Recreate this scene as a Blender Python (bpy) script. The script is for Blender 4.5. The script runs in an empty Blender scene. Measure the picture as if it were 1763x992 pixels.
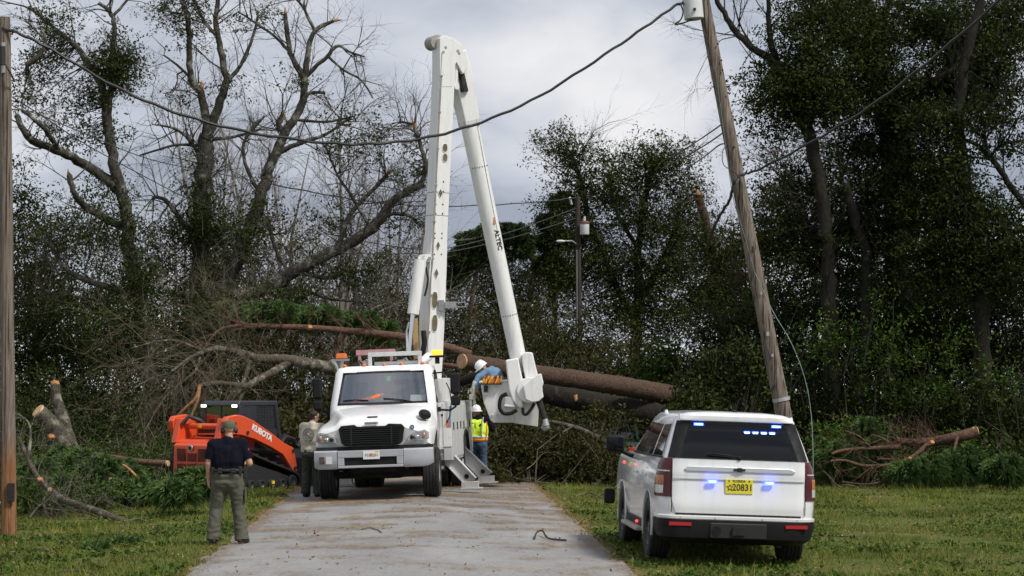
import bpy, bmesh, math, random
import numpy as np
from mathutils import Vector, Matrix, noise as mnoise

# ------------------------------------------------------------------ scene, camera, sky, sun, exposure
sc = bpy.context.scene
col = sc.collection
R = math.radians
F, IW, IH = 3900.0, 1763.0, 992.0        # focal length and picture size of the photograph, in its pixels
CAMH, HORIZON = 2.15, 671.0
PITCH = math.atan((HORIZON - IH / 2) / F)

cam_d = bpy.data.cameras.new('camera')
cam = bpy.data.objects.new('camera', cam_d)
col.objects.link(cam)
cam.location = (0, 0, CAMH)
cam.rotation_euler = (math.pi / 2 + PITCH, 0, 0)
cam_d.sensor_width = 36.0
cam_d.lens = 36.0 * F / IW
cam_d.clip_end = 3000
cam_d.dof.use_dof = True
cam_d.dof.focus_distance = 44.0
cam_d.dof.aperture_fstop = 4.0
sc.camera = cam

SUN_EL, SUN_AZ = R(52), R(129)           # azimuth clockwise from +Y (the view direction): right of and a little behind the camera
world = bpy.data.worlds.new('World')
sc.world = world
world.use_nodes = True
wt = world.node_tree
wt.nodes.clear()
def wn(t, **k):
    n = wt.nodes.new(t)
    for a, b in k.items():
        setattr(n, a, b)
    return n
w_out = wn('ShaderNodeOutputWorld')
w_sky = wn('ShaderNodeTexSky', sky_type='NISHITA', sun_disc=False, sun_elevation=SUN_EL, sun_rotation=SUN_AZ)
w_bg = wn('ShaderNodeBackground'); w_bg.inputs['Strength'].default_value = 0.10
w_cl = wn('ShaderNodeBackground'); w_cl.inputs['Strength'].default_value = 0.78
w_mix = wn('ShaderNodeMixShader')
w_tc = wn('ShaderNodeTexCoord')
w_map = wn('ShaderNodeMapping'); w_map.inputs['Scale'].default_value = (1.0, 1.0, 2.4); w_map.inputs['Location'].default_value = (0.31, 0.0, 0.10)
w_n1 = wn('ShaderNodeTexNoise'); w_n1.inputs['Scale'].default_value = 5.2; w_n1.inputs['Detail'].default_value = 7; w_n1.inputs['Roughness'].default_value = 0.5
w_n1.inputs['Distortion'].default_value = 0.25
w_n2 = wn('ShaderNodeTexNoise'); w_n2.inputs['Scale'].default_value = 2.3; w_n2.inputs['Detail'].default_value = 5
w_r1 = wn('ShaderNodeValToRGB')
e = w_r1.color_ramp.elements
e[0].position = 0.38; e[0].color = (0.40, 0.445, 0.54, 1)
e[1].position = 0.64; e[1].color = (0.95, 0.95, 0.97, 1)
m = w_r1.color_ramp.elements.new(0.50); m.color = (0.64, 0.68, 0.765, 1)
w_r2 = wn('ShaderNodeValToRGB')
w_r2.color_ramp.elements[0].position = 0.30; w_r2.color_ramp.elements[0].color = (0.80,) * 3 + (1,)
w_r2.color_ramp.elements[1].position = 0.50; w_r2.color_ramp.elements[1].color = (1, 1, 1, 1)
L = wt.links.new
L(w_tc.outputs['Generated'], w_map.inputs['Vector'])
L(w_map.outputs['Vector'], w_n1.inputs['Vector']); L(w_map.outputs['Vector'], w_n2.inputs['Vector'])
L(w_n1.outputs['Fac'], w_r1.inputs['Fac']); L(w_n2.outputs['Fac'], w_r2.inputs['Fac'])
L(w_r1.outputs['Color'], w_cl.inputs['Color'])
L(w_sky.outputs['Color'], w_bg.inputs['Color'])
L(w_r2.outputs['Color'], w_mix.inputs['Fac'])
L(w_bg.outputs[0], w_mix.inputs[1]); L(w_cl.outputs[0], w_mix.inputs[2])
L(w_mix.outputs[0], w_out.inputs['Surface'])

sun_d = bpy.data.lights.new('sun', 'SUN')
sun_d.energy = 3.2
sun_d.angle = R(9)
sun_d.color = (1.0, 0.95, 0.87)
sun = bpy.data.objects.new('sun', sun_d)
col.objects.link(sun)
sdir = Vector((math.sin(SUN_AZ) * math.cos(SUN_EL), math.cos(SUN_AZ) * math.cos(SUN_EL), math.sin(SUN_EL)))
sun.rotation_euler = (-sdir).to_track_quat('-Z', 'Y').to_euler()
sun.location = sdir * 60

vs = sc.view_settings
vs.view_transform = 'Standard'
vs.look = 'None'
vs.gamma = 1.0
vs.use_curve_mapping = False
vs.exposure = 0.22
sc.render.engine = 'CYCLES'
sc.cycles.use_denoising = True
sc.cycles.max_bounces = 6
sc.cycles.sample_clamp_indirect = 3.0
sc.cycles.diffuse_bounces = 3
sc.cycles.glossy_bounces = 3
sc.cycles.transparent_max_bounces = 12
sc.cycles.use_adaptive_sampling = True

# ------------------------------------------------------------------ layout helpers
CP, SP = math.cos(PITCH), math.sin(PITCH)
def ray(px, py):
    a, b = (px - IW / 2) / F, (IH / 2 - py) / F
    return Vector((a, CP - SP * b, SP + CP * b))
def at(px, py, Y):
    """The point at distance Y (metres along +Y) that the photograph shows at pixel (px, py)."""
    d = ray(px, py)
    return Vector((0, 0, CAMH)) + d * (Y / d.y)
def mpp(Y):
    return Y / F
def road_x(y):
    return -0.18 - 0.038 * y
def gz(x, y):
    dx = abs(x - road_x(y))
    return -0.035 * (dx if dx < 5 else 5 + 1.5 * (1 - math.exp(-(dx - 5) / 1.5)))
def ground(px, py):
    d = ray(px, py)
    t = 2.15 / -d.z
    for _ in range(12):
        p = Vector((0, 0, CAMH)) + d * t
        t = (CAMH - gz(p.x, p.y)) / -d.z
    return Vector((0, 0, CAMH)) + d * t

def tag(o, label=None, cat=None, group=None, kind=None):
    if label: o['label'] = label
    if cat: o['category'] = cat
    if group: o['group'] = group
    if kind: o['kind'] = kind
    return o
def empty(name, loc=(0, 0, 0), rot=(0, 0, 0), parent=None):
    o = bpy.data.objects.new(name, None)
    col.objects.link(o)
    o.empty_display_size = 0.2
    o.location = loc
    o.rotation_euler = rot
    o.parent = parent
    return o
def link_mesh(name, me, mat=None, parent=None):
    o = bpy.data.objects.new(name, me)
    col.objects.link(o)
    if mat is not None and not me.materials:
        for q in (mat if isinstance(mat, (list, tuple)) else [mat]):
            me.materials.append(q)
    o.parent = parent
    return o

# ------------------------------------------------------------------ mesh builder
def frame_of(d):
    d = d.normalized()
    u = Vector((0, 0, 1)) if abs(d.z) < 0.9 else Vector((1, 0, 0))
    a = d.cross(u).normalized()
    return a, d.cross(a).normalized()
class MB:
    def __init__(s):
        s.v, s.f, s.m, s.mi = [], [], [], 0
    def add(s, vs_, fs):
        b = len(s.v)
        s.v.extend([tuple(q) for q in vs_])
        s.f.extend([tuple(b + i for i in f) for f in fs])
        s.m.extend([s.mi] * len(fs))
        return s
    def box(s, c, d, rot=None, taper=None):
        c = Vector(c); hx, hy, hz = d[0] / 2, d[1] / 2, d[2] / 2
        tx, ty = taper or (1, 1)
        ps = [Vector((x * hx * (tx if z > 0 else 1), y * hy * (ty if z > 0 else 1), z * hz)) for z in (-1, 1) for y in (-1, 1) for x in (-1, 1)]
        if rot is not None: ps = [rot @ q for q in ps]
        s.add([c + q for q in ps], [(0, 2, 3, 1), (4, 5, 7, 6), (0, 1, 5, 4), (2, 6, 7, 3), (0, 4, 6, 2), (1, 3, 7, 5)])
        return s
    def b2(s, x0, x1, y0, y1, z0, z1):
        return s.box(((x0 + x1) / 2, (y0 + y1) / 2, (z0 + z1) / 2), (x1 - x0, y1 - y0, z1 - z0))
    def prism(s, poly, fn, a, b):
        """poly: 2-D outline (counter-clockwise or not); fn(u, v, w) -> point; extruded from w=a to w=b."""
        n = len(poly)
        vs_ = [fn(u, v, a) for u, v in poly] + [fn(u, v, b) for u, v in poly]
        fs = [tuple(range(n))[::-1], tuple(range(n, 2 * n))] + [(i, (i + 1) % n, n + (i + 1) % n, n + i) for i in range(n)]
        return s.add(vs_, fs)
    def tube(s, path, rad, n=8, caps=True, flat=1.0):
        path = [Vector(q) for q in path]
        k = len(path)
        if not isinstance(rad, (list, tuple, np.ndarray)): rad = [rad] * k
        vs_, a0 = [], None
        for i, q in enumerate(path):
            d = (path[min(i + 1, k - 1)] - path[max(i - 1, 0)])
            if d.length < 1e-9: d = Vector((0, 0, 1))
            d.normalize()
            if a0 is None: a, b = frame_of(d)
            else:
                a = (a0 - d * a0.dot(d))
                if a.length < 1e-6: a, b = frame_of(d)
                a.normalize(); b = d.cross(a)
            a0 = a
            for j in range(n):
                t = 2 * math.pi * j / n
                vs_.append(q + (a * math.cos(t) + b * (math.sin(t) * flat)) * rad[i])
        fs = [(i * n + j, i * n + (j + 1) % n, (i + 1) * n + (j + 1) % n, (i + 1) * n + j) for i in range(k - 1) for j in range(n)]
        if caps: fs += [tuple(range(n))[::-1], tuple(range((k - 1) * n, k * n))]
        return s.add(vs_, fs)
    def cyl(s, p0, p1, r0, r1=None, n=16):
        return s.tube([p0, p1], [r0, r0 if r1 is None else r1], n)
    def lathe(s, c, axis, prof, n=24, closed=False):
        """prof: (distance along axis, radius) pairs."""
        c, axis = Vector(c), Vector(axis).normalized()
        a, b = frame_of(axis)
        vs_ = [c + axis * h + (a * math.cos(2 * math.pi * j / n) + b * math.sin(2 * math.pi * j / n)) * max(r, 1e-4) for h, r in prof for j in range(n)]
        k = len(prof)
        fs = [(i * n + j, i * n + (j + 1) % n, (i + 1) * n + (j + 1) % n, (i + 1) * n + j) for i in range(k - 1) for j in range(n)]
        if closed: fs += [((k - 1) * n + j, (k - 1) * n + (j + 1) % n, (j + 1) % n, j) for j in range(n)]
        else: fs += [tuple(range(n))[::-1], tuple(range((k - 1) * n, k * n))]
        return s.add(vs_, fs)
    def loft(s, secs, closed=False, caps=False, flip=False):
        n = len(secs[0])
        vs_ = [q for sec in secs for q in sec]
        m_ = n if closed else n - 1
        fs = [(i * n + j, i * n + (j + 1) % n, (i + 1) * n + (j + 1) % n, (i + 1) * n + j) for i in range(len(secs) - 1) for j in range(m_)]
        if caps: fs += [tuple(range(n))[::-1], tuple(range((len(secs) - 1) * n, len(secs) * n))]
        if flip: fs = [f[::-1] for f in fs]
        return s.add(vs_, fs)
    def ball(s, c, r, nu=12, nv=8, rot=None):
        c = Vector(c)
        if not isinstance(r, (list, tuple)): r = (r, r, r)
        vs_ = []
        for i in range(nv + 1):
            t = math.pi * i / nv
            for j in range(nu):
                p = 2 * math.pi * j / nu
                q = Vector((r[0] * math.sin(t) * math.cos(p), r[1] * math.sin(t) * math.sin(p), r[2] * math.cos(t)))
                vs_.append(c + (rot @ q if rot is not None else q))
        fs = [(i * nu + j, (i + 1) * nu + j, (i + 1) * nu + (j + 1) % nu, i * nu + (j + 1) % nu) for i in range(nv) for j in range(nu)]
        return s.add(vs_, fs)
    def mesh(s, name):
        me = bpy.data.meshes.new(name)
        me.from_pydata(s.v, [], s.f)
        return me
    def build(s, name, mat, parent=None, smooth=None, bevel=None, fixn=True, segs=2):
        me = s.mesh(name)
        mats = mat if isinstance(mat, (list, tuple)) else [mat]
        for q in mats: me.materials.append(q)
        if len(mats) > 1: me.polygons.foreach_set('material_index', np.array(s.m, dtype=np.int32))
        if fixn:
            bm = bmesh.new(); bm.from_mesh(me)
            bmesh.ops.recalc_face_normals(bm, faces=bm.faces)
            bm.to_mesh(me); bm.free()
        if smooth is not None or bevel:
            me.shade_smooth()
            me.set_sharp_from_angle(angle=R(smooth if smooth is not None else 35))
        me.validate()
        o = link_mesh(name, me, None, parent)
        if bevel:
            md = o.modifiers.new('edge', 'BEVEL')
            md.width = bevel; md.segments = segs; md.limit_method = 'ANGLE'; md.angle_limit = R(32); md.harden_normals = True
        return o

def np_mesh(name, V, Fq, mat, parent=None, smooth=False):
    """V (n,3) float, Fq (m,k) int with one face size."""
    me = bpy.data.meshes.new(name)
    n, (m_, k) = len(V), Fq.shape
    me.vertices.add(n); me.vertices.foreach_set('co', np.ascontiguousarray(V, dtype=np.float32).ravel())
    me.loops.add(m_ * k); me.loops.foreach_set('vertex_index', np.ascontiguousarray(Fq, dtype=np.int32).ravel())
    me.polygons.add(m_)
    me.polygons.foreach_set('loop_start', np.arange(0, m_ * k, k, dtype=np.int32))
    me.polygons.foreach_set('loop_total', np.full(m_, k, dtype=np.int32))
    me.materials.append(mat)
    me.update(calc_edges=True)
    if smooth: me.shade_smooth()
    return link_mesh(name, me, None, parent)

_dg = None
def text_mesh(s, size, extrude=0.002, bold=0.0, align='CENTER', squeeze=1.0):
    cu = bpy.data.curves.new('lettering', 'FONT')
    cu.body = s; cu.size = size; cu.extrude = extrude; cu.offset = bold
    cu.align_x = align; cu.align_y = 'CENTER'; cu.resolution_u = 3
    o = bpy.data.objects.new('lettering', cu)
    col.objects.link(o)
    dg = bpy.context.evaluated_depsgraph_get()
    me = bpy.data.meshes.new_from_object(o.evaluated_get(dg))
    bpy.data.objects.remove(o); bpy.data.curves.remove(cu)
    if squeeze != 1.0: me.transform(Matrix.Diagonal((squeeze, 1, 1, 1)))
    me.materials.clear()
    return me
def lettering(s, size, mat, parent, loc, xdir, ydir, name='lettering', **k):
    me = text_mesh(s, size, **k)
    x = Vector(xdir).normalized(); y = Vector(ydir); y = (y - x * y.dot(x)).normalized(); z = x.cross(y)
    M = Matrix((x, y, z)).transposed().to_4x4(); M.translation = Vector(loc)
    me.transform(M)
    me.materials.append(mat)
    return link_mesh(name, me, None, parent)

# ------------------------------------------------------------------ materials
def new_mat(name):
    mt = bpy.data.materials.new(name)
    mt.use_nodes = True
    nt = mt.node_tree
    return mt, nt, nt.nodes['Principled BSDF']
def nd(nt, t, **k):
    n = nt.nodes.new(t)
    for a, b in k.items():
        if a.startswith('i_'): n.inputs[a[2:].replace('_', ' ')].default_value = b
        else: setattr(n, a, b)
    return n
def c4(c): return (c[0], c[1], c[2], 1)
def ramp(nt, fac, stops):
    r_ = nd(nt, 'ShaderNodeValToRGB')
    el = r_.color_ramp.elements
    el[0].position, el[0].color = stops[0][0], c4(stops[0][1])
    el[1].position, el[1].color = stops[-1][0], c4(stops[-1][1])
    for p, c in stops[1:-1]:
        q = el.new(p); q.color = c4(c)
    nt.links.new(fac, r_.inputs['Fac'])
    return r_.outputs['Color']
def noise_fac(nt, scale, detail=4, vec=None, rough=0.55, stretch=None, coord='Object'):
    tc = nd(nt, 'ShaderNodeTexCoord')
    v = tc.outputs[coord]
    if stretch:
        mp = nd(nt, 'ShaderNodeMapping'); mp.inputs['Scale'].default_value = stretch
        nt.links.new(v, mp.inputs['Vector']); v = mp.outputs['Vector']
    n = nd(nt, 'ShaderNodeTexNoise', i_Scale=scale, i_Detail=detail, i_Roughness=rough)
    nt.links.new(v, n.inputs['Vector'])
    return n.outputs['Fac']
def bump(nt, bs, fac, strength=0.3, dist=0.02):
    b = nd(nt, 'ShaderNodeBump', i_Strength=strength, i_Distance=dist)
    nt.links.new(fac, b.inputs['Height'])
    nt.links.new(b.outputs['Normal'], bs.inputs['Normal'])
def plain(name, c, rough=0.5, metal=0.0, coat=0.0, var=0.0, scale=6.0, spec=0.5, bumps=0.0, bscale=60):
    mt, nt, bs = new_mat(name)
    bs.inputs['Roughness'].default_value = rough
    bs.inputs['Metallic'].default_value = metal
    bs.inputs['Coat Weight'].default_value = coat
    bs.inputs['Coat Roughness'].default_value = 0.06
    bs.inputs['Specular IOR Level'].default_value = spec
    if var:
        f = noise_fac(nt, scale, 5)
        lo = [x * (1 - var) for x in c]; hi = [min(1, x * (1 + var * 0.7)) for x in c]
        nt.links.new(ramp(nt, f, [(0.3, lo), (0.7, hi)]), bs.inputs['Base Color'])
        rr = ramp(nt, f, [(0.3, (min(1, rough * 1.25),) * 3), (0.7, (rough * 0.85,) * 3)])
        nt.links.new(rr, bs.inputs['Roughness'])
    else:
        bs.inputs['Base Color'].default_value = c4(c)
    if bumps: bump(nt, bs, noise_fac(nt, bscale, 3), bumps, 0.01)
    return mt
def emit(name, c, strength, base=(0.1, 0.1, 0.1)):
    mt, nt, bs = new_mat(name)
    bs.inputs['Base Color'].default_value = c4(base)
    bs.inputs['Emission Color'].default_value = c4(c)
    bs.inputs['Emission Strength'].default_value = strength
    return mt
def leaf_mat(name, c_lo, c_mid, c_hi, trans=0.25, rough=0.58, patch=0.0):
    mt, nt, bs = new_mat(name)
    geo = nd(nt, 'ShaderNodeNewGeometry')
    colr = ramp(nt, geo.outputs['Random Per Island'], [(0.0, c_lo), (0.55, c_mid), (1.0, c_hi)])
    if patch:
        f = noise_fac(nt, patch, 3)
        mx = nd(nt, 'ShaderNodeMix', data_type='RGBA', blend_type='MULTIPLY')
        mx.inputs['Factor'].default_value = 1.0
        nt.links.new(colr, mx.inputs[6]); nt.links.new(ramp(nt, f, [(0.3, (0.6, 0.62, 0.6)), (0.7, (1.25, 1.2, 1.0))]), mx.inputs[7])
        colr = mx.outputs[2]
    nt.links.new(colr, bs.inputs['Base Color'])
    bs.inputs['Roughness'].default_value = rough
    bs.inputs['Specular IOR Level'].default_value = 0.07
    tr = nd(nt, 'ShaderNodeBsdfTranslucent')
    nt.links.new(colr, tr.inputs['Color'])
    mx = nd(nt, 'ShaderNodeMixShader'); mx.inputs['Fac'].default_value = trans
    nt.links.new(bs.outputs[0], mx.inputs[1]); nt.links.new(tr.outputs[0], mx.inputs[2])
    nt.links.new(mx.outputs[0], nt.nodes['Material Output'].inputs['Surface'])
    return mt
def bark_mat(name, c_lo, c_hi, scale=9, stretch=(3, 3, 0.8), lichen=None, lich_at=0.6):
    mt, nt, bs = new_mat(name)
    f = noise_fac(nt, scale, 7, stretch=stretch, rough=0.65)
    colr = ramp(nt, f, [(0.3, c_lo), (0.68, c_hi)])
    if lichen:
        f2 = noise_fac(nt, 3.4, 6, rough=0.7)
        mk = ramp(nt, f2, [(lich_at - 0.06, (0, 0, 0)), (lich_at + 0.05, (1, 1, 1))])
        mx = nd(nt, 'ShaderNodeMix', data_type='RGBA')
        nt.links.new(mk, mx.inputs['Factor']); nt.links.new(colr, mx.inputs[6]); mx.inputs[7].default_value = c4(lichen)
        colr = mx.outputs[2]
    nt.links.new(colr, bs.inputs['Base Color'])
    bs.inputs['Roughness'].default_value = 0.9
    bs.inputs['Specular IOR Level'].default_value = 0.2
    bump(nt, bs, f, 0.9, 0.03)
    return mt

def paint(name, c, rough=0.3, coat=0.5, grime=(0.30, 0.27, 0.22), amount=0.35, low=None, streak=(5, 5, 0.5)):
    """Vehicle paint with streaks of road film; low = height under which mud collects."""
    mt, nt, bs = new_mat(name)
    f1 = noise_fac(nt, 1.6, 8, stretch=streak, rough=0.68)
    f2 = noise_fac(nt, 7, 6, rough=0.7)
    mk = ramp(nt, f1, [(0.50, (0, 0, 0)), (0.78, (amount,) * 3)])
    mk2 = ramp(nt, f2, [(0.56, (0, 0, 0)), (0.75, (amount * 0.6,) * 3)])
    ad = nd(nt, 'ShaderNodeMath', operation='MAXIMUM'); nt.links.new(mk, ad.inputs[0]); nt.links.new(mk2, ad.inputs[1])
    fac = ad.outputs[0]
    if low:
        tc = nd(nt, 'ShaderNodeTexCoord'); sp = nd(nt, 'ShaderNodeSeparateXYZ'); nt.links.new(tc.outputs['Object'], sp.inputs[0])
        mr = nd(nt, 'ShaderNodeMapRange'); nt.links.new(sp.outputs['Z'], mr.inputs[0]); mr.inputs[1].default_value = 0.25; mr.inputs[2].default_value = low; mr.inputs[3].default_value = 1.0; mr.inputs[4].default_value = 0.0
        ml = nd(nt, 'ShaderNodeMath', operation='MULTIPLY'); nt.links.new(mr.outputs[0], ml.inputs[0]); nt.links.new(f1, ml.inputs[1])
        a2 = nd(nt, 'ShaderNodeMath', operation='MAXIMUM'); nt.links.new(fac, a2.inputs[0]); nt.links.new(ml.outputs[0], a2.inputs[1]); fac = a2.outputs[0]
    mx = nd(nt, 'ShaderNodeMix', data_type='RGBA'); nt.links.new(fac, mx.inputs['Factor']); mx.inputs[6].default_value = c4(c); mx.inputs[7].default_value = c4(grime)
    nt.links.new(mx.outputs[2], bs.inputs['Base Color'])
    rr = nd(nt, 'ShaderNodeMapRange'); nt.links.new(fac, rr.inputs[0]); rr.inputs[3].default_value = rough; rr.inputs[4].default_value = 0.8
    nt.links.new(rr.outputs[0], bs.inputs['Roughness'])
    bs.inputs['Coat Weight'].default_value = coat; bs.inputs['Coat Roughness'].default_value = 0.08
    return mt
def ring_mat(name, c_lo, c_hi):
    mt, nt, bs = new_mat(name)
    tc = nd(nt, 'ShaderNodeTexCoord'); ln = nd(nt, 'ShaderNodeVectorMath', operation='LENGTH')
    nz = nd(nt, 'ShaderNodeTexNoise', i_Scale=9.0, i_Detail=4.0); nt.links.new(tc.outputs['Object'], nz.inputs['Vector'])
    nt.links.new(tc.outputs['Object'], ln.inputs[0])
    m1 = nd(nt, 'ShaderNodeMath', operation='MULTIPLY_ADD'); nt.links.new(nz.outputs['Fac'], m1.inputs[0]); m1.inputs[1].default_value = 0.03; nt.links.new(ln.outputs['Value'], m1.inputs[2])
    m2 = nd(nt, 'ShaderNodeMath', operation='MULTIPLY'); nt.links.new(m1.outputs[0], m2.inputs[0]); m2.inputs[1].default_value = 210
    m3 = nd(nt, 'ShaderNodeMath', operation='SINE'); nt.links.new(m2.outputs[0], m3.inputs[0])
    m4 = nd(nt, 'ShaderNodeMath', operation='MULTIPLY_ADD'); nt.links.new(m3.outputs[0], m4.inputs[0]); m4.inputs[1].default_value = 0.3; nt.links.new(nz.outputs['Fac'], m4.inputs[2])
    nt.links.new(ramp(nt, m4.outputs[0], [(0.2, c_lo), (0.8, c_hi)]), bs.inputs['Base Color']); bs.inputs['Roughness'].default_value = 0.85
    return mt
M = {}
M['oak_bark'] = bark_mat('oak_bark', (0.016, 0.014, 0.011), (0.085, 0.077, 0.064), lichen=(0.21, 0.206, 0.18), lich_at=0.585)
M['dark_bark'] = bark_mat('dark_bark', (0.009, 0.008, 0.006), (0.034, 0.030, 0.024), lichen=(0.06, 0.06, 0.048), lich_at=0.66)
M['pale_twig'] = bark_mat('pale_twig', (0.065, 0.050, 0.034), (0.18, 0.145, 0.105), scale=4)
M['grey_twig'] = bark_mat('grey_twig', (0.050, 0.043, 0.034), (0.14, 0.124, 0.102), scale=4)
M['pine_bark'] = bark_mat('pine_bark', (0.026, 0.017, 0.012), (0.125, 0.080, 0.058), scale=11, stretch=(2.2, 2.2, 2.2))
M['red_bark'] = bark_mat('red_bark', (0.042, 0.023, 0.016), (0.165, 0.098, 0.068), scale=9, stretch=(2, 2, 2))
M['lichen_bark'] = bark_mat('lichen_bark', (0.034, 0.028, 0.020), (0.12, 0.104, 0.080), lichen=(0.25, 0.24, 0.195), lich_at=0.58)
M['fresh_wood'] = ring_mat('fresh_wood', (0.34, 0.19, 0.09), (0.60, 0.41, 0.23))
M['torn_wood'] = plain('torn_wood', (0.40, 0.19, 0.075), 0.8, var=0.5, scale=14)
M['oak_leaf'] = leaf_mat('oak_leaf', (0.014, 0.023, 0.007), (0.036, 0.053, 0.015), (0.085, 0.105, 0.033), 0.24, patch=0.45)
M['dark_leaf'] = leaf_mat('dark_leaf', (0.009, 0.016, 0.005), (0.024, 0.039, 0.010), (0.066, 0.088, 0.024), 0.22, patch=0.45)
M['olive_leaf'] = leaf_mat('olive_leaf', (0.022, 0.026, 0.009), (0.044, 0.048, 0.017), (0.090, 0.086, 0.034), 0.22, patch=0.5)
M['bright_leaf'] = leaf_mat('bright_leaf', (0.016, 0.036, 0.008), (0.042, 0.082, 0.015), (0.105, 0.16, 0.032), 0.3, patch=0.6)
M['needle'] = leaf_mat('needle', (0.030, 0.060, 0.018), (0.075, 0.132, 0.042), (0.15, 0.215, 0.070), 0.25)
M['far_needle'] = leaf_mat('far_needle', (0.014, 0.026, 0.010), (0.030, 0.052, 0.018), (0.060, 0.085, 0.028), 0.15)
M['dead_needle'] = leaf_mat('dead_needle', (0.16, 0.09, 0.035), (0.27, 0.16, 0.065), (0.36, 0.24, 0.11), 0.1)
M['grass_blade'] = leaf_mat('grass_blade', (0.068, 0.098, 0.018), (0.135, 0.175, 0.036), (0.30, 0.285, 0.095), 0.3, rough=0.6, patch=0.3)
M['weed_leaf'] = leaf_mat('weed_leaf', (0.028, 0.058, 0.011), (0.060, 0.108, 0.022), (0.125, 0.175, 0.048), 0.25, rough=0.55, patch=0.6)

def crom(pts, k=4):
    """Catmull-Rom through a list of float tuples."""
    P_ = [np.array(q, dtype=float) for q in pts]
    if len(P_) < 3: 
        return [P_[0] + (P_[-1] - P_[0]) * t for t in np.linspace(0, 1, k + 1)]
    out = []
    for i in range(len(P_) - 1):
        p0, p1, p2, p3 = P_[max(i - 1, 0)], P_[i], P_[i + 1], P_[min(i + 2, len(P_) - 1)]
        for t in np.linspace(0, 1, k, endpoint=False):
            out.append(0.5 * ((2 * p1) + (p2 - p0) * t + (2 * p0 - 5 * p1 + 4 * p2 - p3) * t * t + (3 * p1 - p0 - 3 * p2 + p3) * t ** 3))
    out.append(P_[-1])
    return out
# ------------------------------------------------------------------ the setting: ground, road
def ground_material():
    mt, nt, bs = new_mat('turf_soil')
    f = noise_fac(nt, 0.55, 6)
    g = noise_fac(nt, 9, 6, rough=0.7)
    a = ramp(nt, f, [(0.32, (0.066, 0.088, 0.020)), (0.5, (0.098, 0.122, 0.030)), (0.68, (0.145, 0.132, 0.052))])
    b = ramp(nt, g, [(0.3, (0.55, 0.55, 0.5)), (0.7, (1.2, 1.2, 1.15))])
    mx = nd(nt, 'ShaderNodeMix', data_type='RGBA', blend_type='MULTIPLY'); mx.inputs['Factor'].default_value = 1
    nt.links.new(a, mx.inputs[6]); nt.links.new(b, mx.inputs[7])
    nt.links.new(mx.outputs[2], bs.inputs['Base Color'])
    bs.inputs['Roughness'].default_value = 1; bs.inputs['Specular IOR Level'].default_value = 0.1
    bump(nt, bs, g, 0.8, 0.05)
    return mt
def road_material():
    mt, nt, bs = new_mat('worn_asphalt')
    big = noise_fac(nt, 0.45, 5, stretch=(1.6, 0.5, 1))
    fine = noise_fac(nt, 38, 5, rough=0.9)
    a = ramp(nt, big, [(0.3, (0.205, 0.203, 0.203)), (0.55, (0.255, 0.252, 0.249)), (0.72, (0.300, 0.295, 0.287))])
    b = ramp(nt, fine, [(0.32, (0.50, 0.50, 0.50)), (0.50, (1, 1, 1)), (0.70, (1.35, 1.34, 1.30))])
    mx = nd(nt, 'ShaderNodeMix', data_type='RGBA', blend_type='MULTIPLY'); mx.inputs['Factor'].default_value = 1
    nt.links.new(a, mx.inputs[6]); nt.links.new(b, mx.inputs[7])
    # tyre tracks and the tan film of crushed needles, each with its own outline
    st = noise_fac(nt, 0.9, 6, stretch=(0.5, 1.5, 1), rough=0.62)
    mk = ramp(nt, st, [(0.58, (0, 0, 0)), (0.76, (0.20, 0.20, 0.20))])
    m2 = nd(nt, 'ShaderNodeMix', data_type='RGBA')
    nt.links.new(mk, m2.inputs['Factor']); nt.links.new(mx.outputs[2], m2.inputs[6]); m2.inputs[7].default_value = (0.235, 0.185, 0.120, 1)
    cr = noise_fac(nt, 2.3, 9, stretch=(1, 0.35, 1), rough=0.75)
    ck = ramp(nt, cr, [(0.488, (1, 1, 1)), (0.498, (0.72, 0.71, 0.69)), (0.502, (0.72, 0.71, 0.69)), (0.512, (1, 1, 1))])
    m3 = nd(nt, 'ShaderNodeMix', data_type='RGBA', blend_type='MULTIPLY'); m3.inputs['Factor'].default_value = 1
    nt.links.new(m2.outputs[2], m3.inputs[6]); nt.links.new(ck, m3.inputs[7])
    nt.links.new(m3.outputs[2], bs.inputs['Base Color'])
    bs.inputs['Roughness'].default_value = 0.88; bs.inputs['Specular IOR Level'].default_value = 0.3
    bump(nt, bs, fine, 0.5, 0.01)
    return mt
M['ground'] = ground_material()
M['road'] = road_material()
M['litter'] = leaf_mat('litter', (0.06, 0.035, 0.018), (0.16, 0.095, 0.045), (0.36, 0.26, 0.14), 0.1)

ys = np.concatenate([np.arange(-40, 20, 6.0), np.arange(20, 75, 0.75), np.arange(75, 160, 6.0), np.array([175, 220, 300, 500, 900, 1600])])
off = np.concatenate([-np.array([900, 400, 200, 120, 80, 60, 45, 35, 28, 22, 18]), np.arange(-15, 15.1, 0.5), np.array([18, 22, 28, 35, 45, 60, 80, 120, 200, 400, 900])])
gv, rg = [], np.random.default_rng(3)
for y in ys:
    for d in off:
        x = road_x(min(y, 200)) + d
        z = gz(x, y) if y < 200 else gz(road_x(y) + d, y)
        if abs(d) < 2.9: z -= 0.05
        elif abs(d) > 3.2: z += 0.05 * (mnoise.noise(Vector((x * 0.5, y * 0.5, 1.0)))) + 0.02 * mnoise.noise(Vector((x * 2, y * 2, 4.0)))
        gv.append((x, y, z))
nx = len(off)
gf = np.array([(i * nx + j, i * nx + j + 1, (i + 1) * nx + j + 1, (i + 1) * nx + j) for i in range(len(ys) - 1) for j in range(nx - 1)])
o = np_mesh('ground', np.array(gv), gf, M['ground'], smooth=True)
tag(o, 'mown roadside turf and bare soil on both sides of the road', None, None, 'structure')

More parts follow.
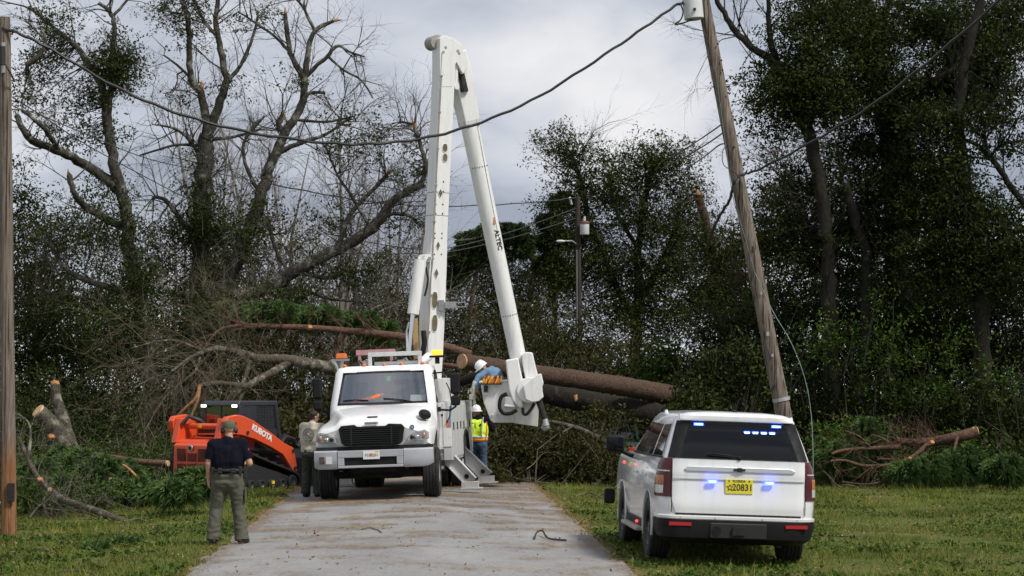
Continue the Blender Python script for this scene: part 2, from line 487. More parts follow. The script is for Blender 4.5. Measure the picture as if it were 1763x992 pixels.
rv, ry = [], np.concatenate([np.arange(-30, 20, 5.0), np.arange(20, 90, 0.35), np.arange(92, 170, 6)])
lat = [-1, -0.97, -0.8, -0.5, -0.2, 0, 0.2, 0.5, 0.8, 0.97, 1]
for y in ry:
    hl = 2.80 + 0.16 * mnoise.noise(Vector((0.7 * y, 0, 0))) + 0.09 * mnoise.noise(Vector((2.6 * y, 5, 0)))
    hr = 2.80 + 0.14 * mnoise.noise(Vector((0.6 * y, 9, 0))) + 0.09 * mnoise.noise(Vector((2.2 * y, 2, 0)))
    for t in lat:
        d = t * (hl if t < 0 else hr)
        x = road_x(y) + d
        z = -0.035 * abs(d)
        if abs(t) == 1: z -= 0.05
        rv.append((x, y, z))
n_ = len(lat)
rf = np.array([(i * n_ + j, i * n_ + j + 1, (i + 1) * n_ + j + 1, (i + 1) * n_ + j) for i in range(len(ry) - 1) for j in range(n_ - 1)])
o = np_mesh('road', np.array(rv), rf, M['road'], smooth=True)
tag(o, 'narrow pale grey asphalt road strewn with pine needles', None, None, 'structure')

def gz_np(x, y):
    dx = np.abs(x - (-0.18 - 0.038 * y))
    return -0.035 * np.where(dx < 5, dx, 5 + 1.5 * (1 - np.exp(-np.maximum(dx - 5, 0) / 1.5)))

# grass: blades and low weeds, denser and finer near the camera
def blades(n, x, y, h, w, lean, seed):
    g = np.random.default_rng(seed)
    a = g.uniform(0, 2 * np.pi, n)
    ux, uy = np.cos(a), np.sin(a)
    b = a + g.normal(1.57, 0.7, n)
    lx, ly = np.cos(b) * lean * h * g.uniform(0.2, 1.6, n), np.sin(b) * lean * h * g.uniform(0.2, 1.6, n)
    z = gz_np(x, y) - 0.01
    V = np.zeros((n, 3, 3))
    V[:, 0] = np.stack([x - ux * w, y - uy * w, z], 1)
    V[:, 1] = np.stack([x + ux * w, y + uy * w, z], 1)
    V[:, 2] = np.stack([x + lx, y + ly, z + h], 1)
    return V.reshape(-1, 3)
def noise2(x, y, s, seed=0.0):
    return np.array([mnoise.noise(Vector((a * s, b * s, seed))) for a, b in zip(x, y)])
g = np.random.default_rng(11)
def scatter(n, y0, y1, dmin=2.62, dmax=13.0, power=1.5):
    u = g.random(n)
    y = (y0 ** (1 - power) + u * (y1 ** (1 - power) - y0 ** (1 - power))) ** (1 / (1 - power))
    side = np.where(g.random(n) < 0.5, -1, 1)
    d = dmin + (dmax - dmin) * g.random(n) ** 1.1
    return road_x(0) - 0.038 * y + side * d, y
x, y = scatter(280000, 25, 62, 2.35, 14.0)
x2, y2 = scatter(110000, 42, 62, 2.35, 16.0, 1.05)
x, y = np.concatenate([x, x2]), np.concatenate([y, y2])
nz = noise2(x, y, 0.8, 2.0)
de = np.abs(x - (-0.18 - 0.038 * y)); edge = np.clip((de - 2.72 - 0.35 * noise2(x, y, 1.3, 9.0)) / 0.2, 0, 1)
keep = (g.random(len(x)) < 0.66 + 0.75 * nz) & (g.random(len(x)) < edge)
x, y, nz = x[keep], y[keep], nz[keep]
dist = np.abs(x - (-0.18 - 0.038 * y))
h = (0.035 + 0.06 * g.random(len(x)) + 0.10 * (g.random(len(x)) < 0.06)) * (1 + 0.8 * np.clip(nz, -0.6, 1)) * np.where(dist < 3.2, 0.75, 1)
V = blades(len(x), x, y, h, 0.004 + 0.004 * g.random(len(x)), 0.8, 5)
o = np_mesh('grass', V, np.arange(len(V)).reshape(-1, 3), M['grass_blade'])
tag(o, 'short yellowish green grass on both road verges', 'grass', None, 'stuff')
# low broad-leaved weeds and blown leaves lying in the grass
def leaf_quads(P, size, g, flat=0.0, aspect=0.45, fold=0.18):
    n = len(P)
    a = g.normal(size=(n, 3)); a[:, 2] *= (1 - flat)
    a /= np.linalg.norm(a, axis=1, keepdims=True) + 1e-9
    r_ = g.normal(size=(n, 3))
    if flat: r_ = r_ * (1 - flat) + np.array([0, 0, 1.0]) * flat * 3
    b = np.cross(a, r_); b /= np.linalg.norm(b, axis=1, keepdims=True) + 1e-9
    c = np.cross(a, b)
    s_ = (size * g.uniform(0.6, 1.35, n))[:, None]
    V = np.empty((n, 4, 3))
    V[:, 0] = P - a * s_ * 0.5
    V[:, 1] = P + b * s_ * aspect * 0.5 + c * s_ * fold
    V[:, 2] = P + a * s_ * 0.5
    V[:, 3] = P - b * s_ * aspect * 0.5 + c * s_ * fold
    return V.reshape(-1, 3)
def leaves_obj(name, P, size, seed, mat, parent=None, **k):
    V = leaf_quads(np.asarray(P, dtype=float), size, np.random.default_rng(seed), **k)
    return np_mesh(name, V, np.arange(len(V)).reshape(-1, 4), mat, parent)
x, y = scatter(95000, 25, 60, 2.8, 14.0)
nz = noise2(x, y, 0.55, 7.0) + 0.5 * noise2(x, y, 2.0, 3.0)
keep = nz > 0.02
x, y = x[keep], y[keep]
P = np.stack([x, y, gz_np(x, y) + g.uniform(0.01, 0.10, len(x)) ** 1.2], 1)
o = leaves_obj('weeds', P, 0.072, 8, M['weed_leaf'], flat=0.35, aspect=0.6)
tag(o, 'patches of darker broad-leaved weeds and blown leaves in the turf', 'weeds', None, 'stuff')
# pine needles and twigs strewn over the road, in drifts across it
n = 70000
y = 26 + (58 - 26) * g.random(n) ** 0.7
d = g.uniform(-2.9, 2.9, n)
x = road_x(0) - 0.038 * y + d
nz = np.array([mnoise.noise(Vector((a * 0.55, b * 1.1, 6.0))) + 0.5 * mnoise.noise(Vector((a * 1.7, b * 2.6, 1.0))) for a, b in zip(x, y)])
keep = (nz > 0.24 - 0.012 * (y - 26)) | (np.abs(d) > 2.55) & (nz > -0.35)
x, y = x[keep], y[keep]
n = len(x)
a = g.uniform(0, np.pi, n); ln = g.uniform(0.05, 0.13, n); w = 0.005
z = gz_np(x, y) + 0.006 + 0.02 * g.random(n)
V = np.zeros((n, 3, 3))
V[:, 0] = np.stack([x - np.cos(a) * ln - np.sin(a) * w, y - np.sin(a) * ln + np.cos(a) * w, z], 1)
V[:, 1] = np.stack([x - np.cos(a) * ln + np.sin(a) * w, y - np.sin(a) * ln - np.cos(a) * w, z], 1)
V[:, 2] = np.stack([x + np.cos(a) * ln, y + np.sin(a) * ln, z + 0.015 * g.random(n)], 1)
o = np_mesh('needle_litter', V.reshape(-1, 3), np.arange(3 * n).reshape(-1, 3), M['dead_needle'])
tag(o, 'drifts of brown pine needles lying across the asphalt', 'pine needles', None, 'stuff')
# brown fallen leaves and wood chips over turf and road
x, y = scatter(16000, 25, 58, 0.0, 11.0, 1.3)
nz = noise2(x, y, 0.5, 21.0)
de = np.abs(x - (-0.18 - 0.038 * y))
keep = (nz > -0.05) & ((de > 2.7) | (g.random(len(x)) < 0.10))
x, y = x[keep], y[keep]
P = np.stack([x, y, gz_np(x, y) + g.uniform(0.012, 0.06, len(x))], 1)
o = leaves_obj('leaf_litter', P, 0.055, 18, M['litter'], flat=0.6, aspect=0.55)
tag(o, 'brown fallen leaves and wood chips scattered over the verges', 'leaf litter', None, 'stuff')
# ------------------------------------------------------------------ trees
def rough_tube(mb, path, rad, n, rng, amp=0.08):
    """A tube with an uneven girth."""
    b = len(mb.v)
    mb.tube(path, rad, n)
    for i, q in enumerate(path):
        for j in range(n):
            v = Vector(mb.v[b + i * n + j]); c = Vector(q)
            k_ = 1 + amp * 2 * mnoise.noise(v * 2.2)
            mb.v[b + i * n + j] = tuple(c + (v - c) * k_)
def grow(mb, p, d, ln, r, lev, rng, skel=None, kids=4, gravity=0.0, spread=0.8, nseg=4, tips=None):
    """Branching twigs from p along d."""
    pts, rad = [p.copy()], [r]
    q, dd = p.copy(), d.normalized()
    for i in range(nseg):
        dd = (dd + Vector((rng.gauss(0, .22), rng.gauss(0, .22), rng.gauss(0, .22) + gravity))).normalized()
        q = q + dd * (ln / nseg)
        pts.append(q.copy()); rad.append(r * (1 - 0.8 * (i + 1) / nseg))
    mb.tube(pts, rad, 5 if r > 0.03 else 3, caps=False)
    if tips is not None: tips.append(q.copy())
    if skel is not None: skel.extend(pts)
    if lev <= 0: return
    for k_ in range(kids):
        t = rng.uniform(0.25, 1.0) * nseg
        i = min(int(t), nseg - 1)
        b = pts[i].lerp(pts[i + 1], t - i)
        a = (pts[i + 1] - pts[i]).normalized()
        u, w = frame_of(a)
        ang = rng.uniform(0, 2 * math.pi)
        nd_ = a + (u * math.cos(ang) + w * math.sin(ang)) * rng.uniform(0.5, 1.2) * spread
        grow(mb, b, nd_, ln * rng.uniform(0.4, 0.68), max(rad[i] * 0.55, 0.004), lev - 1, rng, skel, max(kids - (lev < 2), 2), gravity, spread, max(nseg - 1, 2), tips)

def blob_pts(c, r, n, g, per=26, sig=0.26, shell=0.5, fine=True):
    """Leaves in sprays: a few big clumps, each of several small ones. Returns the leaf points and the clump centres."""
    per = per * 2
    k = max(int(n / per), 1)
    u = g.normal(size=(k, 3)); u /= np.linalg.norm(u, axis=1, keepdims=True)
    cen = np.array(c) + u * (g.random((k, 1)) ** shell) * np.array(r)
    ns = 7
    def ball(m_, e):
        d = g.normal(size=(m_, 3)); d /= np.linalg.norm(d, axis=1, keepdims=True)
        return d * (g.random((m_, 1)) ** e)
    sub = np.repeat(cen, ns, 0) + ball(k * ns, 0.45) * sig * 2.2 * np.array([1.15, 1.15, 0.7]) * np.repeat(0.6 + 0.8 * g.random((k, 1)), ns, 0)
    idx = g.integers(0, k * ns, n)
    s_ = sig * 0.95 * (0.5 + 0.9 * g.random((k * ns, 1)))
    P_ = sub[idx] + ball(n, 0.5) * s_[idx] * np.array([1.15, 1.15, 0.75])
    return P_, np.concatenate([cen, sub[::3]])

def make_tree(name, label, Y, limbs, blobs=(), bark='oak_bark', leaf='oak_leaf', lsize=0.13, twigs=0, tw=(1.6, 2, 0.02), seed=1, group='trees felled or battered by the storm',
              cut=(), twig_mat=None, dens=1.0, sig=0.26, per=26, base=None, gravity=0.0, tw_span=(0.25, 1.0), aspect=0.45):
    rng = random.Random(seed); g = np.random.default_rng(seed)
    b0 = limbs[0][0][0]
    bp = at(b0[0], b0[1], Y)
    root = empty(name, (bp.x, bp.y, gz(bp.x, bp.y)))
    inv = Vector(root.location)
    wood = MB(); skel = []; tw_skel = []
    s_ = mpp(Y)
    for li, (pts, w0, w1) in enumerate(limbs):
        P3 = []
        for q in pts:
            yy = Y + (q[2] if len(q) > 2 else 0.0)
            P3.append(tuple(at(q[0], q[1], yy) - inv))
        if li == 0:
            P3 = [(P3[0][0] - 0.1 * (P3[1][0] - P3[0][0]), P3[0][1], -0.25)] + P3
        path = crom(P3, 5)
        nn = len(path)
        rad = [max((w0 + (w1 - w0) * (i / (nn - 1))) * s_ / 2, 0.006) for i in range(nn)]
        if li == 0: rad[0] *= 1.5; rad[1] *= 1.25; rad[2] *= 1.1
        for i in range(1, nn - 1):
            a_ = rad[i] * 0.16
            path[i] = path[i] + np.array([rng.gauss(0, a_), rng.gauss(0, a_), rng.gauss(0, a_ * 0.5)])
        V_ = [Vector(q) for q in path]
        rough_tube(wood, V_, rad, 10 if w0 > 18 else 7, rng)
        skel += V_
        tw_skel += [(V_[i], (V_[i + 1] - V_[i]).normalized(), rad[i]) for i in range(int(nn * tw_span[0]), min(int(nn * tw_span[1]), nn - 1))] 
    for k_ in range(twigs):
        p, d, r_ = rng.choice(tw_skel)
        u, w = frame_of(d)
        a = rng.uniform(0, 2 * math.pi)
        dd = d * 0.5 + (u * math.cos(a) + w * math.sin(a)) + Vector((0, 0, 0.35))
        grow(wood, p, dd, tw[0] * rng.uniform(0.5, 1.3), min(tw[2], r_ * 0.7) * rng.uniform(0.6, 1.2), tw[1], rng, None, 4, gravity)
    sk = np.array([tuple(q) for q in skel])
    allp = []
    for bl in blobs:
        cx, cy, rx, ry, n = bl[:5]
        dy = bl[5] if len(bl) > 5 else 0.0
        c = at(cx, cy, Y + dy) - inv
        r_ = (rx * s_, max(rx * s_ * 0.8, 0.6), ry * s_)
        P_, cen = blob_pts(tuple(c), r_, int(n * dens), g, per=per, sig=sig)
        allp.append(P_)
        for q in cen[::3]:
            dd = np.linalg.norm(sk - q, axis=1)
            i = int(np.argsort(dd)[min(rng.randint(0, 5), len(dd) - 1)])
            if dd[i] > 6: continue
            a, b = Vector(sk[i]), Vector(q)
            mid = a.lerp(b, 0.5) + Vector((rng.gauss(0, .1), rng.gauss(0, .1), -0.06 * dd[i] + rng.gauss(0, .08)))
            wood.tube([a, a.lerp(mid, .5) + Vector((rng.gauss(0, .05), rng.gauss(0, .05), 0.02)), mid, b], [0.012 + 0.006 * dd[i], 0.012 + 0.004 * dd[i], 0.012, 0.005], 4, caps=False)
    wood.build('trunk', M[bark], root, smooth=60, fixn=False)
    for (cx, cy, r_px, dx_, dz_, dyy) in cut:
        c = at(cx, cy, Y) - inv
        mb = MB()
        ax = Vector((dx_, dyy, dz_)).normalized()
        r_px *= 0.72
        prof = [(-0.10, r_px * s_ * 0.95), (0.0, r_px * s_ * 1.02), (0.05, r_px * s_ * 0.75), (0.12, r_px * s_ * 0.35), (0.18, r_px * s_ * 0.05)]
        mb.lathe(c, ax, prof, 9)
        for i in range(len(mb.v)):
            v = Vector(mb.v[i]); k_ = 0.35 * r_px * s_
            mb.v[i] = tuple(v + ax * k_ * 2 * mnoise.noise(v * 9))
        mb.build('broken_end', M['torn_wood'], root)
    if allp:
        leaves_obj('crown', np.concatenate(allp), lsize, seed + 50, M[leaf], root, aspect=aspect)
    tag(root, label, 'tree', group)
    return root

# left side, behind the loader
make_tree('oak_tree', 'tall leaning oak left of the twin-stemmed oak, leafy clump round its upper trunk', 66, [
    ([(262, 700), (252, 620), (240, 520), (230, 454), (217, 373), (197, 282), (184, 212), (176, 151), (156, 116), (130, 80), (101, 55), (50, 12)], 34, 5),
    ([(186, 215), (190, 160), (194, 101), (197, 45), (190, 22), (170, 5)], 13, 6),
    ([(193, 30), (215, 5), (232, -15)], 6, 3),
    ([(200, 325), (185, 310), (151, 287), (106, 262, -1), (65, 247, -1.5), (45, 232, -2), (28, 198, -2)], 20, 10),
    ([(106, 262, -1), (70, 215, -2), (38, 190, -2)], 10, 6),
    ([(222, 395), (202, 388), (151, 358, -.5), (130, 335, -1), (120, 302, -1)], 15, 10),
    ([(238, 520), (205, 500), (166, 489), (121, 469), (96, 439), (80, 400)], 15, 6),
    ([(45, 112, -2), (68, 95, -2), (78, 70, -2), (70, 48, -2)], 10, 4),
    ([(250, 590), (215, 560), (180, 520), (165, 495)], 14, 7),
    ], [(198, 110, 24, 60, 1500), (205, 130, 38, 26, 500), (150, 170, 55, 26, 520), (80, 40, 40, 28, 420), (55, 120, 30, 50, 420), (170, 235, 45, 30, 330), (185, 330, 30, 60, 420),
        (240, 480, 26, 60, 900, -.6), (225, 400, 22, 50, 500, -.4), (210, 560, 60, 50, 1300, -1), (100, 220, 45, 22, 260), (60, 170, 35, 25, 260), (150, 400, 70, 45, 700), (85, 90, 30, 25, 300)],
    lsize=0.10, dens=2.3, twigs=60, tw=(1.7, 2, 0.028), seed=21, cut=[(119, 302, 6, -.2, 1, 0)], sig=0.3)
make_tree('oak_tree', 'twin-stemmed bare-topped oak standing left of the white boom, forked high up', 68, [
    ([(338, 700), (338, 640), (342, 560), (346, 480), (348, 400), (350, 300), (357, 235)], 42, 28),
    ([(356, 240), (352, 190), (345, 160), (330, 136), (326, 71), (322, 25), (308, -10)], 17, 7),
    ([(330, 136), (305, 112), (282, 95)], 6, 2.5),
    ([(358, 235), (373, 191), (388, 146), (380, 86), (371, 35), (378, -10)], 18, 7),
    ([(388, 146), (405, 125), (418, 106), (438, 55), (445, 20)], 8, 4),
    ([(371, 60), (350, 35), (335, 0)], 7, 4),
    ([(347, 275), (325, 240), (300, 222), (270, 215)], 8, 3),
    ([(352, 240), (340, 250), (300, 250), (240, 268)], 8, 3),
    ([(360, 240), (400, 236), (450, 222)], 8, 4),
    ([(347, 420), (320, 390), (285, 345), (262, 340)], 13, 5),
    ], [(300, 20, 55, 32, 420), (335, 55, 38, 30, 240), (345, 300, 32, 50, 420), (290, 410, 55, 55, 750), (390, 400, 55, 50, 800), (350, 480, 80, 60, 1500), (345, 380, 26, 60, 900, -.7), (340, 550, 40, 60, 1500, -.9), (320, 170, 22, 24, 100), (390, 150, 24, 24, 80)],
    lsize=0.10, dens=2.3, twigs=95, tw=(1.7, 2, 0.026), seed=22, cut=[(347, 148, 5, 0, 1, 0), (374, 30, 4, 0.1, 1, 0)], sig=0.3)
make_tree('oak_tree', 'storm-broken oak leaning right toward the boom, orange splintered ends high up', 65, [
    ([(345, 700), (352, 620), (372, 540), (396, 480), (412, 436), (448, 339), (467, 284), (491, 230), (518, 182), (524, 139), (500, 91), (491, 24)], 34, 7),
    ([(524, 142), (530, 91), (542, 54), (575, 36)], 12, 6),
    ([(527, 132), (563, 97), (581, 79), (603, 90), (628, 98)], 8, 3),
    ([(565, 97), (590, 120), (622, 138), (642, 169)], 5, 3),
    ([(542, 54), (520, 10), (500, -10)], 6, 4),
    ([(500, 91), (470, 60), (440, 40), (410, 20)], 6, 3),
    ([(520, 175), (535, 160), (560, 160)], 7, 5),
    ([(491, 235), (480, 215), (487, 200)], 13, 9),
    ([(505, 205), (560, 210), (612, 200)], 6, 3),
    ([(480, 262), (520, 245), (560, 232), (600, 205)], 10, 4),
    ([(450, 335), (425, 290), (420, 245), (455, 200)], 8, 4),
    ([(460, 375), (475, 430), (500, 475)], 9, 4),
    ], [(460, 350, 40, 50, 320), (425, 30, 45, 25, 150), (520, 155, 26, 40, 120), (600, 205, 30, 20, 120), (400, 470, 60, 50, 900), (430, 400, 36, 50, 700, -.6), (380, 540, 50, 50, 1300, -.8)],
    lsize=0.10, dens=1.8, twigs=120, tw=(1.5, 2, 0.024), seed=23, cut=[(487, 200, 6, 0, 1, -0.2), (580, 35, 4, 1, .1, 0), (491, 22, 4, 0, 1, 0), (529, 128, 4, .2, 1, 0)])
make_tree('oak_tree', 'long arching oak limb with a broken upturned tip left of the lower boom', 62, [
    ([(318, 700), (330, 620), (352, 560), (400, 517), (460, 496), (521, 460), (581, 430), (642, 393), (672, 351), (700, 330), (727, 318)], 34, 12),
    ([(725, 320), (733, 290), (728, 262), (715, 225), (712, 215), (687, 209)], 10, 4),
    ([(521, 470), (560, 478), (600, 470), (650, 462)], 9, 4),
    ([(585, 428), (590, 400), (610, 360), (650, 320), (668, 298)], 11, 5),
    ([(642, 393), (670, 370), (705, 372), (725, 392)], 9, 4),
    ([(460, 496), (520, 500), (570, 515), (640, 520)], 9, 3),
    ([(640, 395), (600, 330), (580, 300), (560, 250)], 7, 3),
    ], [(640, 250, 60, 50, 380), (715, 290, 22, 60, 330), (690, 390, 40, 30, 200), (560, 380, 70, 50, 350), (630, 480, 60, 40, 500), (470, 520, 70, 30, 900, -.6), (380, 545, 50, 40, 1100, -.8), (330, 620, 50, 50, 1300, -.8), (560, 470, 50, 26, 350), (590, 250, 30, 40, 150)],
    lsize=0.10, dens=1.7, twigs=210, tw=(1.3, 2, 0.020), seed=24, cut=[(714, 216, 5, -.4, 1, 0), (669, 297, 5, .8, .6, 0)])

# right side
make_tree('oak_tree', 'massive dark oak with a thick forked trunk behind the leaning pole', 63, [
    ([(1548, 720), (1548, 600), (1547, 500), (1543, 439), (1536, 328), (1528, 242), (1523, 192), (1510, 100), (1503, 50), (1486, -20)], 52, 24),
    ([(1560, 430), (1568, 370), (1562, 300), (1555, 240), (1545, 190)], 30, 18),
    ([(1540, 200), (1573, 146, -1), (1614, 136, -2), (1670, 100, -2)], 18, 8),
    ([(1510, 110), (1518, 50), (1533, -15)], 20, 14),
    ([(1490, 450), (1520, 410), (1536, 375)], 17, 15),
    ([(1523, 190), (1490, 130), (1460, 70), (1440, 10)], 14, 8),
    ], [(1500, 60, 60, 60, 2600, -1), (1510, 150, 65, 60, 2900, -1.5), (1560, 190, 50, 60, 1800), (1490, 240, 45, 40, 900), (1450, 20, 55, 45, 1500), (1530, 330, 50, 60, 900, 1.5),
        (1640, 50, 70, 60, 2900, -1), (1700, 110, 80, 75, 4200, -1.5), (1640, 160, 60, 45, 1700, -1), (1745, 20, 60, 60, 2200, -1), (1600, 60, 30, 40, 700), (1575, 270, 45, 60, 1300, -1), (1500, 330, 40, 60, 900, -.8), (1480, 400, 50, 60, 1100, -.5), (1570, 380, 40, 60, 900, -.8)],
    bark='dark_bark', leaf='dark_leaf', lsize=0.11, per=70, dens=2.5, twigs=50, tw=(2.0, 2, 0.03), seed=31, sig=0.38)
make_tree('oak_tree', 'dark oak just right of the leaning pole with a bare limb reaching up left', 61, [
    ([(1432, 720), (1430, 600), (1428, 500), (1425, 429), (1417, 353), (1402, 262), (1387, 222), (1357, 151), (1326, 96)], 28, 20),
    ([(1335, 115), (1316, 96), (1290, 78), (1262, 48), (1236, 5), (1228, -20)], 15, 8),
    ([(1345, 120), (1328, 76), (1324, 40), (1322, -15)], 12, 8),
    ([(1300, 85), (1275, 45), (1262, 0)], 4, 2),
    ([(1390, 230), (1400, 150), (1395, 60), (1400, -10)], 14, 8),
    ([(1490, 700), (1490, 520), (1493, 449), (1475, 385), (1463, 345), (1458, 318)], 19, 15),
    ], [(1395, 110, 60, 65, 2700, -.5), (1355, 165, 55, 45, 1700, -.5), (1320, 140, 40, 18, 420), (1430, 170, 50, 50, 1700), (1400, 30, 60, 50, 1500), (1340, 215, 40, 30, 420),
        (1420, 320, 50, 50, 700, 1), (1370, 330, 45, 55, 700, 1), (1345, 420, 60, 70, 1500, 1), (1440, 430, 70, 60, 1500, 1)],
    bark='dark_bark', leaf='dark_leaf', lsize=0.11, per=70, dens=2.5, twigs=40, tw=(1.8, 2, 0.026), seed=32, sig=0.38)
make_tree('oak_tree', 'tall leafy oak at the right edge of the picture with a pale bare side limb', 60, [
    ([(1690, 720), (1692, 600), (1690, 500), (1680, 400), (1660, 300), (1650, 200), (1665, 100), (1690, 0)], 34, 16),
    ([(1820, 420), (1762, 350), (1730, 305), (1705, 272), (1685, 252), (1660, 240)], 14, 6),
    ([(1705, 270), (1725, 250), (1770, 240)], 6, 3),
    ([(1700, 265), (1695, 220), (1710, 170)], 7, 4),
    ], [(1620, 300, 48, 60, 1900), (1650, 370, 60, 60, 2500), (1710, 430, 70, 70, 3000), (1640, 450, 60, 60, 2300), (1750, 380, 30, 60, 700), (1620, 210, 40, 45, 1100), (1580, 420, 40, 60, 1100),
        (1745, 230, 40, 60, 500), (1780, 480, 50, 60, 1000), (1690, 200, 40, 40, 500)],
    bark='dark_bark', leaf='dark_leaf', lsize=0.11, per=70, dens=2.5, twigs=60, tw=(1.8, 2, 0.026), seed=33, sig=0.38)
make_tree('oak_tree', 'slim olive-leaved tree filling the gap between the dark oak trunks', 72, [
    ([(1400, 700), (1405, 560), (1440, 430), (1450, 330), (1440, 240)], 14, 6),
    ([(1430, 450), (1380, 360), (1350, 280)], 10, 4),
    ([(1445, 400), (1490, 340), (1500, 290)], 8, 4),
    ], [(1330, 270, 35, 40, 420), (1350, 340, 50, 50, 900), (1450, 260, 60, 50, 700), (1400, 390, 80, 50, 1500), (1490, 400, 60, 60, 1100), (1310, 420, 50, 50, 1100), (1590, 480, 90, 60, 1500)],
    bark='grey_twig', leaf='olive_leaf', lsize=0.11, dens=2.0, twigs=90, tw=(2.0, 2, 0.022), seed=34, sig=0.36)

# centre, far behind the truck
make_tree('live_oak_tree', 'broad dark live oak behind the far utility pole', 90, [
    ([(1095, 720), (1095, 600), (1098, 500), (1100, 420), (1110, 340), (1130, 270)], 26, 8),
    ([(1095, 560), (1050, 470), (1015, 380), (1000, 310), (982, 260)], 14, 5),
    ([(1098, 520), (1150, 430), (1170, 350)], 14, 6),
    ([(1100, 430), (1060, 360), (1050, 300)], 9, 4),
    ], [(965, 245, 26, 22, 900), (985, 275, 24, 24, 700), (1000, 325, 36, 34, 1000), (1060, 300, 42, 38, 1600), (1125, 285, 52, 42, 2200), (1165, 265, 24, 22, 600), (1175, 325, 34, 36, 1200), (1080, 360, 66, 44, 2600),
        (1150, 390, 60, 46, 2600), (990, 390, 42, 50, 1700), (1040, 440, 60, 50, 2600), (1110, 470, 70, 56, 3400), (1180, 460, 50, 56, 2400), (980, 480, 46, 56, 2200), (1060, 540, 80, 50, 3400), (1160, 550, 70, 50, 2900), (950, 350, 22, 30, 420)],
    bark='dark_bark', leaf='oak_leaf', lsize=0.12, dens=1.75, per=40, twigs=60, tw=(2.4, 2, 0.03), seed=41, sig=0.42)
make_tree('snapped_tree', 'snapped leaning trunk wrapped in leaves right of the far live oak', 84, [
    ([(1248, 700), (1242, 560), (1232, 470), (1220, 410), (1210, 365), (1202, 335)], 20, 15),
    ([(1230, 470), (1255, 430), (1265, 390)], 7, 3),
    ], [(1215, 420, 34, 50, 900), (1245, 440, 32, 40, 700), (1260, 480, 44, 50, 1400), (1215, 520, 52, 60, 2200), (1280, 430, 26, 34, 400), (1290, 540, 60, 60, 1700), (1190, 360, 20, 30, 250)],
    bark='pine_bark', leaf='oak_leaf', lsize=0.13, dens=2.0, twigs=20, tw=(1.6, 2, 0.02), seed=42, sig=0.34, cut=[(1202, 333, 7, -.2, 1, 0)])

def needle_tufts(C, D, n_per, ln, w, g, spread=0.75):
    """Tufts of long needles: centre C, pointing along D; every needle is one thin triangle."""
    k = len(C)
    C = np.repeat(C, n_per, 0); D = np.repeat(D, n_per, 0)
    n = len(C)
    d = D + g.normal(size=(n, 3)) * spread
    d /= np.linalg.norm(d, axis=1, keepdims=True)
    l_ = (ln * g.uniform(0.7, 1.15, n))[:, None]
    b = np.cross(d, g.normal(size=(n, 3))); b /= np.linalg.norm(b, axis=1, keepdims=True)
    droop = np.zeros((n, 3)); droop[:, 2] = -0.30 * l_[:, 0]
    V = np.empty((n, 4, 3))
    V[:, 0] = C - b * w; V[:, 1] = C + b * w
    mid = C + d * l_ * 0.6
    V[:, 2] = C + d * l_ + droop
    V[:, 3] = mid - b * w * 1.2
    V[:, 2], V[:, 3] = V[:, 2].copy(), V[:, 3].copy()
    return V.reshape(-1, 3)
def tufts_obj(name, C, D, n_per, ln, w, seed, mat, parent=None):
    V = needle_tufts(np.asarray(C, float), np.asarray(D, float), n_per, ln, w, np.random.default_rng(seed))
    return np_mesh(name, V, np.arange(len(V)).reshape(-1, 4), mat, parent)

def make_pine(name, label, Y, trunk, w0, w1, branches, blobs, seed, ln=0.28, mat='far_needle'):
    rng = random.Random(seed); g = np.random.default_rng(seed)
    bp = at(trunk[0][0], trunk[0][1], Y); s_ = mpp(Y)
    root = empty(name, (bp.x, bp.y, gz(bp.x, bp.y))); inv = Vector(root.location)
    wood = MB()
    P3 = [tuple(at(q[0], q[1], Y) - inv) for q in trunk]
    P3 = [(P3[0][0], P3[0][1], -0.2)] + P3
    path = [Vector(q) for q in crom(P3, 4)]
    rough_tube(wood, path, [(w0 + (w1 - w0) * i / (len(path) - 1)) * s_ / 2 for i in range(len(path))], 8, rng)
    for pts in branches:
        q = [Vector(v) for v in crom([tuple(at(a[0], a[1], Y + (a[2] if len(a) > 2 else 0)) - inv) for a in pts], 4)]
        wood.tube(q, [0.05 - 0.04 * i / (len(q) - 1) for i in range(len(q))], 5, caps=False)
    Cs, Ds = [], []
    for (cx, cy, rx, ry, n) in blobs:
        c = at(cx, cy, Y) - inv
        u = g.normal(size=(n, 3)); u /= np.linalg.norm(u, axis=1, keepdims=True)
        P_ = np.array(tuple(c)) + u * g.random((n, 1)) ** 0.5 * np.array([rx * s_, rx * s_ * 0.8, ry * s_])
        Cs.append(P_); Ds.append(u * 0.6 + np.array([0, 0, 0.7]))
        for q in P_[::3]:
            e_ = np.array(tuple(c)) + np.array([0, 0, -ry * s_ * 0.7])
            wood.tube([Vector(e_), Vector((e_ + q) / 2) + Vector((0, 0, -0.08)), Vector(q)], [0.025, 0.016, 0.008], 3, caps=False)
    wood.build('trunk', M['pine_bark'], root, smooth=60, fixn=False)
    tufts_obj('crown', np.concatenate(Cs), np.concatenate(Ds), 40, ln, 0.011, seed + 9, M[mat], root)
    return tag(root, label, 'tree', 'trees felled or battered by the storm')
make_pine('pine_tree', 'tall pine with a tufted flat crown seen between the two booms', 86,
    [(800, 700), (804, 600), (812, 520), (824, 450), (838, 400)], 10, 5,
    [[(828, 440), (860, 420), (890, 412)], [(822, 460), (870, 455), (905, 435)], [(832, 420), (810, 412), (795, 408)], [(818, 490), (790, 470), (776, 470)]],
    [(865, 400, 40, 13, 150), (845, 412, 30, 15, 130), (890, 412, 22, 9, 60), (815, 415, 26, 13, 100), (900, 434, 16, 6, 34), (850, 440, 26, 10, 60), (800, 445, 26, 14, 100), (780, 480, 22, 14, 70)], 51, ln=0.34)
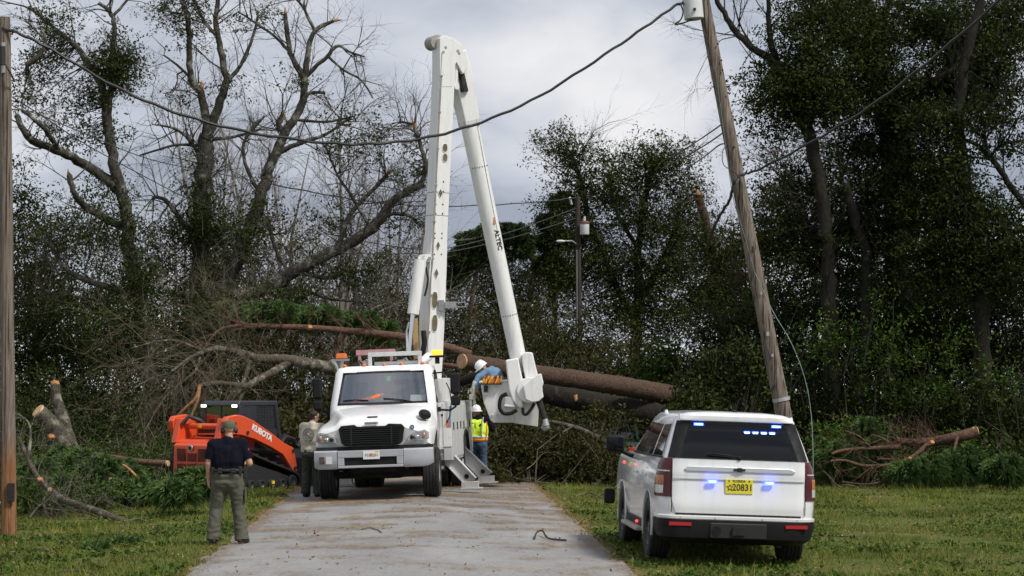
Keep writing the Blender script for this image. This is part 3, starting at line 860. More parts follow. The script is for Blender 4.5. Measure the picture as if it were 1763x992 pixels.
make_pine('pine_tree', 'ragged pine at the left flank of the far live oak', 92,
    [(952, 700), (955, 560), (958, 450), (962, 380), (966, 340)], 11, 5,
    [[(960, 430), (935, 425)], [(962, 400), (985, 390)]],
    [(945, 385, 18, 12, 60), (968, 350, 18, 14, 60), (940, 420, 18, 10, 50), (975, 410, 24, 14, 70), (945, 455, 24, 14, 80), (970, 480, 26, 16, 90)], 52, ln=0.36)

# bare saplings and thin grey trees behind: a few shapes, copied
def sapling(name, seed, h, mat, leaf=None, nleaf=0):
    rng = random.Random(seed)
    root = empty(name)
    wood = MB(); tips = []; sk = []
    n = 3
    for i in range(n):
        p = Vector((rng.gauss(0, .25), rng.gauss(0, .25), -0.1))
        hh = h * rng.uniform(0.7, 1.0)
        path = [p]
        d = Vector((rng.gauss(0, .09), rng.gauss(0, .09), 1))
        for k_ in range(7):
            d = (d + Vector((rng.gauss(0, .06), rng.gauss(0, .06), 0))).normalized()
            path.append(path[-1] + d * hh / 7)
        r0 = 0.012 * hh
        wood.tube(path, [r0 * (1 - 0.88 * k_ / 7) for k_ in range(8)], 6, caps=False)
        for k_ in range(20):
            t = rng.uniform(1.5, 7)
            q = path[min(int(t), 6)].lerp(path[min(int(t), 6) + 1], t % 1)
            a = rng.uniform(0, 6.28)
            grow(wood, q, Vector((math.cos(a), math.sin(a), rng.uniform(0.7, 1.8))), hh * 0.30 * (1.25 - t / 8), r0 * 0.4 * (1.1 - t / 8), 2, rng, sk, 4, 0.03, 0.7, 4, tips)
    wood.build('trunk', M[mat], root, smooth=60, fixn=False)
    if nleaf:
        g = np.random.default_rng(seed)
        T_ = np.array([tuple(t) for t in tips])
        P_ = T_[g.integers(0, len(T_), nleaf)] + g.normal(size=(nleaf, 3)) * 0.16
        leaves_obj('crown', P_, 0.13, seed + 4, M[leaf], root)
    return root
def copy_tree(o, parent=None):
    c = o.copy(); col.objects.link(c); c.parent = parent
    for ch in o.children: copy_tree(ch, c)
    return c
M['pale_grey'] = bark_mat('pale_grey', (0.12, 0.105, 0.085), (0.27, 0.245, 0.21), scale=4)
sap_src = {}
sap_list = [  # kind, px, distance, scale, turn, label
    ('bare', 278, 80, 1.00, 0.3, 'thin bare grey tree against the sky between the leaning oak and the twin-stemmed oak'),
    ('bare', 432, 84, 1.10, 1.9, 'thin bare grey tree just right of the twin-stemmed oak'),
    ('bare', 552, 82, 1.02, 3.3, 'thin bare grey tree under the broken oak, left of the arching limb'),
    ('bare', 622, 88, 1.05, 4.4, 'thin bare grey tree behind the arching oak limb'),
    ('bare', 690, 86, 0.85, 5.2, 'low bare grey tree right behind the lift cylinder'),
    ('bare', 130, 82, 0.85, 2.5, 'bare grey tree behind the left limb of the leaning oak'),
    ('bare', 770, 96, 0.80, 0.9, 'bare grey tree seen just between the booms, left of the pine'),
    ('bare', 1600, 76, 1.0, 1.2, 'thin bare tree behind the right-hand oaks'),
    ('pale', 405, 78, 1.25, 0.5, 'pale twiggy tree between the twin-stemmed oak and the broken leaning oak'),
    ('pale', 500, 80, 1.2, 1.4, 'pale twiggy tree right of the broken leaning oak trunk'),
    ('pale', 585, 79, 1.15, 2.6, 'pale twiggy tree above the middle of the arching limb'),
    ('pale', 655, 81, 1.1, 3.7, 'pale twiggy tree between the arching limb tip and the boom'),
    ('pale', 300, 77, 1.15, 4.6, 'pale twiggy tree just left of the twin-stemmed oak trunk'),
    ('leafy', 225, 78, 0.80, 0.1, 'loose-leaved young tree behind the leaning oak trunk'),
    ('leafy', 470, 77, 0.78, 2.0, 'loose-leaved young tree behind the fallen pine top'),
    ('leafy', 660, 79, 0.74, 4.0, 'loose-leaved young tree left of the lift cylinder'),
    ('leafy', 880, 98, 0.90, 5.0, 'olive young tree behind the upper boom'),
    ('leafy', 915, 95, 0.95, 1.3, 'olive young tree left of the far utility pole'),
    ('leafy', 40, 70, 0.80, 3.0, 'leafy young tree right behind the near left utility pole'),
    ('leafy', 1330, 74, 0.92, 0.7, 'leafy young tree right behind the leaning pole'),
]
for kind, px, Y, s_, rz, lab in sap_list:
    if kind not in sap_src:
        o = sap_src[kind] = sapling('young_tree' if kind == 'leafy' else 'bare_tree', {'bare': 61, 'leafy': 63, 'pale': 67}[kind], 9.0 if kind == 'leafy' else 10.5, 'pale_grey' if kind == 'pale' else 'grey_twig', 'olive_leaf', 5200 if kind == 'leafy' else 0)
    else: o = copy_tree(sap_src[kind])
    p = at(px, 700, Y)
    o.location = (p.x, Y, gz(p.x, Y)); o.rotation_euler = (0, 0, rz); o.scale = (s_,) * 3
    tag(o, lab, 'tree', 'thin trees behind the fallen trunks' if kind != 'leafy' else 'young leafy trees in the wood')

# undergrowth masses
def mass(name, label, blobs, mat, size, seed, sig=0.3, per=30, twig=None, kind='stuff', cat='undergrowth'):
    g = np.random.default_rng(seed); rng = random.Random(seed)
    allp = []; mb = MB()
    for (cx, cy, rx, ry, n, Y) in blobs:
        s_ = mpp(Y); c = at(cx, cy, Y)
        P_, cen = blob_pts(tuple(c), (rx * s_, max(rx * s_ * 0.5, 0.8), ry * s_), int(n * 1.05), g, per, sig)
        zz = gz_np(P_[:, 0], P_[:, 1]) + 0.02
        P_ = P_[P_[:, 2] > zz]
        allp.append(P_)
        if twig:
            for q in cen[::7]:
                a = Vector(q)
                if a.z < gz(a.x, a.y): continue
                b = Vector((a.x + rng.gauss(0, .5), a.y + rng.gauss(0, .4), gz(a.x, a.y) if a.z < 2.6 else a.z - rng.uniform(1.0, 2.4)))
                mid = a.lerp(b, .5) + Vector((rng.gauss(0, .15), 0, rng.gauss(0, .1)))
                mb.tube([b, mid, a, a + Vector((rng.gauss(0, .25), rng.gauss(0, .2), rng.uniform(.1, .5)))], [0.022, 0.014, 0.009, 0.003], 3, caps=False)
    V = leaf_quads(np.concatenate(allp), size, g)
    o = np_mesh(name, V, np.arange(len(V)).reshape(-1, 4), M[mat])
    tag(o, label, cat, None, kind)
    if twig and mb.v:
        mb.build('twigs', M[twig], o, fixn=False)
    return o
mass('undergrowth', 'dark leafy thicket filling the wood behind the loader on the left', [
    (40, 480, 110, 90, 5200, 72), (60, 620, 130, 110, 8000, 68), (200, 600, 130, 110, 8000, 74), (330, 640, 120, 90, 6000, 75), (130, 700, 160, 70, 6000, 64), (60, 770, 130, 70, 5500, 58), (200, 770, 120, 60, 5000, 60), (330, 760, 110, 70, 5000, 62), (440, 740, 110, 80, 5500, 64), (90, 520, 80, 70, 3500, 75), (20, 350, 45, 80, 2000, 76), (90, 400, 90, 70, 2600, 78), (420, 590, 90, 70, 3000, 80),
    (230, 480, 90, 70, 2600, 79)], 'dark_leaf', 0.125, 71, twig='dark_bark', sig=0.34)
mass('undergrowth', 'olive brown thicket behind the bucket truck and fallen trunks', [
    (470, 660, 120, 90, 6000, 76), (560, 600, 110, 80, 4500, 82), (620, 540, 90, 60, 3600, 86), (700, 560, 70, 80, 3600, 84), (790, 600, 90, 90, 6000, 80), (850, 520, 80, 90, 4200, 92), (900, 600, 100, 100, 7500, 84), (1000, 620, 120, 80, 8000, 78),
    (930, 480, 60, 80, 3600, 96), (800, 480, 60, 60, 2600, 95), (660, 640, 120, 70, 4500, 76), (880, 690, 130, 60, 5200, 68), (1080, 650, 120, 70, 6500, 74), (520, 720, 120, 60, 4500, 66), (740, 450, 50, 40, 1200, 97), (560, 770, 130, 60, 5000, 64), (700, 760, 130, 70, 6000, 62), (830, 770, 110, 70, 5500, 61), (950, 740, 120, 70, 6000, 63), (1060, 740, 110, 80, 6500, 63), (1150, 760, 110, 70, 5500, 62)], 'olive_leaf', 0.125, 72, twig='grey_twig', sig=0.36)
mass('undergrowth', 'dark green hedgerow wall running along the right side of the field', [
    (1240, 640, 90, 100, 7000, 66), (1330, 600, 100, 110, 8500, 66), (1430, 610, 100, 120, 9500, 64), (1540, 600, 110, 130, 10500, 63), (1650, 600, 110, 130, 10500, 62), (1750, 600, 90, 140, 9000, 61), (1300, 730, 110, 80, 7000, 61), (1420, 740, 110, 70, 7000, 61),
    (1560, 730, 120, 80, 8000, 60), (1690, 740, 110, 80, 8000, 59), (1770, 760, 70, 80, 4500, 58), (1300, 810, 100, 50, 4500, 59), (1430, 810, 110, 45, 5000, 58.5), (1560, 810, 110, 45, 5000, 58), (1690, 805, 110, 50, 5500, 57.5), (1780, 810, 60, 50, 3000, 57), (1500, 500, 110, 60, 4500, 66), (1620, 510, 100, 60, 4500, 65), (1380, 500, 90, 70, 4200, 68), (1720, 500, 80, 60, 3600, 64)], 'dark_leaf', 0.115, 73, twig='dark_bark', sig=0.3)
mass('vine_leaves', 'brighter green vines and saplings draped on the right hedgerow', [
    (1500, 620, 70, 70, 750, 59.5), (1440, 580, 40, 60, 700, 60), (1530, 560, 20, 70, 500, 59), (1640, 600, 60, 50, 450, 58.5), (1620, 660, 70, 50, 450, 58.5), (1720, 640, 50, 70, 400, 57.5), (1390, 620, 50, 60, 400, 60), (1560, 680, 80, 40, 450, 58.5)], 'bright_leaf', 0.11, 74, sig=0.28, per=16, twig='dark_bark', cat='vines')
def shrub(label, blobs, mat, size, seed, name='shrub', sig=0.24, cat='shrub', group=None):
    g = np.random.default_rng(seed); rng = random.Random(seed)
    cx, cy, rx, ry, n, Y = blobs[0]
    c0 = at(cx, cy, Y)
    root = empty(name, (c0.x, c0.y, gz(c0.x, c0.y))); inv = Vector(root.location)
    allp, mb = [], MB()
    for (cx, cy, rx, ry, n, Y) in blobs:
        s_ = mpp(Y); c = at(cx, cy, Y) - inv
        P_, cen = blob_pts(tuple(c), (rx * s_, rx * s_ * 0.8, ry * s_), n, g, 22, sig)
        allp.append(P_[P_[:, 2] > 0.03])
        for q in cen[::2]:
            b = Vector(q)
            if b.z < 0.1: continue
            a = Vector((c.x * 0.5 + rng.gauss(0, .12), c.y * 0.5 + rng.gauss(0, .12), -0.05))
            mb.tube([a, a.lerp(b, .5) + Vector((rng.gauss(0, .1), rng.gauss(0, .1), .12)), b], [0.025, 0.016, 0.006], 4, caps=False)
    mb.build('stems', M['grey_twig'], root, fixn=False)
    leaves_obj('foliage', np.concatenate(allp), size, seed + 3, M[mat], root)
    return tag(root, label, cat, group)
shrub('bright green rounded shrub behind the right end of the fallen trunks', [(1140, 640, 40, 42, 2600, 64), (1115, 660, 30, 28, 1000, 64)], 'bright_leaf', 0.14, 81)
shrub('dense dark green bush overlapping the fallen trunk ends beside the leaning pole', [(1235, 665, 58, 62, 5200, 60), (1280, 640, 50, 60, 3600, 60), (1208, 690, 34, 30, 1100, 59.5), (1194, 694, 24, 26, 1400, 58.2), (1200, 715, 34, 26, 1300, 57.8)], 'oak_leaf', 0.13, 82)
# ------------------------------------------------------------------ shared vehicle materials
M['white_paint'] = paint('white_paint', (0.76, 0.765, 0.77), 0.30, 0.5, amount=0.30, low=0.9)
M['boom_white'] = paint('boom_white', (0.74, 0.745, 0.74), 0.42, 0.2, (0.34, 0.31, 0.26), 0.42)
M['body_grey'] = paint('body_grey', (0.54, 0.55, 0.56), 0.45, 0.1, (0.24, 0.22, 0.19), 0.45, low=1.0)
M['bumper_silver'] = plain('bumper_silver', (0.42, 0.43, 0.46), 0.42, metal=0.25, var=0.08, scale=5)
M['black_plastic'] = plain('black_plastic', (0.011, 0.011, 0.012), 0.6, var=0.25, scale=9, spec=0.22)
M['black_gloss'] = plain('black_gloss', (0.012, 0.012, 0.014), 0.12)
M['rubber'] = plain('rubber', (0.020, 0.0195, 0.019), 0.85, var=0.35, scale=8, bumps=0.3)
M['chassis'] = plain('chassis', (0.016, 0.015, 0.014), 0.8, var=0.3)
M['chrome'] = plain('chrome', (0.72, 0.73, 0.75), 0.14, metal=1.0)
M['steel'] = plain('steel', (0.42, 0.42, 0.42), 0.4, metal=0.8, var=0.15)
M['outrigger'] = paint('outrigger', (0.60, 0.605, 0.61), 0.5, 0.0, (0.22, 0.19, 0.16), 0.5, low=0.5)
M['orange_lens'] = plain('orange_lens', (0.70, 0.16, 0.03), 0.25)
M['signal'] = plain('signal', (0.52, 0.24, 0.17), 0.2, metal=0.3)
M['amber_lit'] = emit('amber_lit', (1.0, 0.36, 0.03), 1.8, (0.6, 0.25, 0.02))
M['lens'] = plain('lens', (0.55, 0.57, 0.60), 0.12, metal=0.6, var=0.35, scale=22)
M['cut_olive'] = plain('cut_olive', (0.13, 0.11, 0.065), 0.8, var=0.3)
M['drum_grey'] = plain('drum_grey', (0.33, 0.31, 0.28), 0.6, var=0.2)
M['seat_grey'] = plain('seat_grey', (0.16, 0.17, 0.19), 0.8, var=0.2)
M['interior'] = plain('interior', (0.075, 0.085, 0.10), 0.8, var=0.2)
M['orange_cloth'] = plain('orange_cloth', (0.85, 0.16, 0.035), 0.7, var=0.2, scale=12)
M['paper'] = plain('paper', (0.75, 0.76, 0.66), 0.8)
M['green_tag'] = plain('green_tag', (0.10, 0.60, 0.18), 0.6)
M['red_dark'] = plain('red_dark', (0.20, 0.025, 0.03), 0.5)
M['blue_tape'] = plain('blue_tape', (0.10, 0.28, 0.60), 0.5)
M['ink'] = plain('ink', (0.012, 0.012, 0.012), 0.6)
M['plate_white'] = plain('plate_white', (0.72, 0.73, 0.72), 0.45)
M['yellow'] = plain('yellow', (0.75, 0.50, 0.03), 0.5)
M['tan_wood'] = plain('tan_wood', (0.46, 0.31, 0.13), 0.6)
def glass_mat(name, tint, refl_lo, rough=0.0):
    mt, nt, bs = new_mat(name)
    nt.nodes.remove(bs)
    tr = nd(nt, 'ShaderNodeBsdfTransparent'); tr.inputs['Color'].default_value = c4(tint)
    gl = nd(nt, 'ShaderNodeBsdfGlossy'); gl.inputs['Roughness'].default_value = rough; gl.inputs['Color'].default_value = (0.9, 0.93, 1, 1)
    lw = nd(nt, 'ShaderNodeLayerWeight'); lw.inputs['Blend'].default_value = 0.35
    f = ramp(nt, lw.outputs['Facing'], [(0.0, (refl_lo,) * 3), (1.0, (0.9,) * 3)])
    mx = nd(nt, 'ShaderNodeMixShader')
    nt.links.new(f, mx.inputs['Fac']); nt.links.new(tr.outputs[0], mx.inputs[1]); nt.links.new(gl.outputs[0], mx.inputs[2])
    nt.links.new(mx.outputs[0], nt.nodes['Material Output'].inputs['Surface'])
    return mt
M['windshield'] = glass_mat('windshield', (0.66, 0.71, 0.74), 0.20)
M['dark_glass'] = plain('dark_glass', (0.003, 0.004, 0.006), 0.03, spec=0.32)
M['cab_glass'] = glass_mat('cab_glass', (0.35, 0.38, 0.36), 0.06)

def rrect(hx, y0, y1, z, r, n=5, cx=0.0):
    """Rounded rectangle in plan, anticlockwise from the rear/near right corner."""
    pts = []
    for (sx, yy, a0) in ((1, y0 + r, -90), (1, y1 - r, 0), (-1, y1 - r, 90), (-1, y0 + r, 180)):
        for k in range(n + 1):
            a = R(a0 + 90 * k / n)
            pts.append(Vector((cx + sx * (hx - r) + r * math.cos(a), yy + r * math.sin(a), z)))
    return pts
def wheel(parent, x, y, r, w, side, hub='steel', steer=0.0, name='wheel', dual=0.0):
    """A wheel: tyre with grooves, rim, hub. side +1 shows its face toward +x."""
    e_ = empty(name, (x, y, r), (0, 0, steer), parent)
    t = MB()
    hw = w / 2
    prof = [(-hw * 0.82, r * 0.60), (-hw, r * 0.74), (-hw, r * 0.90), (-hw * 0.86, r * 0.985)]
    gro = [-0.62, -0.56, -0.5, -0.22, -0.17, -0.12, 0.12, 0.17, 0.22, 0.5, 0.56, 0.62]
    for i, q in enumerate(gro):
        prof.append((hw * q, r * (0.965 if i % 3 == 1 else 1.0)))
    prof += [(hw * 0.86, r * 0.985), (hw, r * 0.90), (hw, r * 0.74), (hw * 0.82, r * 0.60)]
    t.lathe((0, 0, 0), (1, 0, 0), prof, 40, closed=True)
    t.build('tyre', M['rubber'], e_, smooth=35)
    q = MB()
    q.lathe((0, 0, 0), (side, 0, 0), [(-hw * 0.8, r * 0.61), (hw * 0.80, r * 0.61), (hw * 0.86, r * 0.56), (hw * 0.55, r * 0.52), (hw * 0.30 - dual, r * 0.42), (hw * 0.30 - dual, r * 0.25), (hw * 0.75 - dual, r * 0.20), (hw * 0.85 - dual, r * 0.10)], 28)
    for k in range(10):
        a = 2 * math.pi * k / 10
        q.cyl((side * (hw * 0.30 - dual), math.cos(a) * r * 0.33, math.sin(a) * r * 0.33), (side * (hw * 0.45 - dual), math.cos(a) * r * 0.33, math.sin(a) * r * 0.33), 0.014, n=6)
    q.build('rim', M[hub], e_, smooth=35)
    return e_

# ------------------------------------------------------------------ bucket truck
TR_Y = 44.8
TRX = at(644, 780, TR_Y).x
truck = empty('bucket_truck', (TRX, TR_Y, gz(TRX, TR_Y) - 0.015), (0, R(-2.1), R(-4)))
tag(truck, 'white bucket truck with raised folding boom parked across the road end, facing the camera', 'truck')
bpy.context.view_layer.update()
TINV = truck.matrix_world.inverted()
def TL(px, py, Y):
    return TINV @ at(px, py, Y)
T = truck
# hood and fenders
hs = [(0.00, [(0, 1.47), (.34, 1.47), (.60, 1.455), (.72, 1.41), (.86, 1.37), (1.00, 1.32), (1.07, 1.24), (1.10, 1.11)]),
      (0.05, [(0, 1.56), (.35, 1.56), (.62, 1.545), (.74, 1.47), (.88, 1.43), (1.03, 1.38), (1.11, 1.27), (1.14, 1.09)]),
      (0.14, [(0, 1.625), (.36, 1.622), (.63, 1.60), (.755, 1.51), (.89, 1.465), (1.05, 1.42), (1.14, 1.30), (1.165, 1.08)]),
      (0.35, [(0, 1.69), (.38, 1.685), (.645, 1.655), (.77, 1.555), (.90, 1.51), (1.06, 1.47), (1.16, 1.35), (1.185, 1.10)]),
      (0.70, [(0, 1.755), (.41, 1.75), (.68, 1.715), (.80, 1.615), (.915, 1.56), (1.07, 1.52), (1.175, 1.42), (1.19, 1.30)]),
      (1.15, [(0, 1.815), (.46, 1.81), (.76, 1.77), (.88, 1.68), (.97, 1.61), (1.08, 1.55), (1.175, 1.45), (1.19, 1.36)]),
      (1.50, [(0, 1.85), (.50, 1.845), (.86, 1.81), (.97, 1.74), (1.03, 1.66), (1.09, 1.56), (1.15, 1.42), (1.165, 1.15)]),
      (1.80, [(0, 1.875), (.52, 1.87), (.93, 1.845), (1.02, 1.79), (1.06, 1.68), (1.09, 1.55), (1.12, 1.38), (1.13, 0.90)])]
def full(sec, y, wr=0.0):
    half = [Vector((x, y + (0.10 * (x / 1.15) ** 4), z)) for x, z in sec]
    return [Vector((-v.x, v.y, v.z)) for v in half[:0:-1]] + half
mb = MB()
def dense(hs):
    out = []
    arr = [np.array([[y] + list(p) for p in sec]) for y, sec in hs]
    fl = crom([a.ravel() for a in arr], 4)
    for f in fl:
        a = f.reshape(-1, 3)
        sec = crom([tuple(q[1:]) for q in a], 3)
        out.append(full([tuple(q) for q in sec], a[0, 0]))
    return out
ds = dense(hs)
mb.loft(ds)
first = ds[0]
mb.add(list(first) + [Vector((1.10, 0.11, 1.07)), Vector((-1.10, 0.11, 1.07))], [tuple(range(len(first) + 2))])
mb.build('hood', M['white_paint'], T, smooth=50)
# grille
e_ = MB()
gp = [(-0.60, 1.50), (-0.34, 1.515), (-0.28, 1.475), (0.28, 1.475), (0.34, 1.515), (0.60, 1.50), (0.655, 1.44), (0.61, 1.16), (0.54, 1.10), (-0.54, 1.10), (-0.61, 1.16), (-0.655, 1.44)]
e_.prism(gp, lambda u, v, w: (u, w - (v - 1.3) * 0.0, v), -0.035, 0.02)
gr = e_.build('grille', M['black_plastic'], T, bevel=0.012)
for k in range(8):
    z = 1.15 + k * 0.042
    q = MB(); q.box((0, -0.045, z), (1.06 + 0.012 * k, 0.03, 0.016)); q.build('grille_bar', M['black_gloss'], gr)
for s in (-1, 1):
    q = MB(); q.box((s * 0.40, -0.05, 1.30), (0.035, 0.03, 0.38)); q.build('grille_bar', M['black_gloss'], gr)
q = MB(); q.box((0, -0.022, 1.535), (0.27, 0.02, 0.055)); em = q.build('emblem', M['drum_grey'], T, bevel=0.01)
lettering('FREIGHTLINER', 0.04, M['chrome'], em, (0, -0.036, 1.535), (1, 0, 0), (0, 0, 1), extrude=0.003, squeeze=0.8)
q = MB(); q.box((0.0, 0.22, 1.662), (0.20, 0.12, 0.012)); q.build('hood_handle', M['black_plastic'], T)
q = MB(); q.cyl((0.80, 0.045, 1.43), (0.80, 0.012, 1.425), 0.048, n=20); sk_ = q.build('round_sticker', plain('sticker_blue', (0.05, 0.13, 0.27), 0.4, var=0.5, scale=30), T)
lettering('26', 0.06, M['plate_white'], sk_, (0.80, 0.008, 1.425), (1, 0, 0), (0, 0, 1), extrude=0.001)
# hood vent scoop on the image-right shoulder
q = MB(); q.ball((0.98, 0.80, 1.665), (0.13, 0.24, 0.10), 16, 10, Matrix.Rotation(R(25), 3, 'Y')); q.build('hood_mirror', M['black_plastic'], T, smooth=60)
# headlights
for s in (-1, 1):
    q = MB()
    poly = [(0.70, 1.155), (1.03, 1.165), (1.105, 1.21), (1.10, 1.31), (1.03, 1.36), (0.88, 1.335), (0.74, 1.245)]
    q.prism(poly, lambda u, v, w: (s * u, w + 0.085 * (u / 1.1) ** 6, v), -0.018, 0.05)
    h = q.build('headlight', M['lens'], T, bevel=0.012)
    q = MB(); q.prism([(0.70, 1.14), (1.04, 1.15), (1.12, 1.20), (1.12, 1.32), (1.04, 1.375), (0.87, 1.35), (0.72, 1.25)], lambda u, v, w: (s * u, w + 0.085 * (u / 1.1) ** 6, v), -0.008, 0.04); q.build('bezel', M['drum_grey'], h)
    q = MB(); q.ball((s * 1.03, 0.05, 1.265), (0.035, 0.03, 0.05)); q.build('turn_signal', M['signal'], h, smooth=60)
    for u in (0.80, 0.90):
        q = MB(); q.ball((s * u, -0.005, 1.235), (0.045, 0.02, 0.042)); q.build('bulb', M['black_gloss'] if u < 0.85 else M['chrome'], h, smooth=60)
# bumper in three pieces with a slot
def bump_pt(u, v, w):
    return (u, w + 0.16 * max(0, abs(u) - 0.62) ** 1.6 * 1.6, v)
for (a, b) in ((-1.15, -0.68), (0.64, 1.21)):
    q = MB(); k = 7
    for i in range(k):
        pass
    us = np.linspace(a, b, k)
    lowcut = lambda u: 0.655 + (0.06 * max(0, abs(u) - 1.08) / 0.12)
    secs = []
    for u in us:
        y = -0.16 + 0.5 * max(0, abs(u) - 0.64) ** 2.2
        lo = lowcut(u)
        secs.append([Vector((u, y + 0.02, lo)), Vector((u, y - 0.012, lo + 0.05)), Vector((u, y - 0.02, 0.84)), Vector((u, y - 0.008, 0.99)), Vector((u, y + 0.03, 1.02)), Vector((u, y + 0.10, 1.02)), Vector((u, y + 0.10, lo))])
    q.loft(secs, closed=True, caps=True)
    q.build('bumper_end', M['bumper_silver'], T, smooth=40)
q = MB(); q.b2(-0.67, 0.63, -0.185, -0.09, 0.87, 1.01); q.b2(-0.67, 0.63, -0.187, -0.092, 0.665, 0.715)
q.b2(-0.67, -0.54, -0.184, -0.09, 0.716, 0.869); q.b2(0.50, 0.63, -0.184, -0.09, 0.716, 0.869)
bm_ = q.build('bumper', M['bumper_silver'], T, bevel=0.012)
q = MB(); q.b2(-0.545, 0.505, -0.15, -0.10, 0.712, 0.872); q.build('bumper_slot', M['black_plastic'], bm_)
q = MB(); q.b2(-0.16, 0.17, -0.197, -0.189, 0.83, 0.995); pl_ = q.build('license_plate', M['plate_white'], T, bevel=0.004)
lettering('P3302IH', 0.085, plain('plate_ink', (0.06, 0.10, 0.08), 0.5), pl_, (0.005, -0.199, 0.905), (1, 0, 0), (0, 0, 1), extrude=0.001, squeeze=0.85)
q = MB(); q.ball((0.005, -0.1985, 0.915), (0.028, 0.003, 0.034)); q.build('orange_emblem', M['orange_lens'], pl_)
q = MB(); q.b2(0.08, 0.15, -0.1995, -0.1975, 0.965, 0.99); q.build('yellow_sticker', M['yellow'], pl_)
q = MB(); q.b2(-1.04, -0.91, -0.142, -0.120, 0.76, 0.90); q.build('dark_sticker', plain('sticker_dark', (0.09, 0.05, 0.05), 0.6, var=0.7, scale=40), T)
q = MB(); q.b2(-0.90, -0.78, -0.177, -0.150, 0.76, 0.90); q.build('pale_sticker', plain('sticker_pale', (0.6, 0.6, 0.62), 0.6, var=0.2, scale=40), T)
q = MB(); q.b2(-1.12, 1.12, 0.03, 0.30, 1.00, 1.085); q.b2(-1.0, 1.0, 0.05, 0.6, 0.70, 1.0); q.build('bumper_gap', M['chassis'], T)
# chassis, axle, engine underside
q = MB()
for s in (-1, 1): q.b2(s * 0.43 - 0.05, s * 0.43 + 0.05, 0.2, 8.2, 0.62, 0.90)
q.b2(-0.95, 0.95, 1.05, 1.2, 0.42, 0.56); q.b2(-0.5, 0.5, 0.5, 1.9, 0.55, 1.3); q.b2(-0.35, 0.35, 1.6, 3.0, 0.38, 0.8)
q.b2(-1.0, -0.5, 2.0, 3.0, 0.45, 0.95); q.b2(0.55, 1.0, 2.1, 3.1, 0.50, 0.95)
q.cyl((-0.95, 6.3, 0.5), (0.95, 6.3, 0.5), 0.13); q.ball((0, 6.3, 0.5), 0.26); q.cyl((0, 3, 0.6), (0, 6.3, 0.5), 0.06)
q.b2(-1.02, -0.7, 0.55, 1.75, 0.85, 1.3); q.b2(0.7, 1.02, 0.55, 1.75, 0.85, 1.3)
q.b2(-1.1, 1.1, 3.2, 3.3, 0.45, 0.9); q.b2(-0.3, 0.3, 4.0, 6.0, 0.45, 0.75)
q.build('chassis', M['chassis'], T, smooth=30)
for s in (-1, 1):
    wheel(T, s * 1.05, 1.12, 0.50, 0.34, s, 'white_paint', steer=R(3))
    wheel(T, s * 1.08, 6.3, 0.50, 0.28, s, 'white_paint', dual=0.1)
    wheel(T, s * 0.76, 6.3, 0.50, 0.28, s, 'steel')
# cab shell with window openings
cabr = [(0.92, 1.115, 1.80, 3.05, .14), (1.60, 1.115, 1.80, 3.05, .14), (1.895, 1.10, 1.83, 3.05, .16), (2.57, 1.02, 2.16, 3.03, .18), (2.66, 0.98, 2.22, 3.01, .18), (2.70, 0.90, 2.32, 2.93, .16)]
q = MB(); n = 5; NP = 4 * (n + 1)
rings = [rrect(hx, y0, y1, z, r, n) for z, hx, y0, y1, r in cabr]
vs_ = [p for r_ in rings for p in r_]
fs = []
for i in range(len(rings) - 1):
    for j in range(NP):
        if i == 2 and j in (NP - 1, n, 3 * (n + 0) + 2): 
            continue
        fs.append((i * NP + j, i * NP + (j + 1) % NP, (i + 1) * NP + (j + 1) % NP, (i + 1) * NP + j))
fs.append(tuple(range((len(rings) - 1) * NP, len(rings) * NP)))
fs.append(tuple(range(NP))[::-1])
q.add(vs_, fs)
cab = q.build('cab', M['white_paint'], T, smooth=45)
def quad_panel(name, a, b, c, d, off, mat, parent, th=0.006):
    """A thin sheet over four corners, moved off along its normal."""
    a, b, c, d = map(Vector, (a, b, c, d)); nrm = (b - a).cross(d - a).normalized()
    q = MB(); top = [p + nrm * off for p in (a, b, c, d)]; bot = [p + nrm * (off - th) for p in (a, b, c, d)]
    q.add(top + bot, [(0, 1, 2, 3), (7, 6, 5, 4), (0, 4, 5, 1), (1, 5, 6, 2), (2, 6, 7, 3), (3, 7, 4, 0)])
    return q.build(name, mat, parent)
# windshield: black ceramic border plus glass
def ws(u, v, off=0.0):   # u -1..1, v 0..1
    z = 1.90 + 0.665 * v
    y = 1.832 + (2.158 - 1.832) * v + 0.10 * abs(u) ** 3
    hw = 0.985 - 0.06 * v
    return Vector((u * hw, y - off, z + 0.02 * (1 - u * u) * v))
def ws_sheet(us, vs0, off):
    return [[ws(u, v, off) for u in us] for v in vs0]
q = MB(); us = np.linspace(-0.985, 0.985, 17)
q.loft(ws_sheet(us, np.linspace(0.055, 0.955, 6), 0.012)); q.build('windshield', M['windshield'], T, smooth=60)
q = MB()
out = [(u, 0.0) for u in np.linspace(-1.03, 1.03, 15)] + [(1.045, v) for v in np.linspace(0.1, 0.9, 7)] + [(u, 1.0) for u in np.linspace(1.0, -1.0, 15)] + [(-1.045, v) for v in np.linspace(0.9, 0.1, 7)]
inn = [(u * 0.945, min(max(v, 0.06), 0.94)) for u, v in out]
A = [ws(u, v, 0.016) for u, v in out]; B = [ws(u, v, 0.016) for u, v in inn]; C_ = [ws(u, v, -0.03) for u, v in inn]
q.add(A + B + C_, [(i, (i + 1) % len(A), len(A) + (i + 1) % len(A), len(A) + i) for i in range(len(A))] + [(len(A) + i, len(A) + (i + 1) % len(A), 2 * len(A) + (i + 1) % len(A), 2 * len(A) + i) for i in range(len(A))])
q.build('windshield_seal', M['black_gloss'], T, smooth=40)
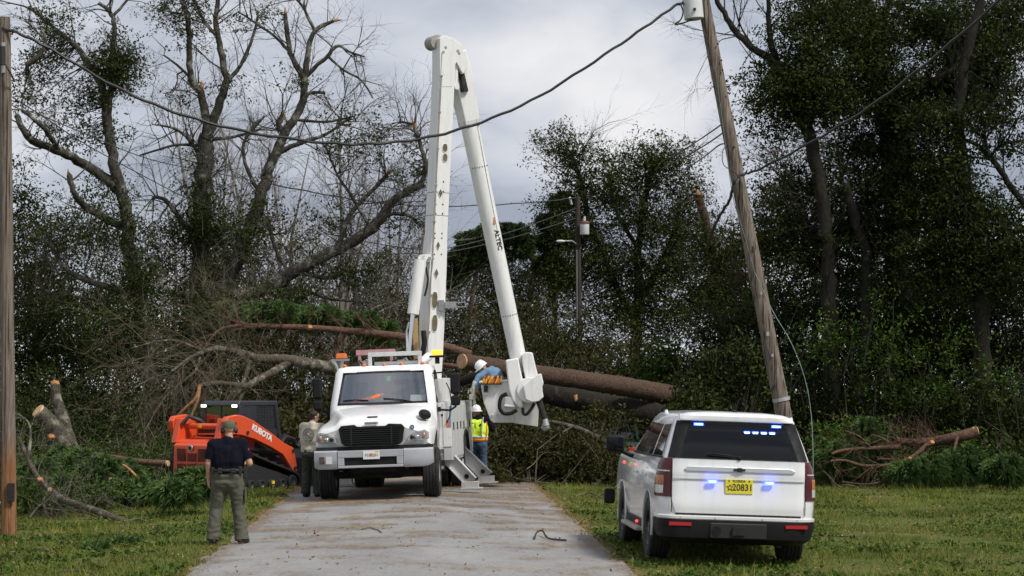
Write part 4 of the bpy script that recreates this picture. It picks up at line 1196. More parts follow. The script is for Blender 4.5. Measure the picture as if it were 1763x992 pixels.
for s in (-1, 1):
    q = MB()
    pts = [(1.98, 1.90), (2.85, 1.90), (2.85, 2.52), (2.30, 2.52)]
    pf = lambda y, z, w: Vector((s * (1.10 - 0.08 * (z - 1.895) / 0.675 + w), y, z))
    q.prism(pts, lambda u, v, w: pf(u, v, w), 0.002, 0.010); q.build('side_window', M['dark_glass'], T)
    q = MB(); q.box((s * 1.125, 2.78, 1.62), (0.03, 0.16, 0.045)); q.build('door_handle', M['black_plastic'], T)
    q = MB(); q.b2(s * 1.117 - 0.003, s * 1.117 + 0.003, 1.94, 1.955, 0.98, 1.85); q.build('door_seam', M['chassis'], T)
    q = MB(); q.b2(s * 1.117 - 0.003, s * 1.117 + 0.003, 2.95, 2.965, 0.98, 1.85); q.build('door_seam', M['chassis'], T)
    q = MB(); q.b2(s * 1.0 - 0.12, s * 1.0 + 0.12, 1.95, 2.85, 0.50, 0.56); q.b2(s * 1.0 - 0.12, s * 1.0 + 0.12, 1.95, 2.85, 0.78, 0.82); q.build('step', M['steel'], T, bevel=0.008)
# interior
q = MB(); q.b2(-1.0, 1.0, 1.95, 2.25, 1.70, 1.88); q.b2(-0.98, 0.98, 2.90, 2.98, 1.0, 1.95); dash = q.build('dashboard', M['interior'], T)
for s in (-1, 1):
    q = MB(); q.b2(s * 0.52 - 0.24, s * 0.52 + 0.24, 2.70, 2.84, 1.5, 2.18); q.b2(s * 0.52 - 0.13, s * 0.52 + 0.13, 2.71, 2.82, 2.19, 2.36); q.build('seat', M['seat_grey'], T, bevel=0.05)
q = MB()
th = np.linspace(0, 2 * math.pi, 25)
q.tube([Vector((0.45 + 0.21 * math.cos(a), 2.36 + 0.05 * math.sin(a), 2.02 + 0.19 * math.sin(a))) for a in th], 0.016, 6, caps=False)
q.tube([(0.45, 2.34, 2.02), (0.45, 2.15, 1.85)], 0.03, 8); q.ball((0.45, 2.34, 2.02), (0.06, 0.03, 0.06))
for a in (R(90), R(210), R(330)): q.tube([(0.45, 2.345, 2.02), (0.45 + 0.2 * math.cos(a), 2.36, 2.02 + 0.18 * math.sin(a))], 0.012, 5)
q.build('steering_wheel', M['black_plastic'], T, smooth=50)
q = MB(); q.b2(0.10, 0.42, 2.955, 2.975, 2.30, 2.40); q.b2(0.52, 0.72, 2.955, 2.975, 2.30, 2.40); q.b2(0.05, 0.35, 2.955, 2.975, 2.08, 2.15); q.build('rear_cab_stripes', M['red_dark'], T)
q = MB()
q.tube([(-0.66, 1.86, 1.965), (-0.50, 1.87, 1.985), (-0.42, 1.87, 2.0), (-0.28, 1.87, 2.01), (-0.10, 1.88, 2.055), (0.02, 1.89, 2.10)], [0.025, 0.05, 0.045, 0.085, 0.09, 0.035], 8, flat=0.6)
for v in range(len(q.v)): q.v[v] = (q.v[v][0], q.v[v][1] + 0.09, q.v[v][2] + 0.012 * math.sin(v * 3.1))
vest_o = q.build('safety_vest', M['orange_cloth'], None, smooth=70)
vest_o.matrix_world = truck.matrix_world.copy()
tag(vest_o, 'crumpled orange vest lying on the dashboard behind the truck windshield', 'vest')
quad_panel('paper_sheet', (0.56, 1.965, 1.91), (0.86, 1.985, 1.905), (0.86, 2.08, 2.06), (0.56, 2.06, 2.07), 0.0, M['paper'], dash)
quad_panel('parking_tag', (0.06, 2.13, 2.37), (0.15, 2.13, 2.37), (0.15, 2.15, 2.48), (0.06, 2.15, 2.48), 0.0, M['green_tag'], T)
# wipers
for (u0, v0, u1, v1) in ((-0.85, 0.14, -0.30, 0.13), (0.02, 0.17, 0.62, 0.05)):
    q = MB(); a, b = ws(u0, v0, 0.04), ws(u1, v1, 0.04)
    q.tube([a, a.lerp(b, .5) + Vector((0, -0.01, 0.015)), b], 0.011, 5); q.build('wiper', M['black_plastic'], T)
# roof: marker lamps, light bar frame, beacons
for x in (-0.83, -0.42, 0.0, 0.36, 0.80):
    q = MB(); q.ball((x, 2.34, 2.715), (0.045, 0.06, 0.035), 10, 6); q.build('marker_lamp', M['orange_lens'], T, smooth=60)
q = MB(); q.b2(-0.42, 0.72, 2.95, 3.02, 2.90, 2.99); q.b2(-0.42, -0.34, 2.952, 3.018, 2.66, 2.90); q.b2(0.64, 0.72, 2.952, 3.018, 2.66, 2.90); q.b2(-0.30, 0.62, 3.05, 3.12, 2.72, 2.79)
q.build('roof_rack', M['body_grey'], T, bevel=0.01)
for x, mt_, b_ in ((-0.95, 'orange_lens', 'steel'), (1.07, 'amber_lit', 'black_plastic')):
    q = MB(); q.lathe((x, 2.75, 2.70), (0, 0, 1), [(0, 0.05), (0.13, 0.05)], 10); q.b2(x - 0.16, x + 0.16, 2.67, 2.83, 2.83, 2.875); bk = q.build('beacon_bracket', M[b_], T)
    q = MB(); q.box((x, 2.75, 2.935), (0.24, 0.14, 0.11), taper=(0.85, 0.8)); q.build('beacon', M[mt_], T, bevel=0.02)
q = MB()
for (x, y, z, r_) in ((-0.70, 3.1, 2.78, .10), (-0.55, 3.2, 2.80, .11), (0.05, 3.2, 2.78, .10), (0.28, 3.2, 2.80, .12), (0.5, 3.3, 2.77, .10)):
    q = MB(); q.box((x, y, z - 0.03), (r_ * 1.6, r_ * 1.2, r_ * 0.8)); q.cyl((x, y, 2.2), (x, y, z), 0.03); q.tube([(x, y, z), (x + 0.08, y - 0.05, z + 0.05), (x + 0.16, y, z - 0.06)], 0.018, 6); q.build('hydraulic_fitting', M['drum_grey'] if r_ > 0.105 else M['chassis'], T, smooth=40)
q = MB(); q.b2(-0.72, 0.10, 3.35, 3.5, 2.95, 3.06); q.b2(-0.68, -0.62, 3.36, 3.42, 1.05, 2.96); q.b2(0.0, 0.06, 3.36, 3.42, 1.05, 2.96); q.build('pink_crossbar', plain('faded_red', (0.50, 0.27, 0.29), 0.6, var=0.2), T)
# exhaust stack and mirrors
q = MB(); q.tube([(-1.08, 3.12, 1.0), (-1.08, 3.12, 2.45), (-1.09, 3.10, 2.62), (-1.14, 3.05, 2.76), (-1.21, 3.0, 2.86)], [0.065, 0.065, 0.062, 0.06, 0.05], 14); q.build('exhaust_stack', M['chrome'], T, smooth=50)
for s in (-1, 1):
    xo = 1.50 if s > 0 else 1.36
    q = MB(); q.box((s * xo, 1.98, 2.27), (0.20, 0.13, 0.44)); mi = q.build('mirror', M['black_plastic'], T, bevel=0.05, segs=3)
    q = MB(); q.box((s * xo, 1.98, 1.92), (0.19, 0.13, 0.21)); q.build('convex_mirror', M['black_plastic'], mi, bevel=0.05, segs=3)
    q = MB(); q.tube([(s * 1.08, 2.05, 1.75), (s * (xo - 0.12), 1.98, 1.72), (s * xo, 1.98, 1.80), (s * xo, 1.98, 1.85)], 0.022, 8); q.build('mirror_arm', M['black_plastic'], mi, smooth=40)
    q = MB(); q.tube([(s * 1.02, 2.2, 2.50), (s * xo, 1.98, 2.52), (s * xo, 1.98, 2.45)], 0.016, 8); q.build('mirror_arm', M['black_plastic'], mi, smooth=40)
    q = MB(); q.box((s * 1.13, 2.05, 1.75), (0.10, 0.10, 0.10)); q.build('arm_bracket', M['black_plastic'], mi, bevel=0.01)
# utility body
q = MB(); q.b2(-1.0, 1.0, 3.2, 8.1, 0.92, 1.05); q.b2(-0.98, 0.98, 3.25, 3.32, 1.05, 2.2); q.build('deck', M['body_grey'], T)
for s in (-1, 1):
    q = MB()
    side = [(3.20, 0.66), (5.62, 0.66), (5.66, 0.90), (5.82, 1.12), (6.1, 1.22), (6.5, 1.22), (6.78, 1.12), (6.94, 0.9), (6.98, 0.66), (8.0, 0.66), (8.0, 1.90), (3.20, 1.90)]
    q.prism(side, lambda u, v, w: (s * w, u, v), 0.78, 1.28); cb = q.build('cabinet', M['body_grey'], T, bevel=0.012)
    for (a, b, z0, z1) in ((3.26, 4.02, 0.72, 1.84), (4.08, 4.80, 0.72, 1.84), (4.86, 5.55, 0.72, 1.84), (5.62, 7.0, 1.30, 1.84), (7.06, 7.94, 0.72, 1.84)):
        q = MB(); q.prism([(a, z0), (b, z0), (b, z1), (a, z1)], lambda u, v, w: (s * w, u, v), 1.282, 1.300); dr = q.build('cabinet_door', M['body_grey'], cb, bevel=0.006)
        q = MB(); q.prism([(a + 0.06, 1.30), (a + 0.13, 1.30), (a + 0.13, 1.46), (a + 0.06, 1.46)], lambda u, v, w: (s * w, u, v), 1.301, 1.318); q.build('door_latch', M['black_plastic'], cb)
    q = MB()
    arch = [Vector((s * 1.285, 6.3 + 0.66 * math.cos(a), 0.62 + 0.62 * math.sin(a))) for a in np.linspace(0, math.pi, 15)]
    q.tube(arch, 0.035, 6); q.build('wheel_arch_trim', M['black_plastic'], cb, smooth=50)
# upper chest, image right, with stickers on its front
q = MB(); q.b2(0.62, 1.20, 3.25, 4.7, 1.905, 2.40); uc = q.build('tool_chest', M['boom_white'], T, bevel=0.012)
q = MB(); q.b2(0.55, 1.275, 3.185, 3.197, 0.95, 1.89); q.build('cabinet_front', M['boom_white'], T, bevel=0.004)
q = MB(); q.b2(1.24, 1.27, 3.178, 3.184, 1.36, 1.80); q.build('blue_strip', M['blue_tape'], T)
q = MB(); q.b2(1.17, 1.235, 3.178, 3.184, 1.36, 1.50); q.build('orange_sticker', M['orange_lens'], T)
q = MB(); q.tube([(1.20, 3.15, 2.3), (1.27, 3.12, 2.15), (1.30, 3.11, 1.9), (1.26, 3.13, 1.6), (1.18, 3.15, 1.45)], 0.012, 6); q.build('hose', M['black_plastic'], T, smooth=60)
q = MB(); q.box((-0.95, 4.4, 2.1), (0.5, 1.8, 0.4)); q.build('tool_chest', M['body_grey'], T, bevel=0.012)
# outriggers
def outrigger(top, foot, y, wid):
    top, foot = Vector(top), Vector(foot)
    d = (foot - top).normalized(); yv = Vector((0, 1, 0)); nrm = d.cross(yv).normalized()
    if nrm.z < 0: nrm = -nrm
    g_ = empty('outrigger', (0, 0, 0), parent=T)
    rot = Matrix((d, yv, nrm)).transposed()
    c = (top + foot) / 2; ln = (foot - top).length
    q = MB()
    q.box(c, (ln, 0.05, wid), rot); q.box(c + nrm * (wid / 2), (ln, 0.20, 0.025), rot); q.box(c - nrm * (wid / 2), (ln, 0.20, 0.025), rot)
    q.build('leg', M['outrigger'], g_, bevel=0.004)
    q = MB(); q.box((foot.x + (-0.03 if foot.x > 0 else 0.03), foot.y, foot.z - 0.06), (0.36, 0.24, 0.16)); q.box((foot.x, foot.y, foot.z - 0.13), (0.46, 0.34, 0.03)); q.build('foot', M['outrigger'], g_, bevel=0.008)
    q = MB(); p = foot - d * 0.16 + nrm * 0.01; q.cyl(p + Vector((0, -0.045, 0)), p + Vector((0, -0.02, 0)), 0.05, n=18); q.build('pin', M['black_plastic'], g_, smooth=40)
    return g_
outrigger((0.98, 3.62, 0.90), (1.62, 3.62, 0.17), 3.62, 0.26)
outrigger((0.98, 6.9, 0.90), (1.70, 6.9, 0.16), 6.9, 0.26)
outrigger((-1.05, 3.62, 0.80), (-1.52, 3.62, 0.22), 3.62, 0.26)
outrigger((-1.05, 6.9, 0.80), (-1.60, 6.9, 0.24), 6.9, 0.26)
for s in (-1, 1):
    q = MB(); q.b2(s * 0.9 - 0.15, s * 0.9 + 0.15, 3.50, 3.74, 0.70, 1.0); q.b2(s * 0.9 - 0.15, s * 0.9 + 0.15, 6.78, 7.0, 0.70, 1.0); q.build('outrigger_housing', M['outrigger'], T, bevel=0.01)

# turntable and boom, laid out in the world and brought into the truck's frame
BY = 50.3
def W(px, py, Y): return TL(px, py, Y)
base = W(738, 640, BY); elbow = W(765, 78, BY)
q = MB(); q.lathe((base.x - 0.1, base.y, 1.05), (0, 0, 1), [(0, 0.55), (0.06, 0.55), (0.08, 0.40), (1.1, 0.36), (1.15, 0.48), (1.35, 0.48)], 24); q.build('turntable', M['boom_white'], T, smooth=40)
mdir = Vector((math.cos(R(30)), math.sin(R(30)), 0))        # the way the boom folds
nside = Vector((math.sin(R(30)), -math.cos(R(30)), 0))      # the normal of its side plates, toward the camera
ax = (elbow - base).normalized()
mfold = (mdir - ax * mdir.dot(ax)).normalized()
nside = (nside - ax * nside.dot(ax) - mfold * nside.dot(mfold)).normalized()
def bsec(t, wm, wn, shift=0.0):
    c = base.lerp(elbow, t) + mfold * shift + nside * (0.25 - wn / 2)
    return [c - mfold * wm / 2 + nside * wn / 2, c + mfold * wm / 2 + nside * wn / 2, c + mfold * wm / 2 - nside * wn / 2, c - mfold * wm / 2 - nside * wn / 2]
q = MB()
q.loft([bsec(-0.02, .30, .46, .06), bsec(0.05, .36, .48, .04), bsec(0.14, .40, .50, .02), bsec(0.30, .42, .50, 0.0), bsec(0.34, .41, .48), bsec(0.42, .37, .42), bsec(0.70, .37, .42), bsec(0.95, .37, .42), bsec(1.0, .37, .42)], closed=True, caps=True)
lb = q.build('lower_boom', M['boom_white'], T, bevel=0.012)
faceN = nside
def on_plate(px, py, extra=0.0):
    """The point of the boom's side plate seen at a pixel."""
    o_, d = Vector((0, 0, CAMH)), ray(px, py)
    p0 = truck.matrix_world @ (base + nside * 0.25); nw = (truck.matrix_world.to_3x3() @ nside).normalized()
    pt = o_ + d * ((p0 - o_).dot(nw) / d.dot(nw))
    return TINV @ pt
def lozenge(px, py, hw, hh, kind='o', name='inspection_hole'):
    c = on_plate(px, py)
    q = MB(); pts = []
    if kind == 'o':
        for a in np.linspace(0, 2 * math.pi, 24, endpoint=False):
            u, v = math.cos(a), math.sin(a)
            pts.append((hw * abs(u) ** 0.7 * (1 if u > 0 else -1), hh * abs(v) ** (0.9) * (1 if v > 0 else -1)))
    else:
        pts = [(0, hh), (hw * .6, hh * .45), (hw, 0), (hw * .6, -hh * .45), (0, -hh), (-hw * .6, -hh * .45), (-hw, 0), (-hw * .6, hh * .45)]
    mo = mfold
    q.prism(pts, lambda u, v, w: c + mo * u + ax * v + nside * w, -0.01, 0.006)
    o = q.build(name, M['cut_olive'], lb)
    q = MB(); ring = [c + mo * u * 1.12 + ax * v * 1.06 + nside * 0.007 for u, v in pts]; ring.append(ring[0]); q.tube(ring, 0.007, 5, caps=False); q.build('rim', M['boom_white'], o)
for px, py, hw, hh, k in ((762, 130, .045, .10, 'd'), (766, 255, .055, .09, 'o'), (766, 272, .055, .09, 'o'), (758, 333, .05, .10, 'd'), (754, 423, .045, .10, 'd'), (751, 471, .05, .11, 'd'), (748, 517, .065, .18, 'o'), (748, 557, .065, .18, 'o')):
    lozenge(px, py, hw, hh, k)
# weld rows and bolts on the plate
q = MB()
for py in (313, 330, 352, 368, 402, 410, 438):
    for px in (751, 763):
        c = on_plate(px + (330 - py) * 0.03, py)
        q.cyl(c - nside * 0.01, c + nside * 0.01, 0.016, n=8)
q.build('bolt_heads', M['chassis'], lb)
for t in (0.545, 0.475):
    q = MB(); q.loft([bsec(t - 0.0012, .376, .428), bsec(t + 0.0012, .376, .428)], closed=True, caps=True); q.build('joint_band', M['drum_grey'], lb)
# boom tip drum and cap plate
tipc = W(748, 74, BY)
q = MB(); q.cyl(tipc + nside * 0.17, tipc - nside * 0.20, 0.16, n=24); q.build('boom_drum', M['drum_grey'], T, smooth=40)
q = MB()
cap = [(757, 66), (764, 61), (780, 66), (796, 78), (803, 95), (805, 118), (797, 128), (786, 108), (780, 118), (778, 150), (757, 150)]
capP = [on_plate(a, b) for a, b in cap]
q.add([p + nside * 0.008 for p in capP] + [p - nside * 0.42 for p in capP], [tuple(range(len(cap))), tuple(range(len(cap), 2 * len(cap)))[::-1]] + [(i, (i + 1) % len(cap), len(cap) + (i + 1) % len(cap), len(cap) + i) for i in range(len(cap))])
q.build('elbow_plate', M['boom_white'], T, bevel=0.015)
q = MB()
for (px, py) in ((767, 82), (790, 92), (763, 90), (788, 88)):
    c = on_plate(px, py); q.cyl(c - nside * 0.005, c + nside * 0.012, 0.035, n=14)
q.build('elbow_pins', M['steel'], T, smooth=40)
# upper boom: steel root then glass-fibre tube
u0, u1 = W(783, 92, BY + 0.25), W(897, 640, BY + 1.15)
uax = (u1 - u0).normalized(); ufold = (mdir - uax * mdir.dot(uax)).normalized(); un = uax.cross(ufold).normalized()
def usec(t, wm, wn): 
    c = u0.lerp(u1, t)
    return [c - ufold * wm / 2 + un * wn / 2, c + ufold * wm / 2 + un * wn / 2, c + ufold * wm / 2 - un * wn / 2, c - ufold * wm / 2 - un * wn / 2]
q = MB(); q.loft([usec(-0.005, .40, .42), usec(0.06, .46, .46), usec(0.13, .42, .46), usec(0.23, .36, .40)], closed=True, caps=True); q.build('upper_boom_root', M['boom_white'], T, bevel=0.03, segs=3)
q = MB(); pts = [u0.lerp(u1, t) for t in np.linspace(0.17, 1.0, 9)]; q.tube(pts, [0.205, 0.203, .200, .198, .195, .192, .190, .188, .186], 28)
ub = q.build('upper_boom', M['boom_white'], T, smooth=50)
for t in (0.355, 0.82):
    for k in range(9):
        a = -1.2 + 2.4 * k / 8
        c = u0.lerp(u1, t); rr = 0.208 - 0.022 * t
        dirv = (un * -1 if un.y > 0 else un) * math.cos(a) + ufold * math.sin(a)
        q = MB(); p = c + dirv * (rr + 0.001); q.box(p, (0.018, 0.018, 0.022)); q.build('rivet', M['chassis'], ub)
front = un if un.y < 0 else -un
lc = u0.lerp(u1, 0.585) + front * 0.198
lettering('ALTEC', 0.155, M['ink'], ub, lc + ufold * 0.02, uax, -ufold if (uax.cross(-ufold)).dot(front) > 0 else ufold, extrude=0.002, bold=0.004)
q = MB(); c = u0.lerp(u1, 0.525) + front * 0.199; q.box(c, (0.09, 0.006, 0.16)); q.build('orange_logo', plain('faded_orange', (0.55, 0.30, 0.20), 0.6, var=0.5, scale=25), ub)
# dark cylinder added as the elbow gap's shade, and rods between the booms
q = MB(); a, b = W(791, 118, BY + 0.12), W(800, 158, BY + 0.1); q.tube([a, b], 0.09, 10); q.build('elbow_gap_shade', M['chassis'], T)
for (p0, p1, r_) in (((786, 108), (784, 146), .05), ((782, 100), (785, 150), .035)):
    q = MB(); q.cyl(W(p0[0], p0[1], BY - 0.02), W(p1[0], p1[1], BY - 0.05), r_, n=12); c = W(p1[0], p1[1], BY - 0.05); q.cyl(c - nside * .06, c + nside * .06, 0.06, n=14); q.build('elbow_link', M['boom_white'], T, smooth=40)
# lift cylinder
q = MB(); q.cyl(W(724, 448, BY - 0.45), W(711, 541, BY - 0.55), 0.135, 0.13, n=22); lc_ = q.build('lift_cylinder', M['boom_white'], T, smooth=40)
q = MB(); q.cyl(W(711, 540, BY - 0.55), W(704, 612, BY - 0.6), 0.05, n=14); q.build('piston_rod', M['chrome'], lc_, smooth=40)
q = MB(); c = W(731, 445, BY - 0.3); q.cyl(c - nside * 0.18, c + nside * 0.20, 0.09, n=18); q.box(c + Vector((-0.07, 0.02, -0.02)), (0.12, 0.2, 0.12)); q.build('cylinder_clevis', M['boom_white'], lc_, smooth=40)
q = MB(); c = W(733, 446, BY - 0.32); q.cyl(c + nside * 0.201, c + nside * 0.215, 0.045, n=14); q.build('cylinder_pin', M['steel'], lc_, smooth=40)
q = MB(); q.tube([W(733, 460, BY - .35), W(737, 480, BY - .4), W(735, 495, BY - .42), W(731, 510, BY - .42)], 0.022, 8); q.build('hydraulic_hose', M['black_plastic'], T, smooth=50)
q = MB(); q.box(W(716, 585, BY - 0.2), (0.10, 0.15, 0.95)); q.build('timber_strut', M['tan_wood'], T)
q = MB(); q.tube([W(701, 612, BY - .3), W(700, 570, BY - .3), W(704, 556, BY - .3), W(710, 556, BY - .3)], 0.02, 8); q.build('hand_rail', M['boom_white'], T, smooth=50)
q = MB(); q.tube([W(729, 570, BY - .45), W(731, 590, BY - .5), W(728, 606, BY - .5), W(724, 612, BY - .5)], 0.06, 8); q.build('hose_bundle', M['black_plastic'], T, smooth=50)
q = MB(); q.tube([W(738, 614, BY - .6), W(728, 622, BY - .8), W(722, 628, BY - .8)], [0.10, .09, .07], 10); q.build('turntable_cover', M['boom_white'], T, smooth=50)
# saddle bracket on the lower boom
q = MB()
a = W(760, 526, BY - 0.2)
q.box(a, (0.12, 0.14, 0.24)); q.box(a + Vector((0.20, 0, 0)), (0.26, 0.10, 0.14)); q.box(a + Vector((0.43, 0, 0.05)), (0.22, 0.08, 0.02)); q.box(a + Vector((0.43, 0, -0.05)), (0.22, 0.08, 0.02)); q.box(a + Vector((0.53, 0, 0)), (0.02, 0.08, 0.12))
q.build('saddle_bracket', M['steel'], T, bevel=0.006)
# boom tip, levelling knuckle and bucket
KY = BY + 0.75
def plate_px(poly, y0, y1, name, mat, bevel=0.03, parent=T):
    q = MB(); n_ = len(poly)
    A = [W(a, b, y0) for a, b in poly]; B = [W(a, b, y1) for a, b in poly]
    q.add(A + B, [tuple(range(n_)), tuple(range(n_, 2 * n_))[::-1]] + [(i, (i + 1) % n_, n_ + (i + 1) % n_, n_ + i) for i in range(n_)])
    return q.build(name, M[mat], parent, bevel=bevel, segs=3)
tip = plate_px([(870, 620), (892, 616), (897, 640), (902, 662), (900, 690), (901, 703), (893, 702), (882, 690), (876, 672)], KY - 0.25, KY + 0.35, 'boom_tip', 'boom_white', 0.04)
plate_px([(898, 611), (905, 606), (917, 607), (922, 630), (927, 648), (918, 660), (905, 655), (902, 640), (900, 630)], KY - 0.12, KY + 0.25, 'tip_arm', 'boom_white', 0.03)
q = MB(); c = W(912, 672, KY - 0.30); cb_ = W(912, 672, KY + 0.2); q.cyl(c, cb_, 0.29, n=32); q.build('knuckle_drum', M['boom_white'], T, bevel=0.02)
plate_px([(900, 664), (924, 645), (932, 643), (936, 660), (933, 668), (936, 684), (928, 691), (916, 693), (905, 688)], KY - 0.42, KY - 0.31, 'knuckle_cover', 'boom_white', 0.025)
q = MB()
bk = [(0.0, [(829, 660), (932, 668)]), ]
def bucket_ring(tl, tr, y0, y1, z_inset):
    return [W(tl[0], tl[1], y0), W(tr[0], tr[1], y0), W(tr[0], tr[1], y1), W(tl[0], tl[1], y1)]
q.loft([bucket_ring((844, 722), (926, 735), KY + 0.02, KY + 0.62, 0), bucket_ring((833, 694), (927, 712), KY - 0.04, KY + 0.68, 0), bucket_ring((829, 668), (927, 672), KY - 0.06, KY + 0.70, 0), bucket_ring((827, 657), (928, 652), KY - 0.10, KY + 0.74, 0),
        bucket_ring((829, 657), (926, 652), KY - 0.05, KY + 0.68, 0), bucket_ring((838, 704), (923, 726), KY + 0.06, KY + 0.58, 0)], closed=True, caps=True)
bucket = q.build('bucket', M['boom_white'], T, bevel=0.045, segs=3)
q = MB(); ring = [W(827, 658, KY - .10), W(928, 653, KY - .10), W(928, 653, KY + .74), W(827, 658, KY + .74), W(827, 658, KY - .10)]; q.tube(ring, 0.03, 8); q.build('bucket_rim', M['boom_white'], bucket, smooth=50)
plate_px([(846, 713), (888, 712), (886, 728), (848, 728)], KY - 0.02, KY + 0.03, 'bucket_step', 'body_grey', 0.02, bucket)
plate_px([(833, 664), (840, 664), (840, 675), (833, 675)], KY - 0.125, KY - 0.07, 'black_decal', 'ink', 0.002, bucket)
plate_px([(832, 677), (841, 677), (841, 680), (832, 680)], KY - 0.115, KY - 0.07, 'grey_decal', 'drum_grey', 0.002, bucket)
for pts, r_ in (([(873, 678), (863, 684), (860, 700), (866, 711), (878, 712), (890, 706)], 0.045), ([(900, 702), (901, 712), (907, 713), (914, 705), (920, 694)], 0.036)):
    q = MB(); q.tube([Vector(v) for v in crom([tuple(W(a, b, KY - 0.32)) for a, b in pts], 5)], r_, 10); q.build('hose_loop', M['black_plastic'], T, smooth=60)
q = MB(); q.cyl(W(868, 699, KY - .2), W(886, 700, KY - .2), 0.04); q.box(W(877, 692, KY - .15), (0.2, 0.15, 0.22)); q.build('control_valve', M['body_grey'], T, bevel=0.01)
q = MB(); q.cyl(W(928, 690, KY - .25), W(938, 722, KY - .3), 0.075, 0.07, n=16); ja = q.build('jib_cylinder', M['chassis'], T, smooth=40)
q = MB(); q.ball(W(939, 736, KY - .3), (0.10, 0.06, 0.08)); q.cyl(W(938, 720, KY - .3), W(940, 733, KY - .3), 0.06, 0.09); q.build('winch_hook', M['steel'], ja, smooth=50)
q = MB(); q.tube([W(923, 692, KY - .3), W(930, 712, KY - .35), W(937, 738, KY - .35)], 0.008, 5); q.build('winch_line', M['black_plastic'], ja)
# rack of yellow clamp sticks on the bucket rim
cr_ = empty('clamp_rack', W(848, 658, KY - 0.18))
cr_.location = at(848, 660, KY - 0.16)
tag(cr_, 'rack of small yellow and orange clamps hung over the bucket rim', 'clamp rack')
q = MB(); q.b2(-0.26, 0.20, -0.04, 0.10, -0.03, 0.02); q.build('tray', M['ink'], cr_)
rc = random.Random(5)
for rr in range(2):
    for k in range(11):
        x = -0.23 + 0.036 * k + 0.02 * rr
        q = MB(); q.tube([(x, -0.03 + 0.07 * rr, 0.0), (x + rc.gauss(0.03, .01), -0.04 + 0.08 * rr, 0.05 + 0.04 * rr), (x + rc.gauss(.05, .012), -0.04 + 0.08 * rr, 0.10 + 0.07 * rr)], 0.018, 6)
        q.build('clamp', [M['yellow'], M['orange_lens'], M['yellow'], M['red_dark']][rc.randint(0, 3)], cr_, smooth=50)
# hydraulic lines clipped along both booms, hose clamps, weld beads
for off, t0, t1 in ((-0.165, 0.05, 0.97), (-0.145, 0.10, 0.90)):
    q = MB(); q.tube([base.lerp(elbow, t) + mfold * (off * (1.1 if t < 0.3 else 1.0)) + nside * (0.262 + 0.004 * math.sin(40 * t)) for t in np.linspace(t0, t1, 26)], 0.009, 6); q.build('hydraulic_line', M['drum_grey'], lb, smooth=60)
for t in np.linspace(0.12, 0.9, 8):
    q = MB(); q.box(base.lerp(elbow, t) + mfold * -0.155 + nside * 0.262, (0.07, 0.03, 0.03)); q.build('line_clamp', M['steel'], lb)
q = MB(); q.tube([u0.lerp(u1, t) + front * (0.206 - 0.02 * t) + ufold * (0.07 + 0.02 * math.sin(9 * t)) for t in np.linspace(0.2, 0.62, 20)], 0.006, 5); q.build('control_line', M['drum_grey'], ub, smooth=60)
q = MB(); q.loft([usec(0.205, .372, .412), usec(0.222, .372, .412)], closed=True, caps=True); q.build('clamp_collar', M['body_grey'], ub, bevel=0.008)
for t in (0.47, 0.70, 0.93):
    q = MB(); c = u0.lerp(u1, t); q.tube([c - uax * 0.012, c + uax * 0.012], 0.207 - 0.022 * t, 28); q.build('tube_band', M['drum_grey'] if t < 0.9 else M['body_grey'], ub, smooth=50)
# ------------------------------------------------------------------ police SUV on the right verge
SY = 29.3
SX = at(1268, 900, SY).x
suv = empty('police_suv', (SX, SY, gz(SX, SY)), (0, R(2.0), R(3.4)))
suv.scale = (1.02, 1.02, 1.045)
tag(suv, 'white police SUV with flashing blue lights parked on the grass verge, seen from behind', 'suv')
S = suv
M['suv_white'] = paint('suv_white', (0.74, 0.75, 0.765), 0.2, 0.9, (0.36, 0.33, 0.28), 0.32, low=0.95)
M['satin'] = plain('satin', (0.66, 0.67, 0.70), 0.35, metal=0.5)
M['tail_red'] = plain('tail_red', (0.065, 0.003, 0.006), 0.2)
M['reflector_red'] = plain('reflector_red', (0.42, 0.015, 0.02), 0.3)
M['tail_clear'] = plain('tail_clear', (0.62, 0.60, 0.58), 0.15, metal=0.3, var=0.3, scale=25)
M['tail_amber'] = plain('tail_amber', (0.45, 0.16, 0.05), 0.2, var=0.4, scale=25)
M['blue_lit'] = emit('blue_lit', (0.02, 0.06, 1.0), 11.0, (0.02, 0.05, 0.5))
M['blue_core'] = emit('blue_core', (0.25, 0.42, 1.0), 7.0, (0.3, 0.4, 0.9))
M['red_lit'] = emit('red_lit', (1.0, 0.05, 0.03), 3.0, (0.4, 0.02, 0.02))
M['plate_yellow'] = plain('plate_yellow', (0.72, 0.62, 0.05), 0.4)
# shells as stacked plan outlines: (z, half width, rear y, front y, corner radius)
low = [(0.34, 0.92, 0.14, 5.16, .20), (0.42, 0.965, 0.06, 5.24, .25), (0.56, 0.99, 0.01, 5.30, .28), (0.74, 1.012, 0.0, 5.32, .30), (0.90, 1.018, 0.03, 5.31, .30), (1.08, 1.008, 0.045, 5.28, .28), (1.215, 0.985, 0.055, 5.22, .26), (1.27, 0.965, 0.065, 5.10, .24), (1.285, 0.93, 0.10, 5.0, .22)]
q = MB(); rings = [rrect(h, a, b, z, r, 6) for z, h, a, b, r in low]
q.loft(rings, closed=True, caps=True)
body = q.build('body', M['suv_white'], S, smooth=40)
for y in (1.22, 4.30):
    c = MB(); c.cyl((-1.3, y, 0.40), (1.3, y, 0.40), 0.475, n=40); cut = c.build('cutter', M['chassis'], S)
    md = body.modifiers.new('arch', 'BOOLEAN'); md.operation = 'DIFFERENCE'; md.object = cut; md.solver = 'EXACT'
    cut.hide_render = True
bpy.context.view_layer.update()
dg = bpy.context.evaluated_depsgraph_get()
bm2 = bpy.data.meshes.new_from_object(body.evaluated_get(dg))
body.modifiers.clear(); body.data = bm2
